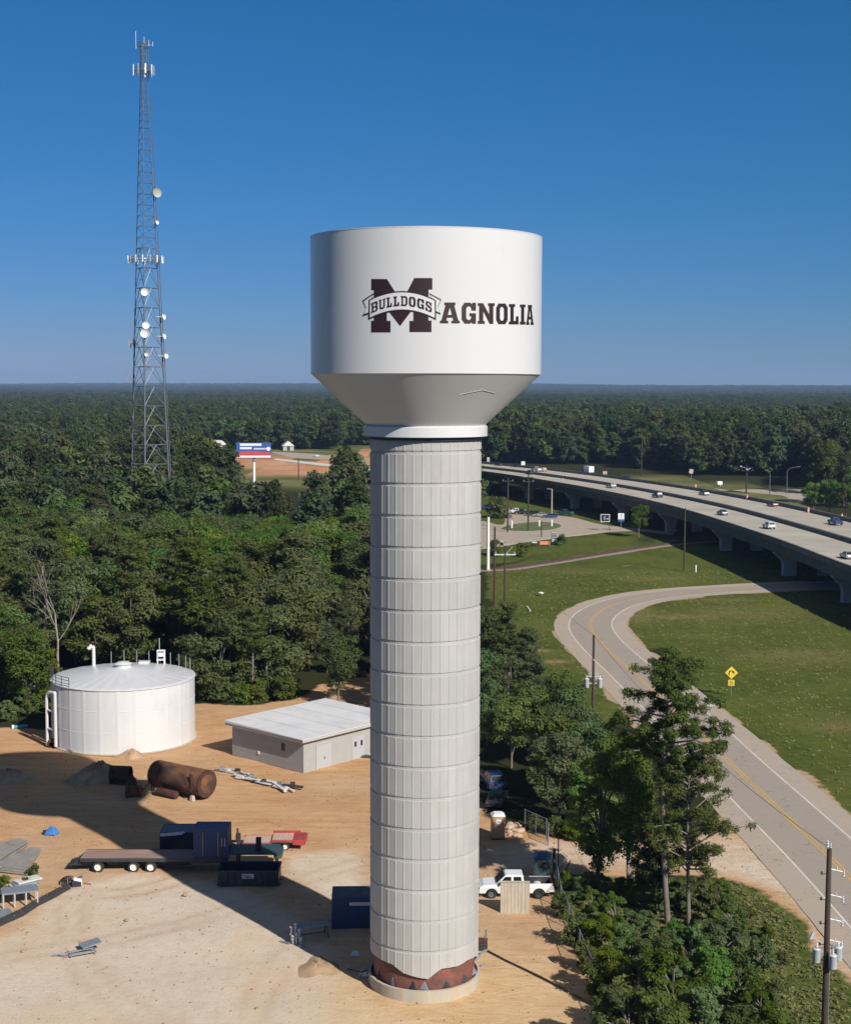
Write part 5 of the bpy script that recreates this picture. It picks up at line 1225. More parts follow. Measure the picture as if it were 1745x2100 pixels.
# ------------------------------------------------------------------ the white crew-cab pickup by the tower
def big_pickup(x, y, rz):
    o = empty('crew_cab_pickup', (x, y, 0), rz, 'white four-door pickup parked right of the tower base', 'pickup')
    W = 1.0; r = .42; xf, xr = 2.0, -1.95
    b = [(-3.15, .62), (-3.18, .85), (-3.10, 1.28), (-.72, 1.30), (1.35, 1.26), (2.65, 1.18), (2.98, 1.02), (3.05, .75), (3.02, .50)]
    low = []
    for xc in (xf, xr):
        for k in range(9):
            a = math.pi * k / 8; low.append((xc + .52 * math.cos(a), max(.50, .42 + .50 * math.sin(a))))
        if xc == xf: low.append((-.5, .48))
    prof = b + low; n = len(prof); T = tessellate_polygon([[Vector((px_, pz_, 0)) for px_, pz_ in prof]])
    ins = lambda z: .06 if z > 1.1 else 0
    mb = MB(); V = [(px_, W - ins(pz_), pz_) for px_, pz_ in prof] + [(px_, -W + ins(pz_), pz_) for px_, pz_ in prof]
    side = [((i + 1) % n, i, n + i, n + (i + 1) % n) for i in range(n) if i != 2]      # open cargo bed: no top between 2 and 3
    mb.add(V, [tuple(t) for t in T] + [tuple(i + n for i in t[::-1]) for t in T] + side); mb.build('body', 'car_white', o)
    mb = MB(); mb.bb(-3.02, -.80, -.80, .80, .78, .82); mb.bb(-3.05, -.76, .80, .93, .8, 1.25); mb.bb(-3.05, -.76, -.93, -.80, .8, 1.25); mb.bb(-3.07, -3.02, -.8, .8, .8, 1.25); mb.bb(-.80, -.74, -.8, .8, .8, 1.27); mb.build('cargo_bed', 'dark_steel', o)
    mb = MB(); mb.bb(-1.25, -.86, -.78, .78, .84, 1.42); mb.build('tool_box', 'black', o)
    c = [(-.74, 1.28), (-.62, 1.96), (.82, 1.98), (1.62, 1.25)]; zt, zb_ = 1.96, 1.26
    def yi(z): return W - .09 - (z - zb_) / (zt - zb_) * .17
    mb = MB(); V = [(px_, yi(pz_), pz_) for px_, pz_ in c] + [(px_, -yi(pz_), pz_) for px_, pz_ in c]
    mb.add(V, [(0, 1, 2, 3), (7, 6, 5, 4), (1, 0, 4, 5), (2, 1, 5, 6), (3, 2, 6, 7), (0, 3, 7, 4)]); mb.build('cabin', 'car_white', o, bevel=.06)
    for sg in (-1, 1):
        for q0 in ([(-.52, 1.36), (.18, 1.36), (.18, 1.82), (-.46, 1.82)], [(.36, 1.36), (1.34, 1.34), (.86, 1.82), (.36, 1.82)]):
            q = [(px_, sg * (yi(pz_) + .008), pz_) for px_, pz_ in q0]
            m2 = MB(); m2.add(q + [(a_, b_ - sg * .04, c_) for a_, b_, c_ in q], [(0, 1, 2, 3), (7, 6, 5, 4), (0, 4, 5, 1), (1, 5, 6, 2), (2, 6, 7, 3), (3, 7, 4, 0)]); m2.build('side_window', 'glass', o)
        for x0, x1 in ((-.62, .27), (.27, 1.18)):
            m2 = MB(); m2.bb(x0 + .02, x1 - .02, sg * W - .01, sg * W + .006, .56, 1.08); d_ = m2.build('door', 'car_white', o, bevel=.004)
            m2 = MB(); m2.bb(x0 + .08, x0 + .26, sg * (W + .02) - .02, sg * (W + .02) + .02, .98, 1.03); m2.build('handle', 'black', d_)
        m2 = MB(); m2.box((1.28, sg * (W + .12), 1.38), (.12, .22, .26)); m2.build('wing_mirror', 'black', o)
        m2 = MB(); m2.box((2.99, sg * .78, .93), (.10, .28, .24)); m2.build('headlight', 'lamp_clear', o)
        m2 = MB(); m2.box((-3.14, sg * .90, 1.05), (.08, .14, .34)); m2.build('taillight', 'lamp_red', o)
        for xx in (xf, xr): wheel(o, xx, sg * .86, r, .30, 'dark_steel' if xx < 0 else 'car_grey')
    m2 = MB(); m2.add([(1.56, -.80, 1.33), (1.56, .80, 1.33), (.90, .74, 1.90), (.90, -.74, 1.90)], [(0, 1, 2, 3)])
    ob = m2.build('windshield', 'glass', o); ob.location = (.03, 0, .02)
    m2 = MB(); m2.box((3.03, 0, .92), (.06, 1.15, .34)); m2.build('grille', 'car_silver', o)
    m2 = MB(); m2.box((3.08, 0, .60), (.16, 1.96, .22)); m2.box((-3.22, 0, .62), (.18, 1.8, .2)); m2.build('bumper', 'car_silver', o)
    return o
x, y = g(1050, 1842); big_pickup(x + .35, y + .75, R(181.5))
# tan slatted form panel in front of it
x, y = g(1058, 1873); o = empty('wooden_form_panel', (x, y, 0), R(-1), 'tan slatted wooden panel standing in front of the white pickup', 'panel')
mb = MB(); mb.bb(-1.18, 1.18, 0, .10, .05, 2.55); mb.build('panel_board', 'plywood', o)
for k in range(9): mb = MB(); mb.bb(-1.16 + k * .285, -1.10 + k * .285, -.022, -.002, .08, 2.50); mb.build('batten', 'plywood', o)
mb = MB(); mb.bb(-1.2, 1.2, -.06, .14, 2.56, 2.64); mb.bb(-1.2, 1.2, -.06, .14, -.02, .045); mb.build('rail', 'plywood', o)
mb = MB(); mb.tube((-.9, .12, 2.0), (-.9, 1.1, .05), .05); mb.tube((.9, .12, 2.0), (.9, 1.1, .05), .05); mb.build('brace', 'plywood', o)
# tan portable toilet
def portable(x, y, rz, body, roof, label, w=1.18, h=2.15):
    o = empty('portable_toilet', (x, y, 0), rz, label, 'portable toilet')
    mb = MB(); mb.bb(-w / 2, w / 2, -w / 2, w / 2, .08, h); mb.build('cabin', body, o, bevel=.03)
    mb = MB(); mb.bb(-w / 2 - .05, w / 2 + .05, -w / 2 - .05, w / 2 + .05, 0, .10); mb.build('base', 'dark_steel', o)
    mb = MB(); mb.add([(-w / 2 - .07, -w / 2 - .07, h), (w / 2 + .07, -w / 2 - .07, h), (w / 2 + .07, w / 2 + .07, h), (-w / 2 - .07, w / 2 + .07, h), (-w * .3, -w * .42, h + .22), (w * .3, -w * .42, h + .22), (w * .3, w * .42, h + .22), (-w * .3, w * .42, h + .22)], [(3, 2, 1, 0), (4, 5, 6, 7), (0, 1, 5, 4), (1, 2, 6, 5), (2, 3, 7, 6), (3, 0, 4, 7)]); mb.build('roof', roof, o, bevel=.03)
    mb = MB(); mb.bb(-w * .40, w * .40, -w / 2 - .03, -w / 2 - .002, .14, h - .10); d_ = mb.build('door', body, o, bevel=.01)
    for xx in (-.34, -.12, .10, .32): mb = MB(); mb.bb(xx * w - .02, xx * w + .02, -w / 2 - .05, -w / 2 - .032, .2, h * .62); mb.build('door_rib', body, d_)
    return o, d_
x, y = g(1023, 1722); o, d_ = portable(x, y + .6, R(4), 'portable_tan', 'portable_white', 'tan portable toilet with a white roof across the driveway', 1.22, 2.2)
mb = MB(); mb.bb(-.24, .26, -.665, -.645, 1.52, 1.92); sg_ = mb.build('sign_plate', 'portable_white', d_)
mb = MB(); mb.bb(-.14, .16, -.672, -.666, 1.66, 1.70); mb.bb(-.10, .12, -.672, -.666, 1.74, 1.78); mb.build('print', 'sign_blue', sg_)
x, y = g(1114, 1812); o, d_ = portable(x, y + .6, R(-6), 'girder', 'car_blue', 'dark green portable toilet with a shiny blue roof behind the pickup', 1.35, 2.2)
mb = MB(); mb.bb(-.30, .34, -.735, -.715, 1.45, 1.95); mb.build('vent_opening', 'ink', d_)

# ------------------------------------------------------------------ steel boxes and trailers in the yard
def corrug(o, L, W, H, paint, roofm, n=18, nm='side_wall'):
    """container standing on z=0, length along x"""
    mb = MB(); mb.bb(0, L, 0, W, .12, H - .08); mb.build('box_shell', paint, o)
    for y0, sg in ((0, -1), (W, 1)):
        mb = MB()
        for k in range(n):
            x = .2 + (L - .4) * (k + .25) / n; w = (L - .4) / n * .5; mb.bb(x, x + w, y0 - .035 if sg < 0 else y0 + .002, y0 - .002 if sg < 0 else y0 + .035, .2, H - .2)
        mb.build('corrugation', paint, o)
    for x0, sg in ((0, -1), (L, 1)):
        mb = MB()
        for k in range(8):
            y = .2 + (W - .4) * (k + .25) / 8; w = (W - .4) / 8 * .5; mb.bb(x0 - .035 if sg < 0 else x0 + .002, x0 - .002 if sg < 0 else x0 + .035, y, y + w, .2, H - .2)
        mb.build('corrugation', paint, o)
    mb = MB()
    for x in (-.05, L - .07):
        for y in (-.05, W - .07): mb.bb(x, x + .12, y, y + .12, .0, H)
    for y in (-.052, W - .068): mb.bb(.07, L - .07, y, y + .12, 0, .14); mb.bb(.07, L - .07, y, y + .12, H - .12, H)
    for x in (-.052, L - .068): mb.bb(x, x + .12, .07, W - .07, 0, .14); mb.bb(x, x + .12, .07, W - .07, H - .12, H)
    mb.build('frame', paint, o)
    mb = MB(); mb.bb(.07, L - .07, .07, W - .07, H - .07, H - .02); mb.build('container_roof', roofm, o)
# blue container half hidden by the shaft
x, y = g(684, 1907); o = empty('storage_container', (x, y, 0), R(2), 'blue shipping container with a white label half hidden behind the shaft', 'container'); corrug(o, 6.06, 2.44, 2.6, 'blue_steel', 'blue_roof', 24)
mb = MB(); mb.bb(1.35, 4.0, -.075, -.056, 1.92, 2.16); lb = mb.build('label_plate', 'portable_white', o)
mb = MB()
for k in range(14): mb.bb(1.5 + k * .17, 1.5 + k * .17 + .09, -.081, -.076, 1.99, 2.09)
mb.build('print', 'sign_blue', lb)
# step-deck trailer
TXL, TYY = g(190, 1793); o = empty('flatbed_trailer', (TXL, TYY, 0), R(.4), 'long step-deck flatbed trailer with weathered plank deck and three white-hubbed axles', 'trailer')
DH = 1.28
mb = MB(); mb.bb(-1.0, 11.6, .05, 2.55, DH - .06, DH); mb.build('plank_deck', 'plank', o)
mb = MB(); mb.bb(-1.0, 11.6, -.0, .048, DH - .28, DH + .03); mb.bb(-1.0, 11.6, 2.552, 2.60, DH - .28, DH + .03); mb.bb(-1.0, 11.6, .55, .75, DH - .55, DH - .07); mb.bb(-1.0, 11.6, 1.85, 2.05, DH - .55, DH - .07)
for k in range(22): mb.bb(-.9 + k * .58, -.82 + k * .58, .05, 2.55, DH - .22, DH - .07)
mb.build('chassis', 'dark_steel', o)
mb = MB(); mb.bb(2.3, 8.6, .52, .54, .55, DH - .3); mb.build('side_skirt', 'black', o)
mb = MB(); mb.prism([(-2.2, .55), (-1.6, .75), (-1.0, 1.25), (-1.0, .6)], .35, 2.2); mb.build('tail_ramp', 'dark_steel', o)
mb = MB(); mb.bb(-1.06, -1.01, .1, 2.5, .85, 1.15); mb.build('tail_board', 'red_paint', o)
for xx in (.55, 3.65, 5.15):
    for yy in (.22, 2.38): wheel(o, xx, yy, .50, .42)
    mb = MB(); mb.tube((xx, .3, .5), (xx, 2.3, .5), .08, n=8); mb.build('axle', 'dark_steel', o)
mb = MB(); mb.bb(11.61, 16.3, 0, 2.6, 1.62, 1.78); mb.bb(11.61, 11.9, .3, 2.3, .9, 1.61); mb.bb(15.9, 16.6, .2, 2.4, 1.25, 1.61); mb.build('gooseneck_deck', 'girder', o)
mb = MB()
for yy in (.5, 2.1): mb.bb(12.6, 12.75, yy - .08, yy + .08, 0.03, 1.6); mb.bb(12.5, 12.85, yy - .15, yy + .15, 0, .03)
for yy in (.5, 2.1): mb.bb(16.0, 16.15, yy - .08, yy + .08, 0.03, 1.24)
mb.build('landing_gear', 'dark_steel', o)
mb = MB(); mb.bb(14.3, 14.75, .55, .95, 1.79, 2.95); mb.build('winch_post', 'black', o)
# tall blue steel box standing on the trailer
o2 = empty('steel_box', (TXL + 8.95, TYY + .25, 1.31), R(.4), 'tall blue steel box with pale door bars standing on the flatbed trailer', 'container'); corrug(o2, 2.95, 2.1, 2.6, 'blue_steel', 'blue_steel', 10)
for xx in (.78, 2.12): mb = MB(); mb.tube((xx, -.09, .15), (xx, -.09, 2.35), .035, n=6); mb.build('locking_bar', 'plank_light', o2)
for xx in (2.45, 2.7): mb = MB(); mb.tube((xx, -.08, 1.0), (xx, -.08, 1.8), .03, n=6); mb.build('locking_bar', 'silver_can', o2)
# long dark container behind the trailer
x, y = g(331, 1752); o = empty('storage_container', (x, y, 0), R(1), 'dark navy container behind the flatbed trailer with a white sheet on its roof', 'container'); corrug(o, 6.0, 2.6, 1.95, 'navy', 'blue_steel', 20)
x, y = g(345, 1717, 1.96); o = empty('white_sheet', (x, y + .4, 1.965), R(18), 'white sheet lying on the roof of the dark navy container', 'sheet')
mb = MB(); mb.bb(-.7, 1.3, -.35, .45, 0, .04); mb.bb(-.2, 1.5, -.1, .3, .041, .08); mb.build('board', 'scrap', o)
# open roll-off dumpster
x, y = g(449, 1822); o = empty('dumpster', (x, y, 0), R(.5), 'open charcoal roll-off dumpster with a white plate in front of the trailer', 'dumpster')
L_d, W_d, H_d = 5.15, 2.45, 1.45
mb = MB(); mb.bb(0, L_d, 0, .07, .12, H_d); mb.bb(0, L_d, W_d - .07, W_d, .12, H_d); mb.bb(0, .07, .07, W_d - .07, .12, H_d); mb.bb(L_d - .07, L_d, .07, W_d - .07, .12, H_d); mb.bb(.07, L_d - .07, .07, W_d - .07, .12, .2); mb.build('body', 'navy', o)
mb = MB(); mb.bb(-.06, L_d + .06, -.07, -.003, H_d - .12, H_d + .02); mb.bb(-.06, L_d + .06, W_d + .003, W_d + .07, H_d - .12, H_d + .02); mb.bb(-.07, -.003, 0, W_d, H_d - .12, H_d + .02); mb.bb(L_d + .003, L_d + .07, 0, W_d, H_d - .12, H_d + .02); mb.build('top_rim', 'navy', o)
for k in range(9):
    xx = .15 + k * .59
    if 1.9 < xx < 3.1: continue
    mb = MB(); mb.bb(xx, xx + .09, -.075, -.004, .2, H_d - .13); mb.build('side_rib', 'navy', o)
mb = MB(); mb.bb(-.15, L_d + .15, .5, .7, 0, .115); mb.bb(-.15, L_d + .15, 1.75, 1.95, 0, .115); mb.build('skid_rail', 'black', o)
mb = MB(); mb.bb(2.05, 3.05, -.04, -.004, .78, 1.2); pl = mb.build('plate', 'silver_can', o)
mb = MB(); mb.bb(2.15, 2.7, -.047, -.041, .98, 1.06); mb.bb(2.3, 2.95, -.047, -.041, .86, .92); mb.build('print', 'navy', pl)
# red lowboy
x, y = g(490, 1746); o = empty('lowboy_trailer', (x, y, 0), R(1), 'low red equipment trailer with a pale plank deck and twin axles', 'trailer')
mb = MB(); mb.bb(.5, 3.05, 0, 2.3, .60, .70); mb.bb(3.1, 5.0, 0, 2.3, .82, .92); mb.build('plank_deck', 'plank_light', o)
mb = MB(); mb.bb(.4, 3.1, -.08, -.003, .45, .74); mb.bb(.4, 3.1, 2.303, 2.38, .45, .74); mb.bb(3.05, 5.6, 2.303, 2.38, .7, 1.15); mb.bb(3.06, 5.0, -.08, -.003, .72, 1.0); mb.prism([(5.01, .5), (5.01, .95), (6.1, 1.0), (6.3, .85), (6.1, .45)], .0, 2.3); mb.build('frame', 'red_paint', o, bevel=.02)
for xx in (3.55, 4.35):
    for yy in (-.02, 2.3): wheel(o, xx, yy, .36, .24)
mb = MB(); mb.bb(3.2, 4.75, -.2, .12, .74, .80); mb.build('mudguard', 'dark_steel', o)
mb = MB(); mb.bb(-.9, .39, 1.0, 1.25, .45, .6); mb.bb(-.3, .1, .8, 1.5, .61, 1.2); mb.tube((-.05, .3, .1), (-.05, .3, 2.0), .09); mb.build('hitch', 'dark_steel', o)

# rusty tanks
cL = Vector(g(322, 1626)); cR = Vector(g(424, 1648)); ax = cR - cL; ang = math.atan2(ax.y, ax.x); Lt = ax.length + .2
o = empty('rusty_tank', (cL.x - .2, cL.y + 1.2, 0), ang, 'large rusty cylindrical steel tank lying on concrete blocks', 'steel tank'); rr = 1.42
mb = MB(); mb.lathe([(rr * .6, 0), (rr * .97, .05), (rr, .15), (rr, Lt - .15), (rr * .97, Lt - .05), (rr * .55, Lt + .05)], 40, (0, 0, rr + .25), 'X'); mb.build('tank_shell', 'rust', o, smooth=True)
mb = MB(); mb.lathe([(rr + .03, Lt * .985), (rr + .03, Lt * 1.0 + .02)], 40, (0, 0, rr + .25), 'X'); mb.build('end_rim', 'rust_dark', o)
mb = MB(); mb.box((Lt - .9, -rr - .02, rr + .5), (.22, .10, 1.9)); mb.build('side_rail', 'rust_dark', o)
for xx in (.4, 1.5): mb = MB(); mb.lathe([(rr + .02, xx), (rr + .02, xx + .1)], 40, (0, 0, rr + .25), 'X'); mb.build('seam_band', 'rust_dark', o)
for xx, yy in ((1.4, -1.3), (3.9, -1.35), (6.3, -1.2), (2, 1), (6, 1)):
    mb = MB(); mb.box((xx, yy, .28), (.45, .45, .58), taper=.75); mb.build('support_block', 'ring_concrete', o, bevel=.03)
for xx in (1.4, 6.0): mb = MB(); mb.bb(xx - .12, xx + .12, -1.1, 1.1, .05, .34); mb.build('saddle', 'rust_dark', o)
mb = MB(); mb.lathe([(0, 1.9), (.38, 1.92), (.42, 2.1), (.42, 4.4), (.38, 4.6), (0, 4.62)], 16, (0, -1.75, .45), 'X'); o3 = mb.build('small_tank', 'rust_dark', None, smooth=True); o3.location = o.location; o3.rotation_euler = o.rotation_euler; tag(o3, 'thin dark steel cylinder lying in front of the big rusty tank', 'steel tank')
x, y = g(222, 1612); o = empty('steel_tub', (x, y, 0), R(-8), 'dark rusty steel tub left of the big rusty tank', 'steel tub')
mb = MB(); mb.lathe([(.9, 0), (.9, 2.1), (.84, 2.1), (.84, .1)], 20, (0, 0, 0), 'X', close=False); mb.v = [(a_ + .1, b_ + 1.0, c_ + .95) for a_, b_, c_ in mb.v]; mb.build('tub_shell', 'rust_dark', o, smooth=True)
mb = MB(); mb.bb(.1, 2.2, .2, 1.8, 0, .3); mb.tube((.2, .2, 0), (.2, .2, 2.2), .05); mb.tube((.5, .1, 0), (.5, .1, 1.9), .04); mb.build('stand', 'rust_dark', o)
x, y = g(276, 1634); o = empty('rusty_machine', (x, y, 0), R(15), 'rusty winch machine with a jagged frame between the tub and tank', 'machine')
mb = MB(); mb.prism([(-.9, .1), (-.8, 1.1), (-.2, 1.35), (.5, .95), (1.0, .9), (.8, .1)], -.6, .7); mb.build('housing', 'rust', o, bevel=.05)
mb = MB(); mb.lathe([(.5, -.3), (.55, -.25), (.3, -.2), (.3, .9), (.55, .95), (.5, 1.0)], 18, (-.2, 0, 1.3), 'Y'); mb.build('drum', 'rust_dark', o)
mb = MB(); mb.tube((-.7, -.8, 0), (-.1, -.5, 2.3), .07); mb.tube((.6, -.8, 0), (-.1, -.5, 2.3), .07); mb.tube((.9, .6, .2), (1.9, .5, 1.5), .06); mb.tube((1.9, .5, 0), (1.9, .5, 1.5), .06); mb.build('frame', 'rust_dark', o)

# scrap planks and trusses by the pump house
rs_ = random.Random(9); A_ = Vector(g(462, 1584)); B_ = Vector(g(600, 1622))
for k in range(22):
    u = k / 21; p_ = A_.lerp(B_, u); L_p = rs_.uniform(1.6, 3.4) if u > .35 else rs_.uniform(.8, 2.0)
    mb = MB(); mb.box((0, 0, .12), (L_p, rs_.uniform(.22, .55), rs_.uniform(.06, .2)), ry=rs_.uniform(-.05, .05))
    if k % 4 == 0: mb.box((.1, .2, .3), (.5, .4, .35), rz=.6)
    o = mb.build('scrap_beam', 'scrap' if k % 4 else ('dark_steel' if k % 8 else 'galv')); o.location = (p_.x + rs_.uniform(-.5, .5), p_.y + rs_.uniform(-.9, .9), .03 + .05 * (k % 3)); o.rotation_euler = (0, 0, math.atan2((B_ - A_).y, (B_ - A_).x) + rs_.uniform(-.35, .35))
    tag(o, ('white scrap beam' if k % 4 else 'dark steel scrap piece') + ' in the jumbled row before the pump house ' + ('(left end)' if u < .34 else ('(middle)' if u < .67 else '(right end)')), 'scrap', 'scrap beams by the pump house')
    o['label'] = o['label'].replace('(', '').replace(')', '')
# dirt mounds
def mound(px, py, rx, ry, h, label, m='earth', seed=1, name='dirt_mound'):
    x, y = g(px, py); rs = np.random.RandomState(seed); mb = MB(); n, kk = 28, 9
    V = []; F = []
    for k in range(kk + 1):
        t = k / kk
        for i in range(n):
            a = 2 * math.pi * i / n; w = 1 + .18 * math.sin(a * 3 + seed) + .10 * math.sin(a * 5 + seed * 2)
            V.append((rx * t * w * math.cos(a), ry * t * w * math.sin(a), h * (math.cos(t * math.pi) * .5 + .5) * (1 + .12 * rs.normal()) - .04 - .1 * (t == 1)))
    for k in range(kk):
        for i in range(n): F.append((k * n + i, k * n + (i + 1) % n, (k + 1) * n + (i + 1) % n, (k + 1) * n + i))
    mb.add(V, F); o = mb.build(name, m, smooth=True); o.location = (x, y, 0); tag(o, label, 'dirt pile'); return o
M['earth'] = mat('earth', (.34, .23, .14), .95, var=.25, scale=.8, bump=.5, dirt=(.46, .32, .2), dirt_amt=.5)
mound(205, 1600, 4.6, 3.2, 1.7, 'broad dirt mound in the tower shadow below the storage tank', seed=2)
mound(272, 1553, 1.9, 1.2, .8, 'small dirt heap touching the foot of the storage tank', seed=5)
mound(20, 1600, 3.8, 2.6, 1.0, 'low dirt mound in the shadow at the left photo edge', seed=7)
mound(655, 1985, 2.0, 2.4, .35, 'flat reddish dirt heap left of the tower base', seed=9)
# bits at the left edge
def sheetpile(pts, z0, z1, name, label, m='sheet', n=3):
    W_ = [Vector((*g(*p), 0)) for p in pts]; c = sum(W_, Vector()) / len(W_); o = empty(name, (c.x, c.y, 0), 0, label, 'sheet stack')
    for k in range(n):
        q = [(w - c) * (1 - .04 * k) + Vector((.08 * k * (-1) ** k, .05 * k, 0)) for w in W_]; za = z0 + (z1 - z0) * k / n; zb_2 = z0 + (z1 - z0) * (k + .8) / n; L4 = len(q)
        mb = MB(); mb.add([(v.x, v.y, za) for v in q] + [(v.x, v.y, zb_2) for v in q], [tuple(range(L4 - 1, -1, -1)), tuple(range(L4, 2 * L4))] + [(i, (i + 1) % L4, L4 + (i + 1) % L4, L4 + i) for i in range(L4)]); mb.build('sheet_layer', m, o)
    for k in range(3):
        a, b = W_[0] - c, W_[1] - c; p_ = a.lerp(b, .2 + .3 * k); mb = MB(); mb.box((p_.x * .9, p_.y * .9, z0 / 2), (.15, 1.2, z0)); mb.build('bearer', 'plank', o)
    return o
sheetpile([(-60, 1790), (0, 1778), (62, 1738), (40, 1733), (-60, 1757)], .12, .6, 'steel_sheet_stack', 'long grey steel sheets stacked at the left photo edge')
sheetpile([(-60, 1800), (0, 1793), (58, 1800), (86, 1752), (62, 1750), (10, 1775)], .10, .55, 'steel_sheet_stack', 'fan-shaped stack of grey sheets just below the long steel sheets')
x, y = g(30, 1862); o = empty('steel_table', (x, y, 0), R(20), 'pale metal work table on legs near the left photo edge', 'table')
mb = MB(); mb.bb(-.9, 2.0, -.3, 1.3, 1.12, 1.25); mb.build('table_top', 'galv', o)
for xx in (-.8, .1, 1.0, 1.9):
    for yy in (-.22, 1.22): mb = MB(); mb.bb(xx - .06, xx + .06, yy - .06, yy + .06, 0, 1.115); mb.build('leg', 'trim', o)
x, y = g(50, 1820); o = empty('pallet_stack', (x, y, 0), R(25), 'pale boards piled behind the metal work table', 'pallet')
for k in range(3): mb = MB(); mb.box((.2 * k, .1 * k, .12 + .16 * k), (2.2, 1.1, .12), rz=.15 * k); mb.build('pallet', 'scrap' if k != 1 else 'galv', o)
x, y = g(4, 1890); o = empty('green_sheet', (x, y, 0), R(30), 'pale green sheet lying by the silt fence at the left edge', 'sheet'); mb = MB(); mb.box((0, .8, .2), (2.2, 2.0, .08)); mb.build('board', 'sheet_green' if 'sheet_green' in M else 'galv', o); mb = MB(); mb.box((0, .8, .08), (1.8, .3, .15)); mb.build('bearer', 'plank', o)
for px, py, h in ((72, 1800, 1.1), (5, 1842, 1.7), (55, 1818, .7)): shrub(px, py, h, 'small weed bush among the scrap at the left edge', 'weeds among the scrap')
# silt fence: black fabric on stakes
sf = [Vector(g(*p)) for p in ((-60, 1945), (0, 1898), (45, 1878), (75, 1858), (100, 1846), (128, 1830), (142, 1822))]
o = empty('silt_fence', (sf[1].x, sf[1].y, 0), 0, 'sagging black fabric silt fence running in from the left edge', 'fence'); c = sf[1]
mb = MB(); V = []
for i, p_ in enumerate(sf): q = p_ - c; h = .38 - .05 * (i % 2) ; V += [(q.x, q.y, 0), (q.x - .12, q.y + .15, h), (q.x + .15, q.y - .1, h * .7), (q.x + .35, q.y - .35, .02)]
F = []
for i in range(len(sf) - 1):
    for k in range(3): F.append((4 * i + k, 4 * i + k + 1, 4 * i + 5 + k, 4 * i + 4 + k))
mb.add(V, F); mb.build('fabric', 'tire_track', o)
for p_ in sf: mb = MB(); q = p_ - c; mb.tube((q.x, q.y, 0), (q.x - .05, q.y, .8), .03); mb.build('stake', 'plank', o)
def junk(px, py, label, cat, name, build_, rz=0):
    x, y = g(px, py); o = empty(name, (x, y, 0), rz, label, cat); build_(o); return o
def coil(o):
    mb = MB()
    for k in range(5): mb.lathe([(.55 - .05 * k, .05 + .08 * k), (.6 - .05 * k, .1 + .08 * k), (.55 - .05 * k, .14 + .08 * k), (.5 - .05 * k, .1 + .08 * k)], 20, (.1 * math.sin(k * 2), .1 * k, 0), close=True)
    mb.build('hose_coil', 'tire_track', o); mb = MB(); mb.path([(.5, 0, .08), (1.0, -.2, .05), (1.6, -.1, .08), (2.2, -.3, .05)], .05, 6); mb.build('hose_tail', 'red_paint', o)
junk(138, 1815, 'dark coil of hose at the end of the silt fence', 'hose', 'hose_coil_pile', coil)
def pump(o):
    mb = MB(); mb.box((0, 0, .25), (.8, .5, .5)); mb.tube((-.3, 0, .5), (.5, .2, .75), .1); mb.build('pump_body', 'navy', o, bevel=.04); mb = MB(); mb.box((.1, -.1, .6), (.7, .35, .18), ry=.3); mb.box((.35, .15, .2), (.25, .6, .3)); mb.build('pump_cover', 'portable_white', o)
junk(159, 1820, 'small white and navy pump at the end of the red hose', 'pump', 'water_pump', pump, .3)
def tarp(o):
    mb = MB(); mb.add([(-.6, -.3, 0), (.5, -.5, 0), (.8, .4, 0), (-.3, .6, 0), (-.3, -.1, .55), (.3, -.2, .75), (.45, .2, .6), (-.1, .3, .7)], [(0, 1, 5, 4), (1, 2, 6, 5), (2, 3, 7, 6), (3, 0, 4, 7), (4, 5, 6, 7), (3, 2, 1, 0)]); mb.build('folded_tarp', 'tarp_blue', o, bevel=.05); mb = MB(); mb.box((-.5, .1, .15), (.5, .4, .3), rz=.4); mb.build('bucket', 'navy', o)
junk(106, 1713, 'crumpled bright blue tarp alone on the sunlit dirt', 'tarp', 'blue_tarp', tarp)
def lift(o):
    mb = MB(); mb.box((.8, .7, .42), (1.5, 1.1, .10), rz=.35, ry=-.12); mb.build('steel_sheet', 'galv', o)
    mb = MB(); mb.box((.1, .1, .16), (1.9, .09, .09), rz=.3); mb.box((.3, -.5, .14), (1.9, .09, .09), rz=.3); mb.box((-.7, -.3, .12), (.09, 1.2, .09), rz=.3); mb.box((1.1, .1, .12), (.09, 1.2, .09), rz=.3); mb.tube((-.8, -.3, .1), (-2.0, -.25, .06), .05); mb.tube((-.8, -.7, .1), (-1.9, -.1, .06), .05); mb.tube((.6, .4, .1), (.6, .5, .5), .06); mb.build('frame', 'galv', o)
junk(165, 1957, 'bent grey steel rack with a tilted sheet on the pale ground', 'frame', 'bent_steel_rack', lift, .2)
def rock(o, s=.25, m='rubble'):
    mb = MB(); mb.lathe([(0, 0), (s, .02), (s * .9, s * .5), (s * .4, s * .8), (0, s * .85)], 7); mb.build('stone', m, o)
for px, py, s_, lab in ((262, 1890, .2, 'brown clod on the pale ground between trailer and tower'), (382, 1838, .24, 'pale clod below the trailer wheels'), (50, 1955, .2, 'small dark clod left of the bent steel frame'), (50, 2200 * .98, .2, 'small dark clod near the bottom left corner'), (530, 2072, .2, 'tiny stone left of the tower foot')):
    junk(px, py, lab, 'clod', 'dirt_clod', lambda o, s_=s_: rock(o, s_, 'earth'))
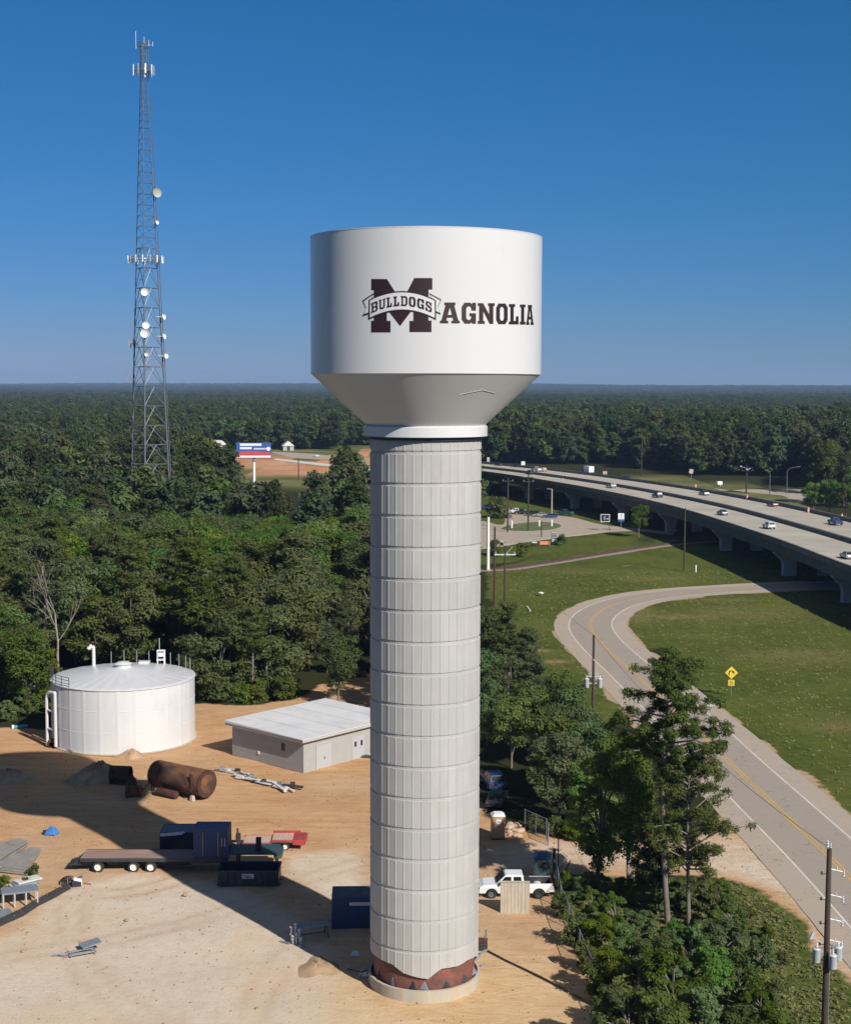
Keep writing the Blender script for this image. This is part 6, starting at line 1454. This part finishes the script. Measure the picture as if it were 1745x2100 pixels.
# trestle and white pipe bundle left of the tower
x, y = g(640, 1925); o = empty('trestle', (x, y, 0), R(20), 'dark steel trestle table standing in the shadow left of the tower', 'trestle')
mb = MB(); mb.bb(-1.5, 1.5, -.35, -.1, .92, 1.02); mb.bb(-1.5, 1.5, .0, .25, .92, 1.02); mb.bb(-1.5, 1.5, .32, .5, .92, 1.02); mb.build('trestle_top', 'galv', o)
for xx in (-1.2, 1.2):
    for yy in (-.5, .6): mb = MB(); mb.tube((xx, yy * .3, .92), (xx + .1, yy, 0), .05); mb.build('leg', 'dark_steel', o)
mb = MB(); mb.tube((-1.2, 0, .35), (1.2, 0, .35), .04); mb.build('stretcher', 'dark_steel', o)
x, y = g(608, 1935); o = empty('valve_stack', (x, y, 0), 0, 'upright bundle of pale pipe fittings at the shadow edge', 'pipe fittings')
for k, (a_, b_, h) in enumerate(((-.3, 0, 1.3), (0, .1, 1.5), (.3, -.05, 1.1), (.1, -.25, .9), (-.15, -.3, .7), (.45, -.3, .55))):
    mb = MB(); mb.tube((a_, b_, 0), (a_ + .03, b_, h), .07, n=8); mb.lathe([(.13, h - .1), (.13, h)], 10, (a_, b_, 0)); mb.lathe([(.12, h * .5), (.12, h * .5 + .08)], 10, (a_, b_, 0)); mb.build('fitting', 'scrap', o)
mb = MB(); mb.box((-.8, -.1, .08), (.9, .1, .1), rz=-.5); mb.box((.6, -.8, .07), (.5, .3, .12)); mb.build('base_plate', 'galv', o)
# clutter in the gap round the tower foot
for px, py, zz_, a_, lab in ((762, 1978, .9, .3, 'white bag lying left of the tower foot'), (744, 1960, .0, 0, 'white scrap on the dark ground left of the tower foot')):
    x, y = g(px, py, zz_); o = empty('white_bag', (x - .5, y, 0), a_, lab, 'bag'); mb = MB(); mb.add([(-.35, -.2, 0), (.35, -.25, 0), (.4, .25, 0), (-.3, .2, 0), (-.2, -.1, .3), (.2, -.12, .38), (.22, .1, .3), (-.15, .12, .35)], [(3, 2, 1, 0), (0, 1, 5, 4), (1, 2, 6, 5), (2, 3, 7, 6), (3, 0, 4, 7), (4, 5, 6, 7)]); mb.build('bag', 'portable_white', o, bevel=.05)
for (px, py), (px2, py2), r_, lab in (((975, 1975), (992, 1962), .09, 'bent grey pipe leaning out at the right of the tower foot'), ((972, 1988), (988, 1990), .07, 'short white pipe stub right of the tower foot'), ((738, 2010), (755, 1996), .06, 'thin rod poking out left of the tower foot'), ((715, 1990), (745, 2005), .05, 'thin dark rebar on the sand left of the tower foot')):
    a = Vector((*g(px, py), .08)); b = Vector((*g(px2, py2), .35)); o = empty('pipe_piece', a, 0, lab, 'pipe'); mb = MB(); mb.tube((0, 0, 0), b - a, r_, n=7); mb.tube(b - a, b - a + Vector((.35, .1, .12)), r_, n=7); mb.build('pipe', 'dark_steel' if 'dark' in lab else 'galv', o)
x, y = g(992, 1948); o = empty('water_pump', (x, y, 0), 0, 'small dark pump with a bent exhaust right of the tower foot', 'pump')
mb = MB(); mb.box((0, 0, .3), (.75, .6, .55)); mb.build('pump_body', 'dark_steel', o, bevel=.06); mb = MB(); mb.lathe([(.3, -.36), (.3, .36)], 16, (0, 0, .62), 'X'); mb.build('motor', 'rust_dark', o); mb = MB(); mb.path([(.1, 0, .8), (.3, 0, 1.2), (.28, 0, 1.55)], .09, 8); mb.build('exhaust', 'galv', o)
hp = [Vector((*g(*p), .07)) for p in ((998, 1950), (1040, 1972), (1100, 2000), (1160, 2030), (1215, 2062))]
mb = MB(); mb.path([p_ - hp[0] for p_ in hp], .07, 6); o = mb.build('hose', 'dark_steel'); o.location = hp[0]; tag(o, 'long dark hose crossing the sand from the pump to the fence', 'hose')
# teal pipe and old concrete pipe at the far left
x, y = g(30, 1497); o = empty('pipe_piece', (x, y, .2), R(5), 'short teal pipe with a white cap left of the storage tank', 'pipe'); mb = MB(); mb.tube((0, 0, 0), (1.6, .3, .05), .22, n=12); mb.build('pipe', 'teal_pipe', o); mb = MB(); mb.tube((-.25, -.05, 0), (.0, 0, 0), .28, n=12); mb.build('pipe_cap', 'portable_white', o)
pp = [Vector((*g(*p), .18)) for p in ((70, 1513), (95, 1524), (120, 1534), (150, 1547))]
mb = MB(); mb.path([p_ - pp[0] for p_ in pp], .13, 8); o = mb.build('buried_pipe', 'earth'); o.location = pp[0]; tag(o, 'brown pipe leading to the overflow of the storage tank', 'pipe')
x, y = g(745, 1556); o = empty('pipe_bundle', (x, y, 0), R(-25), 'dark pipes stacked before the pump house beside the shaft', 'pipes')
for k in range(5): mb = MB(); mb.tube((-1.2, .2 * k, .12 + .1 * (k % 2)), (2.4, .2 * k, .12 + .1 * (k % 2)), .09, n=7); mb.build('pipe', 'girder', o)
# rubble by the tan toilet
rs_ = random.Random(3)
for k in range(12):
    x, y = g(1042 + rs_.uniform(-4, 30), 1706 + rs_.uniform(-12, 14)); o = MB().lathe([(0, -.05), (.3, 0), (.34, .18), (.2, .34), (0, .38)], 6).build('rubble_block', 'rubble'); s_ = rs_.uniform(.6, 1.5); o.location = (x, y, 0); o.scale = (s_ * 1.4, s_, s_ * .8); o.rotation_euler = (0, 0, rs_.uniform(0, 3)); tag(o, 'tan rubble block in the heap right of the tan toilet', 'rubble', 'rubble blocks beside the tan toilet')

# ------------------------------------------------------------------ poles, lamps and fences
def ins(mb, x, y, z, h=.28, r=.07): mb.lathe([(r * .6, z), (r, z + h * .2), (r * .6, z + h * .35), (r, z + h * .55), (r * .6, z + h * .7), (r * .9, z + h * .85), (0, z + h)], 8, (x, y, 0))
def canister(o, x, y, z, r=.27, h=1.0, rim=True):
    mb = MB(); mb.lathe([(0, z), (r * .9, z), (r, z + .06), (r, z + h * .9), (r * 1.05, z + h * .92), (r * .8, z + h), (0, z + h * 1.03)], 16, (x, y, 0)); t_ = mb.build('transformer', 'silver_can', o, smooth=True)
    mb = MB(); ins(mb, x, y - .05, z + h * 1.02, .34, .06); mb.build('bushing', 'portable_white', t_)
def wood_pole(x, y, h, label, r=.16, name='utility_pole', m='wood_pole'):
    o = empty(name, (x, y, 0), 0, label, 'utility pole'); mb = MB(); mb.tube((0, 0, -.2), (0, 0, h), r, r * .68, 12); mb.build('pole', m, o); return o
# near pole at the right edge
yN = 92.; xN = (1703 - CXP) / FPX * (yN * math.cos(PITCH) + 29 * math.sin(PITCH)); hN = hz(1738, yN)
o = wood_pole(xN, yN, hN, 'tall dark wooden pole with grey transformers by the right edge', .235)
for i, (dx, dy, z) in enumerate(((-.62, .1, 5.35), (.28, -.5, 5.15), (.78, .1, 5.45))): canister(o, dx, dy, z, .27, .95)
for z in (5.7, 6.3): mb = MB(); mb.box((.1, 0, z), (1.5, .1, .09)); mb.build('bracket', 'galv', o)
mb = MB(); ins(mb, -.12, 0, hN, .55, .10); ins(mb, .1, .05, hN - .05, .4, .07); mb.build('top_insulator', 'silver_can', o)
for k, z in enumerate((11.6, 9.9, 8.3, 6.9)):
    mb = MB(); mb.tube((0, 0, z), (.95, .1, z - .25), .035, n=6); ins(mb, 1.0, .1, z - .62, .5, .09); ins(mb, .55, .05, z - .2, .3, .05); mb.build('side_insulator', 'silver_can', o)
    mb = MB(); mb.tube((0, 0, z - .35), (-.45, 0, z - .35), .03, n=6); mb.box((-.45, 0, z - .3), (.12, .08, .2)); mb.build('stand_off', 'dark_steel', o)
mb = MB(); mb.box((-.95, 0, 7.15), (.18, .15, .5), ry=.4); mb.tube((-.9, 0, 7.0), (-.2, 0, 6.6), .03, n=5); mb.build('cutout', 'silver_can', o)
mb = MB(); mb.path([(.2, -.05, .2), (.2, -.05, 5.0), (.35, -.1, 6.6)], .03, 5); mb.build('conduit', 'galv', o)
# middle pole with two transformers
x, y = g(1216, 1532); h = hz(1302, y); o = wood_pole(x, y, h, 'dark wooden pole carrying two white transformers in front of the curve', .20)
for dx in (-.78, .78): canister(o, dx, 0, 7.15, .29, 1.15)
mb = MB(); mb.box((0, 0, 7.7), (1.5, .12, .1)); mb.box((0, 0, 8.5), (1.3, .1, .09)); mb.build('bracket', 'silver_can', o)
mb = MB()
for dx in (-.55, -.3, .35, .6): ins(mb, dx, 0, 8.55, .4, .06)
mb.build('insulator', 'silver_can', o); mb = MB(); ins(mb, 0, -.25, 10.4, .25, .08); mb.build('insulator', 'silver_can', o)
# two dark poles and the white pole left of the curve
x, y = g(1014, 1290); wood_pole(x, y, hz(1080, y), 'plain reddish-brown wooden pole left of its twin with the crossarm', .24)
x, y = g(1035, 1335); h = hz(1118, y); o = wood_pole(x, y, h, 'dark wooden pole with a white crossarm beside the plain brown pole', .20)
mb = MB(); mb.box((0, 0, h - 1.5), (3.4, .14, .16)); mb.build('crossarm', 'portable_white', o)
mb = MB(); ins(mb, -1.5, 0, h - 1.4, .4, .08); ins(mb, 1.5, 0, h - 1.4, .4, .08); mb.tube((0, 0, h - 1.6), (1.2, 0, h - .2), .05); mb.tube((0, 0, h), (-.7, 0, h + .9), .05); mb.build('insulator', 'silver_can', o)
x, y = g(1001, 1170); o = empty('steel_pole', (x, y, 0), 0, 'thick white steel pole standing right beside the concrete shaft', 'pole'); mb = MB(); mb.tube((0, 0, 0), (0, 0, hz(1060, y)), .38, .30, 14); mb.build('pole', 'dish_white', o); mb = MB(); mb.tube((0, 0, 0), (0, 0, .4), .55, .5, 12); mb.build('base_collar', 'ring_concrete', o)
for px, pb, pt, lab, arm in ((1041, 1090, 980, 'utility pole left of its taller neighbour in the parking lot', 1), (1083, 1088, 972, 'utility pole with double crossarm in the middle of the lot', 2), (1315, 975, 876, 'lone utility pole standing against the woods beyond the viaduct', 1)):
    x, y = g(px, pb); h = hz(pt, y); o = wood_pole(x, y, h, lab, .26)
    for k in range(arm): mb = MB(); mb.box((0, 0, h - .9 - 1.3 * k), (3.4, .2, .2)); mb.build('crossarm', 'wood_pole', o); mb = MB(); [ins(mb, q_, 0, h - .8 - 1.3 * k, .4, .1) for q_ in (-1.4, 1.4)]; mb.build('insulator', 'silver_can', o)
x, y = g(*zc(820, 755)); o = empty('lamp_pole', (x, y, 0), 0, 'pale steel lamp pole in front of the shaded viaduct piers', 'lamp pole'); h = hz(zc(820, 490)[1], y); mb = MB(); mb.tube((0, 0, 0), (0, 0, h), .28, .2, 10); mb.build('pole', 'dish_grey', o); mb = MB(); mb.box((-.8, 0, h), (1.8, .3, .14)); mb.build('lamp_head', 'dish_grey', o)
x, y = g(1403, 1170); h = hz(1040, y); wood_pole(x, y, h, 'slim bare wooden pole on the grass in front of the viaduct', .22)
x, y = g(1427, 1172); o = MB().lathe([(.16, 0), (.16, 1.5), (.1, 1.62), (0, 1.65)], 10).build('marker_post', 'portable_white', smooth=True); o.location = (x, y, 0); tag(o, 'short white marker post right of the slim bare pole', 'marker post')
for P_, h, lab in ((zc(402, 905), 2.2, 'small white post on the grass island by the left lot pole'), (zc(820, 885), 2.0, 'small pale post at the right end of the grass island'), (zc(690, 885), 1.8, 'small pale post in the middle of the grass island')):
    x, y = g(*P_); o = MB().lathe([(.28, 0), (.28, h * .9), (.15, h), (0, h)], 8).build('marker_post', 'portable_white'); o.location = (x, y, .15); tag(o, lab, 'marker post')
x, y = g(1110, 1222); o = empty('dish_marker', (x, y, 0), 0, 'small white round dish on the grass left of the curve', 'dish'); mb = MB(); mb.lathe([(0, 0), (.5, .12), (.62, .35), (.3, .5), (0, .52)], 14, (0, 0, .35)); mb.build('bowl', 'portable_white', o, smooth=True); mb = MB(); mb.tube((0, 0, 0), (0, 0, .45), .06); mb.build('post', 'galv', o)
a = Vector((*g(1081, 1245), .12)); b = Vector((*g(1088, 1254), .12)); o = MB().tube((0, 0, 0), b - a, .16, n=8).build('pipe_piece', 'portable_white'); o.location = a; tag(o, 'short white pipe lying in the grass left of the curve', 'pipe')
# far lamps beyond the viaduct
def cobra(px, pb, pt, label, arm, m='tower_steel'):
    x, y = g(px, pb); h = hz(pt, y); o = empty('street_lamp', (x, y, 0), 0, label, 'street lamp'); mb = MB(); mb.tube((0, 0, 0), (0, 0, h * .85), .18, .13, 8); mb.path([(0, 0, h * .85), (arm * .3, 0, h * .95), (arm, 0, h)], .09, 6); mb.build('pole', m, o); mb = MB(); mb.box((arm + .5, 0, h), (1.3, .5, .25)); mb.build('lamp_head', m, o)
cobra(1613, 1012, 955, 'curved-arm street lamp beyond the viaduct near the right trees', 4)
cobra(1578, 1012, 962, 'shorter street lamp left of the curved-arm lamp beyond the viaduct', -2)
x, y = g(1530, 1010); h = hz(952, y); o = empty('light_mast', (x, y, 0), 0, 'dark mast with a cluster of lamps beyond the viaduct', 'light mast'); mb = MB(); mb.tube((0, 0, 0), (0, 0, h), .35, .25, 8); mb.build('pole', 'dark_steel', o)
for k in range(7): a = k * .9; mb = MB(); zz_ = h - 2.2 + .5 * (k % 4); mb.tube((0, 0, zz_ - .6), (2.4 * math.cos(a), 2.4 * math.sin(a), zz_), .09, n=5); mb.box((2.4 * math.cos(a), 2.4 * math.sin(a), zz_ + .2), (.7, .6, .4)); mb.build('lamp_head', 'silver_can' if k % 2 else 'dark_steel', o)
x, y = g(*zd(475, 290)); o = empty('road_sign', (x, y, 0), 0, 'pale yellow sign standing in front of the woods beyond the viaduct', 'road sign'); mb = MB(); mb.tube((0, 0, 0), (0, 0, 3.2), .12); mb.build('sign_post', 'galv', o); mb = MB(); mb.box((0, -.12, 3.6), (1.9, .08, 2.0), ry=.2); mb.build('sign_face', 'plywood', o)
x, y = g(*zd(698, 345)); o = empty('box_trailer', (x, y, 0), .3, 'tiny white trailer on the clearing beyond the viaduct', 'trailer'); mb = MB(); mb.box((0, 0, 1.3), (2.4, 1.6, 1.5)); mb.build('box_body', 'portable_white', o, bevel=.1); [wheel(o, 0, s_, .4, .25) for s_ in (-.9, .9)]
# signs by the side road
x, y = g(*zc(1380, 925)); o = empty('road_sign', (x, y, 0), 0, 'frame-like sign panel on a post at the shadow edge of the viaduct', 'road sign'); mb = MB(); mb.tube((1.3, 0, 0), (1.3, 0, 5), .09); mb.build('sign_post', 'dark_steel', o)
mb = MB(); mb.bb(-1.4, 1.3, -.1, -.04, 2.6, 4.9); mb.build('sign_face', 'navy', o); mb = MB()
for a_ in ((-1.4, 1.3, 4.75, 4.9), (-1.4, 1.3, 2.6, 2.75), (-1.4, -1.25, 2.76, 4.74), (1.15, 1.3, 2.76, 4.74), (-.3, -.15, 3.2, 4.3), (.4, .9, 3.4, 3.6)): mb.bb(a_[0], a_[1], -.14, -.102, a_[2], a_[3])
mb.build('border', 'portable_white', o)
x, y = g(*zc(1545, 925)); o = empty('road_sign', (x, y, 0), 0, 'white over blue sign under the shaded viaduct', 'road sign'); mb = MB(); mb.tube((0, 0, 0), (0, 0, 5.2), .09); mb.build('sign_post', 'galv', o); mb = MB(); mb.bb(-.9, .9, -.12, -.09, 3.4, 5.2); mb.build('sign_face', 'portable_white', o); mb = MB(); mb.bb(-.9, .9, -.12, -.09, 2.7, 3.38); mb.build('lower_panel', 'sign_blue', o); mb = MB(); mb.bb(-.08, .08, -.14, -.121, 3.6, 5.0); mb.build('stripe', 'sign_blue', o)
x, y = g(*z3(920, 350)); o = empty('barricade', (x, y, 0), R(5), 'orange barricade lying beside the side road near the railway', 'barricade'); mb = MB(); mb.box((0, 0, .75), (3.0, .12, .9)); mb.build('board', 'orange', o); mb = MB(); [mb.box((s_ * 1.3, .1, .6), (.12, .9, 1.2)) for s_ in (-1, 1)]; mb.build('feet', 'galv', o)
x, y = g(*z3(1045, 330)); o = empty('control_cabinet', (x, y, 0), R(5), 'pale louvred control cabinet beside the orange barricade', 'cabinet'); mb = MB(); mb.bb(-.75, .75, -.5, .5, .1, 3.2); mb.build('housing', 'trim', o, bevel=.05); mb = MB(); [mb.bb(-.6, .6, -.56, -.505, 1.6 + .4 * k, 1.8 + .4 * k) for k in range(4)]; mb.build('louvres', 'dark_steel', o); mb = MB(); mb.bb(-.85, .85, -.6, .6, 0, .095); mb.build('plinth', 'ring_concrete', o)
x, y = g(*z3(790, 355)); o = empty('generator', (x, y, 0), 0, 'small black and white generator left of the orange barricade', 'generator'); mb = MB(); mb.box((0, 0, .45), (1.5, 1.0, .8)); mb.build('engine', 'black', o, bevel=.05); mb = MB(); mb.box((0, 0, 1.0), (1.3, .9, .25)); mb.build('cover', 'portable_white', o, bevel=.04)
x, y = g(*z3(880, 235)); o = wood_pole(x, y, hz(z3(880, 30)[1], y), 'short dark post beside the side road', .18)
# yellow curve warning sign
x, y = g(1500, 1427); o = empty('curve_warning_sign', (x, y, 0), R(-8), 'yellow diamond sign with a curved arrow on the grass', 'warning sign'); s_ = .88; zc_ = 3.35
mb = MB(); mb.tube((0, 0, 0), (0, 0, 3.9), .045, n=8); mb.build('sign_post', 'galv', o)
mb = MB(); q = [(0, zc_ - s_), (s_, zc_), (0, zc_ + s_), (-s_, zc_)]; mb.add([(a_, -.10, b_) for a_, b_ in q] + [(a_, -.06, b_) for a_, b_ in q], [(0, 1, 2, 3), (7, 6, 5, 4), (0, 4, 5, 1), (1, 5, 6, 2), (2, 6, 7, 3), (3, 7, 4, 0)]); sf_ = mb.build('sign_face', 'yellow', o)
mb = MB(); pts = [(-.30, zc_ - .36), (-.36, zc_ - .02), (-.22, zc_ + .22), (.02, zc_ + .26), (.22, zc_ + .12)]
P2 = []; wd = .075
for i in range(len(pts)):
    a_ = Vector(pts[max(0, i - 1)]); b_ = Vector(pts[min(len(pts) - 1, i + 1)]); d_ = (b_ - a_).normalized(); n_ = Vector((-d_.y, d_.x)); P2.append((Vector(pts[i]) + n_ * wd, Vector(pts[i]) - n_ * wd))
V = [(v.x, -.112, v.y) for pr_ in P2 for v in pr_]; mb.add(V, [(2 * i, 2 * i + 1, 2 * i + 3, 2 * i + 2) for i in range(len(pts) - 1)]); mb.add([(.06, -.113, zc_ + .02), (.34, -.113, zc_ + .28), (.42, -.113, zc_ - .14)], [(0, 1, 2)]); mb.build('arrow', 'ink', sf_)
mb = MB(); mb.bb(-.42, .42, -.10, -.06, 1.52, 2.34); pl = mb.build('speed_plate', 'yellow', o)
for ch, x0 in (('3', -.26), ('5', .03)):
    mb = MB(); segs = {'3': [(0, .5, .20, .06), (0, .25, .20, .06), (0, 0, .20, .06), (.14, .06, .06, .44)], '5': [(0, .5, .20, .06), (0, .25, .20, .06), (0, 0, .20, .06), (0, .31, .06, .19), (.14, .06, .06, .19)]}[ch]
    for i, (a_, b_, w_2, h_2) in enumerate(segs): mb.bb(x0 + a_, x0 + a_ + w_2, -.108 - .001 * i, -.1015, 1.64 + b_, 1.64 + b_ + h_2)
    mb.build('digit', 'ink', pl)
# chain-link fences
def chain_fence(P_, h, label, step=2.6, name='chain_link_fence'):
    W_ = [Vector(g(*p)) for p in P_]; o = empty(name, (W_[0].x, W_[0].y, 0), 0, label, 'fence'); c = W_[0]; wire = MB(); rail = MB(); pts = []
    for a, b in zip(W_, W_[1:]):
        n_ = max(1, round((b - a).length / step)); pts += [a.lerp(b, k / n_) - c for k in range(n_)]
    pts.append(W_[-1] - c)
    for p_ in pts: mb = MB(); mb.tube((p_.x, p_.y, 0), (p_.x, p_.y, h + .05), .05, n=6); mb.build('fence_post', 'galv', o)
    for a, b in zip(pts, pts[1:]):
        L2 = (b - a).length; rail.tube((a.x, a.y, h), (b.x, b.y, h), .03, n=5); nn = int(L2 / .22); d_ = (b - a) / L2
        for k in range(-int(h / .22), nn):
            for dr_ in (1, -1):
                s0 = k * .22 if dr_ == 1 else k * .22 + h; s1 = s0 + dr_ * h; z0_, z1_ = 0.03, h
                if s0 < 0: z0_ += -s0; s0 = 0
                if s1 > L2: z1_ -= (s1 - L2); s1 = L2
                if dr_ == -1:
                    s0 = k * .22 + h; z0_, z1_, s1 = .03, h, k * .22
                    if s0 > L2: z0_ += s0 - L2; s0 = L2
                    if s1 < 0: z1_ += s1; s1 = 0
                if z1_ - z0_ < .1: continue
                p0 = a + d_ * s0; p1 = a + d_ * s1; wire.tube((p0.x, p0.y, z0_), (p1.x, p1.y, z1_), .007, n=3, cap=False)
    rail.build('top_rail', 'galv', o); wire.build('wire_mesh', 'dark_steel', o); return o
chain_fence([(1078, 1702), (1100, 1712), (1122, 1722), (1126, 1735)], 2.0, 'short chain-link fence right of the rubble heap across the driveway')
chain_fence([(1143, 1812), (1152, 1860), (1178, 1925), (1205, 1990), (1235, 2060), (1262, 2120)], 1.8, 'long chain-link fence along the right side of the sandy yard')
x, y = g(1138, 1812); o = empty('gate_post', (x, y, 0), 0, 'thick dark gate post behind the tail of the white pickup', 'gate post'); mb = MB(); mb.tube((0, 0, 0), (0, 0, 3.0), .12); mb.build('post', 'wood_pole', o); mb = MB(); mb.tube((.35, .1, 0), (.35, .1, 4.2), .05); mb.tube((.5, .1, 0), (1.3, -.6, 2.2), .05); mb.build('brace', 'dark_steel', o)

# ------------------------------------------------------------------ billboard and the distant clearing
x, y = g(521, 999); zt = hz(909, y); zb2 = hz(940, y)
o = empty('billboard', (x, y, 0), R(6), 'distant two-sided billboard with blue, white and red stripes on one steel column', 'billboard')
mb = MB(); mb.tube((0, 1.2, 0), (0, 1.2, zb2 + .2), .6, .55, 14); mb.build('column', 'dish_white', o)
hB = zt - zb2; wB = 14.6
mb = MB(); mb.bb(-wB / 2, wB / 2, -.2, .1, zb2, zt); fc = mb.build('front_panel', 'sign_navy' if 'sign_navy' in M else 'sign_blue', o)
mb = MB(); mb.bb(-wB / 2 + .2, wB / 2 - .2, -.25, -.205, zb2 + .1, zb2 + hB * .16); mb.build('white_stripe', 'portable_white', fc)
mb = MB(); mb.add([(-wB / 2 + .2, -.27, zb2 + hB * .17), (wB / 2 - .2, -.27, zb2 + hB * .17), (wB / 2 - .2, -.27, zb2 + hB * .36), (0, -.27, zb2 + hB * .46), (-wB / 2 + .2, -.27, zb2 + hB * .42)], [(0, 1, 2, 3, 4)]); mb.build('red_stripe', 'sign_red', fc)
mb = MB(); mb.bb(-wB * .40, wB * .22, -.26, -.205, zb2 + hB * .80, zb2 + hB * .96); mb.build('white_heading', 'portable_white', fc)
mb = MB(); mb.bb(-wB * .40, -wB * .06, -.26, -.205, zb2 + hB * .58, zb2 + hB * .72)
for k in range(9): mb.bb(wB * (.0 + .04 * k), wB * (.03 + .04 * k), -.26, -.205, zb2 + hB * .56, zb2 + hB * .66)
mb.build('lettering', 'portable_white', fc)
mb = MB(); mb.lathe([(.9, -.27), (0, -.275)], 14, (wB * .42, 0, zb2 + hB * .6), 'Y'); mb.build('round_picture', 'portable_white', fc)
mb = MB(); mb.box((-.5, 3.3, (zt + zb2) / 2), (wB * .98, .3, hB), rz=.33); mb.build('rear_panel', 'dark_steel', o)
mb = MB(); mb.bb(-wB / 2, wB / 2, -1.0, -.3, zb2 - .25, zb2 - .15); mb.build('catwalk', 'dark_steel', o)
x, y = g(612, 985); h = hz(940, y); wood_pole(x, y, h, 'thin utility pole right of the billboard in the clearing', .28)
for nm, poly, mm in (('far_road', [zd(560, 338), (1480, 1005), zd(900, 372), zd(1150, 372), zd(1395, 372), zd(1400, 420), zd(1370, 482), zd(1180, 462), zd(1255, 440), zd(1190, 418), zd(960, 398), zd(640, 362)], 'road2'), ('far_road', [(600, 940), (755, 948), (760, 944), (640, 931), (560, 927), (556, 929)], 'road2'), ('far_lot', [(400, 932), (430, 940), (470, 936), (440, 924), (412, 920)], 'road2'), ('far_road', [(560, 944), (650, 955), (760, 966), (760, 962), (660, 951), (566, 941)], 'paint_white')):
    flat_poly(nm, [g(*p) for p in poly], mm, .05 if mm == 'road2' else .12)
for (px, py), mm, lab, sz in (((648, 938), 'car_white', 'tiny white car on the far road right of the billboard', 'suv'), ((447, 938), 'car_white', 'tiny white car parked in the far lot left of the billboard', 'suv'), ((433, 934), 'car_dark', 'tiny dark car parked in the far lot left of the billboard', 'sedan')):
    x, y = g(px, py); place_car(sz, mm, x, y, .08, 1.2, 'passenger_car', lab, 'car')
for px, py, w, lab, mm in ((590, 924, 7, 'small white house at the woods edge beyond the billboard', 'trim'), (430, 922, 22, 'long pale building partly hidden by woods left of the billboard', 'trim')):
    x, y = g(px, py); zz_ = 0 if px > 400 else 9
    o = empty('distant_house', (x, y, zz_ * 0), R(10), lab, 'house'); hh = 3 if px > 400 else 15
    mb = MB(); mb.bb(-w / 2, w / 2, -5, 5, 0, hh); mb.build('wall', mm, o)
    mb = MB(); mb.prism([(-w / 2 - .6, hh), (-w / 2 + 3, hh + 3), (w / 2 - 3, hh + 3), (w / 2 + .6, hh)], -5.6, 5.6); mb.build('roof', 'roof_metal' if px > 400 else mm, o)
    mb = MB(); mb.bb(-1, 1, -5.08, -5.0, .1, 2.6); mb.build('door', 'dark_steel', o)
# power lines crossing the left woods
for k, z_ in enumerate((13.5, 14.2, 12.6)):
    a = Vector((*g(430, 1180, z_ - 1), z_ - 1)); 
a0 = g(1014, 1290); a1 = g(1035, 1335)
def wire(p, q, sag, label, r=.02):
    p, q = Vector(p), Vector(q); mb = MB(); pv = None
    for k in range(15):
        u = k / 14; v = p.lerp(q, u) - Vector((0, 0, sag * 4 * u * (1 - u))) - p
        if pv is not None: mb.tube(pv, v, r, n=4, cap=False)
        pv = v
    o = mb.build('power_line', 'dark_steel'); o.location = p; tag(o, label, 'power line', 'overhead power lines'); return o
xm, ym = g(1216, 1532); hm_ = hz(1302, ym); h1 = hz(1118, a1[1])
wire((xm, ym, hm_), (a1[0], a1[1], h1), 1.2, 'overhead line from the transformer pole to the crossarm pole')
wire((xN, yN, hN), (xm, ym, hm_), 1.4, 'overhead line between the near pole and the transformer pole')

# ------------------------------------------------------------------ copies with one label: say which one, counted from the left
ORD = ['first', 'second', 'third', 'fourth', 'fifth', 'sixth', 'seventh', 'eighth', 'ninth', 'tenth', 'eleventh', 'twelfth', 'thirteenth', 'fourteenth', 'fifteenth', 'sixteenth', 'seventeenth', 'eighteenth']
same = {}
for o in list(col.objects):
    if o.parent is None and 'label' in o: same.setdefault(o['label'], []).append(o)
for lab, L in same.items():
    if 1 < len(L) <= 18 and len(lab.split()) <= 13:
        L.sort(key=lambda o: proj(o.location.x, o.location.y, 0)[0])
        for i, o in enumerate(L): o['label'] = lab + ', ' + ORD[i] + ' from left'
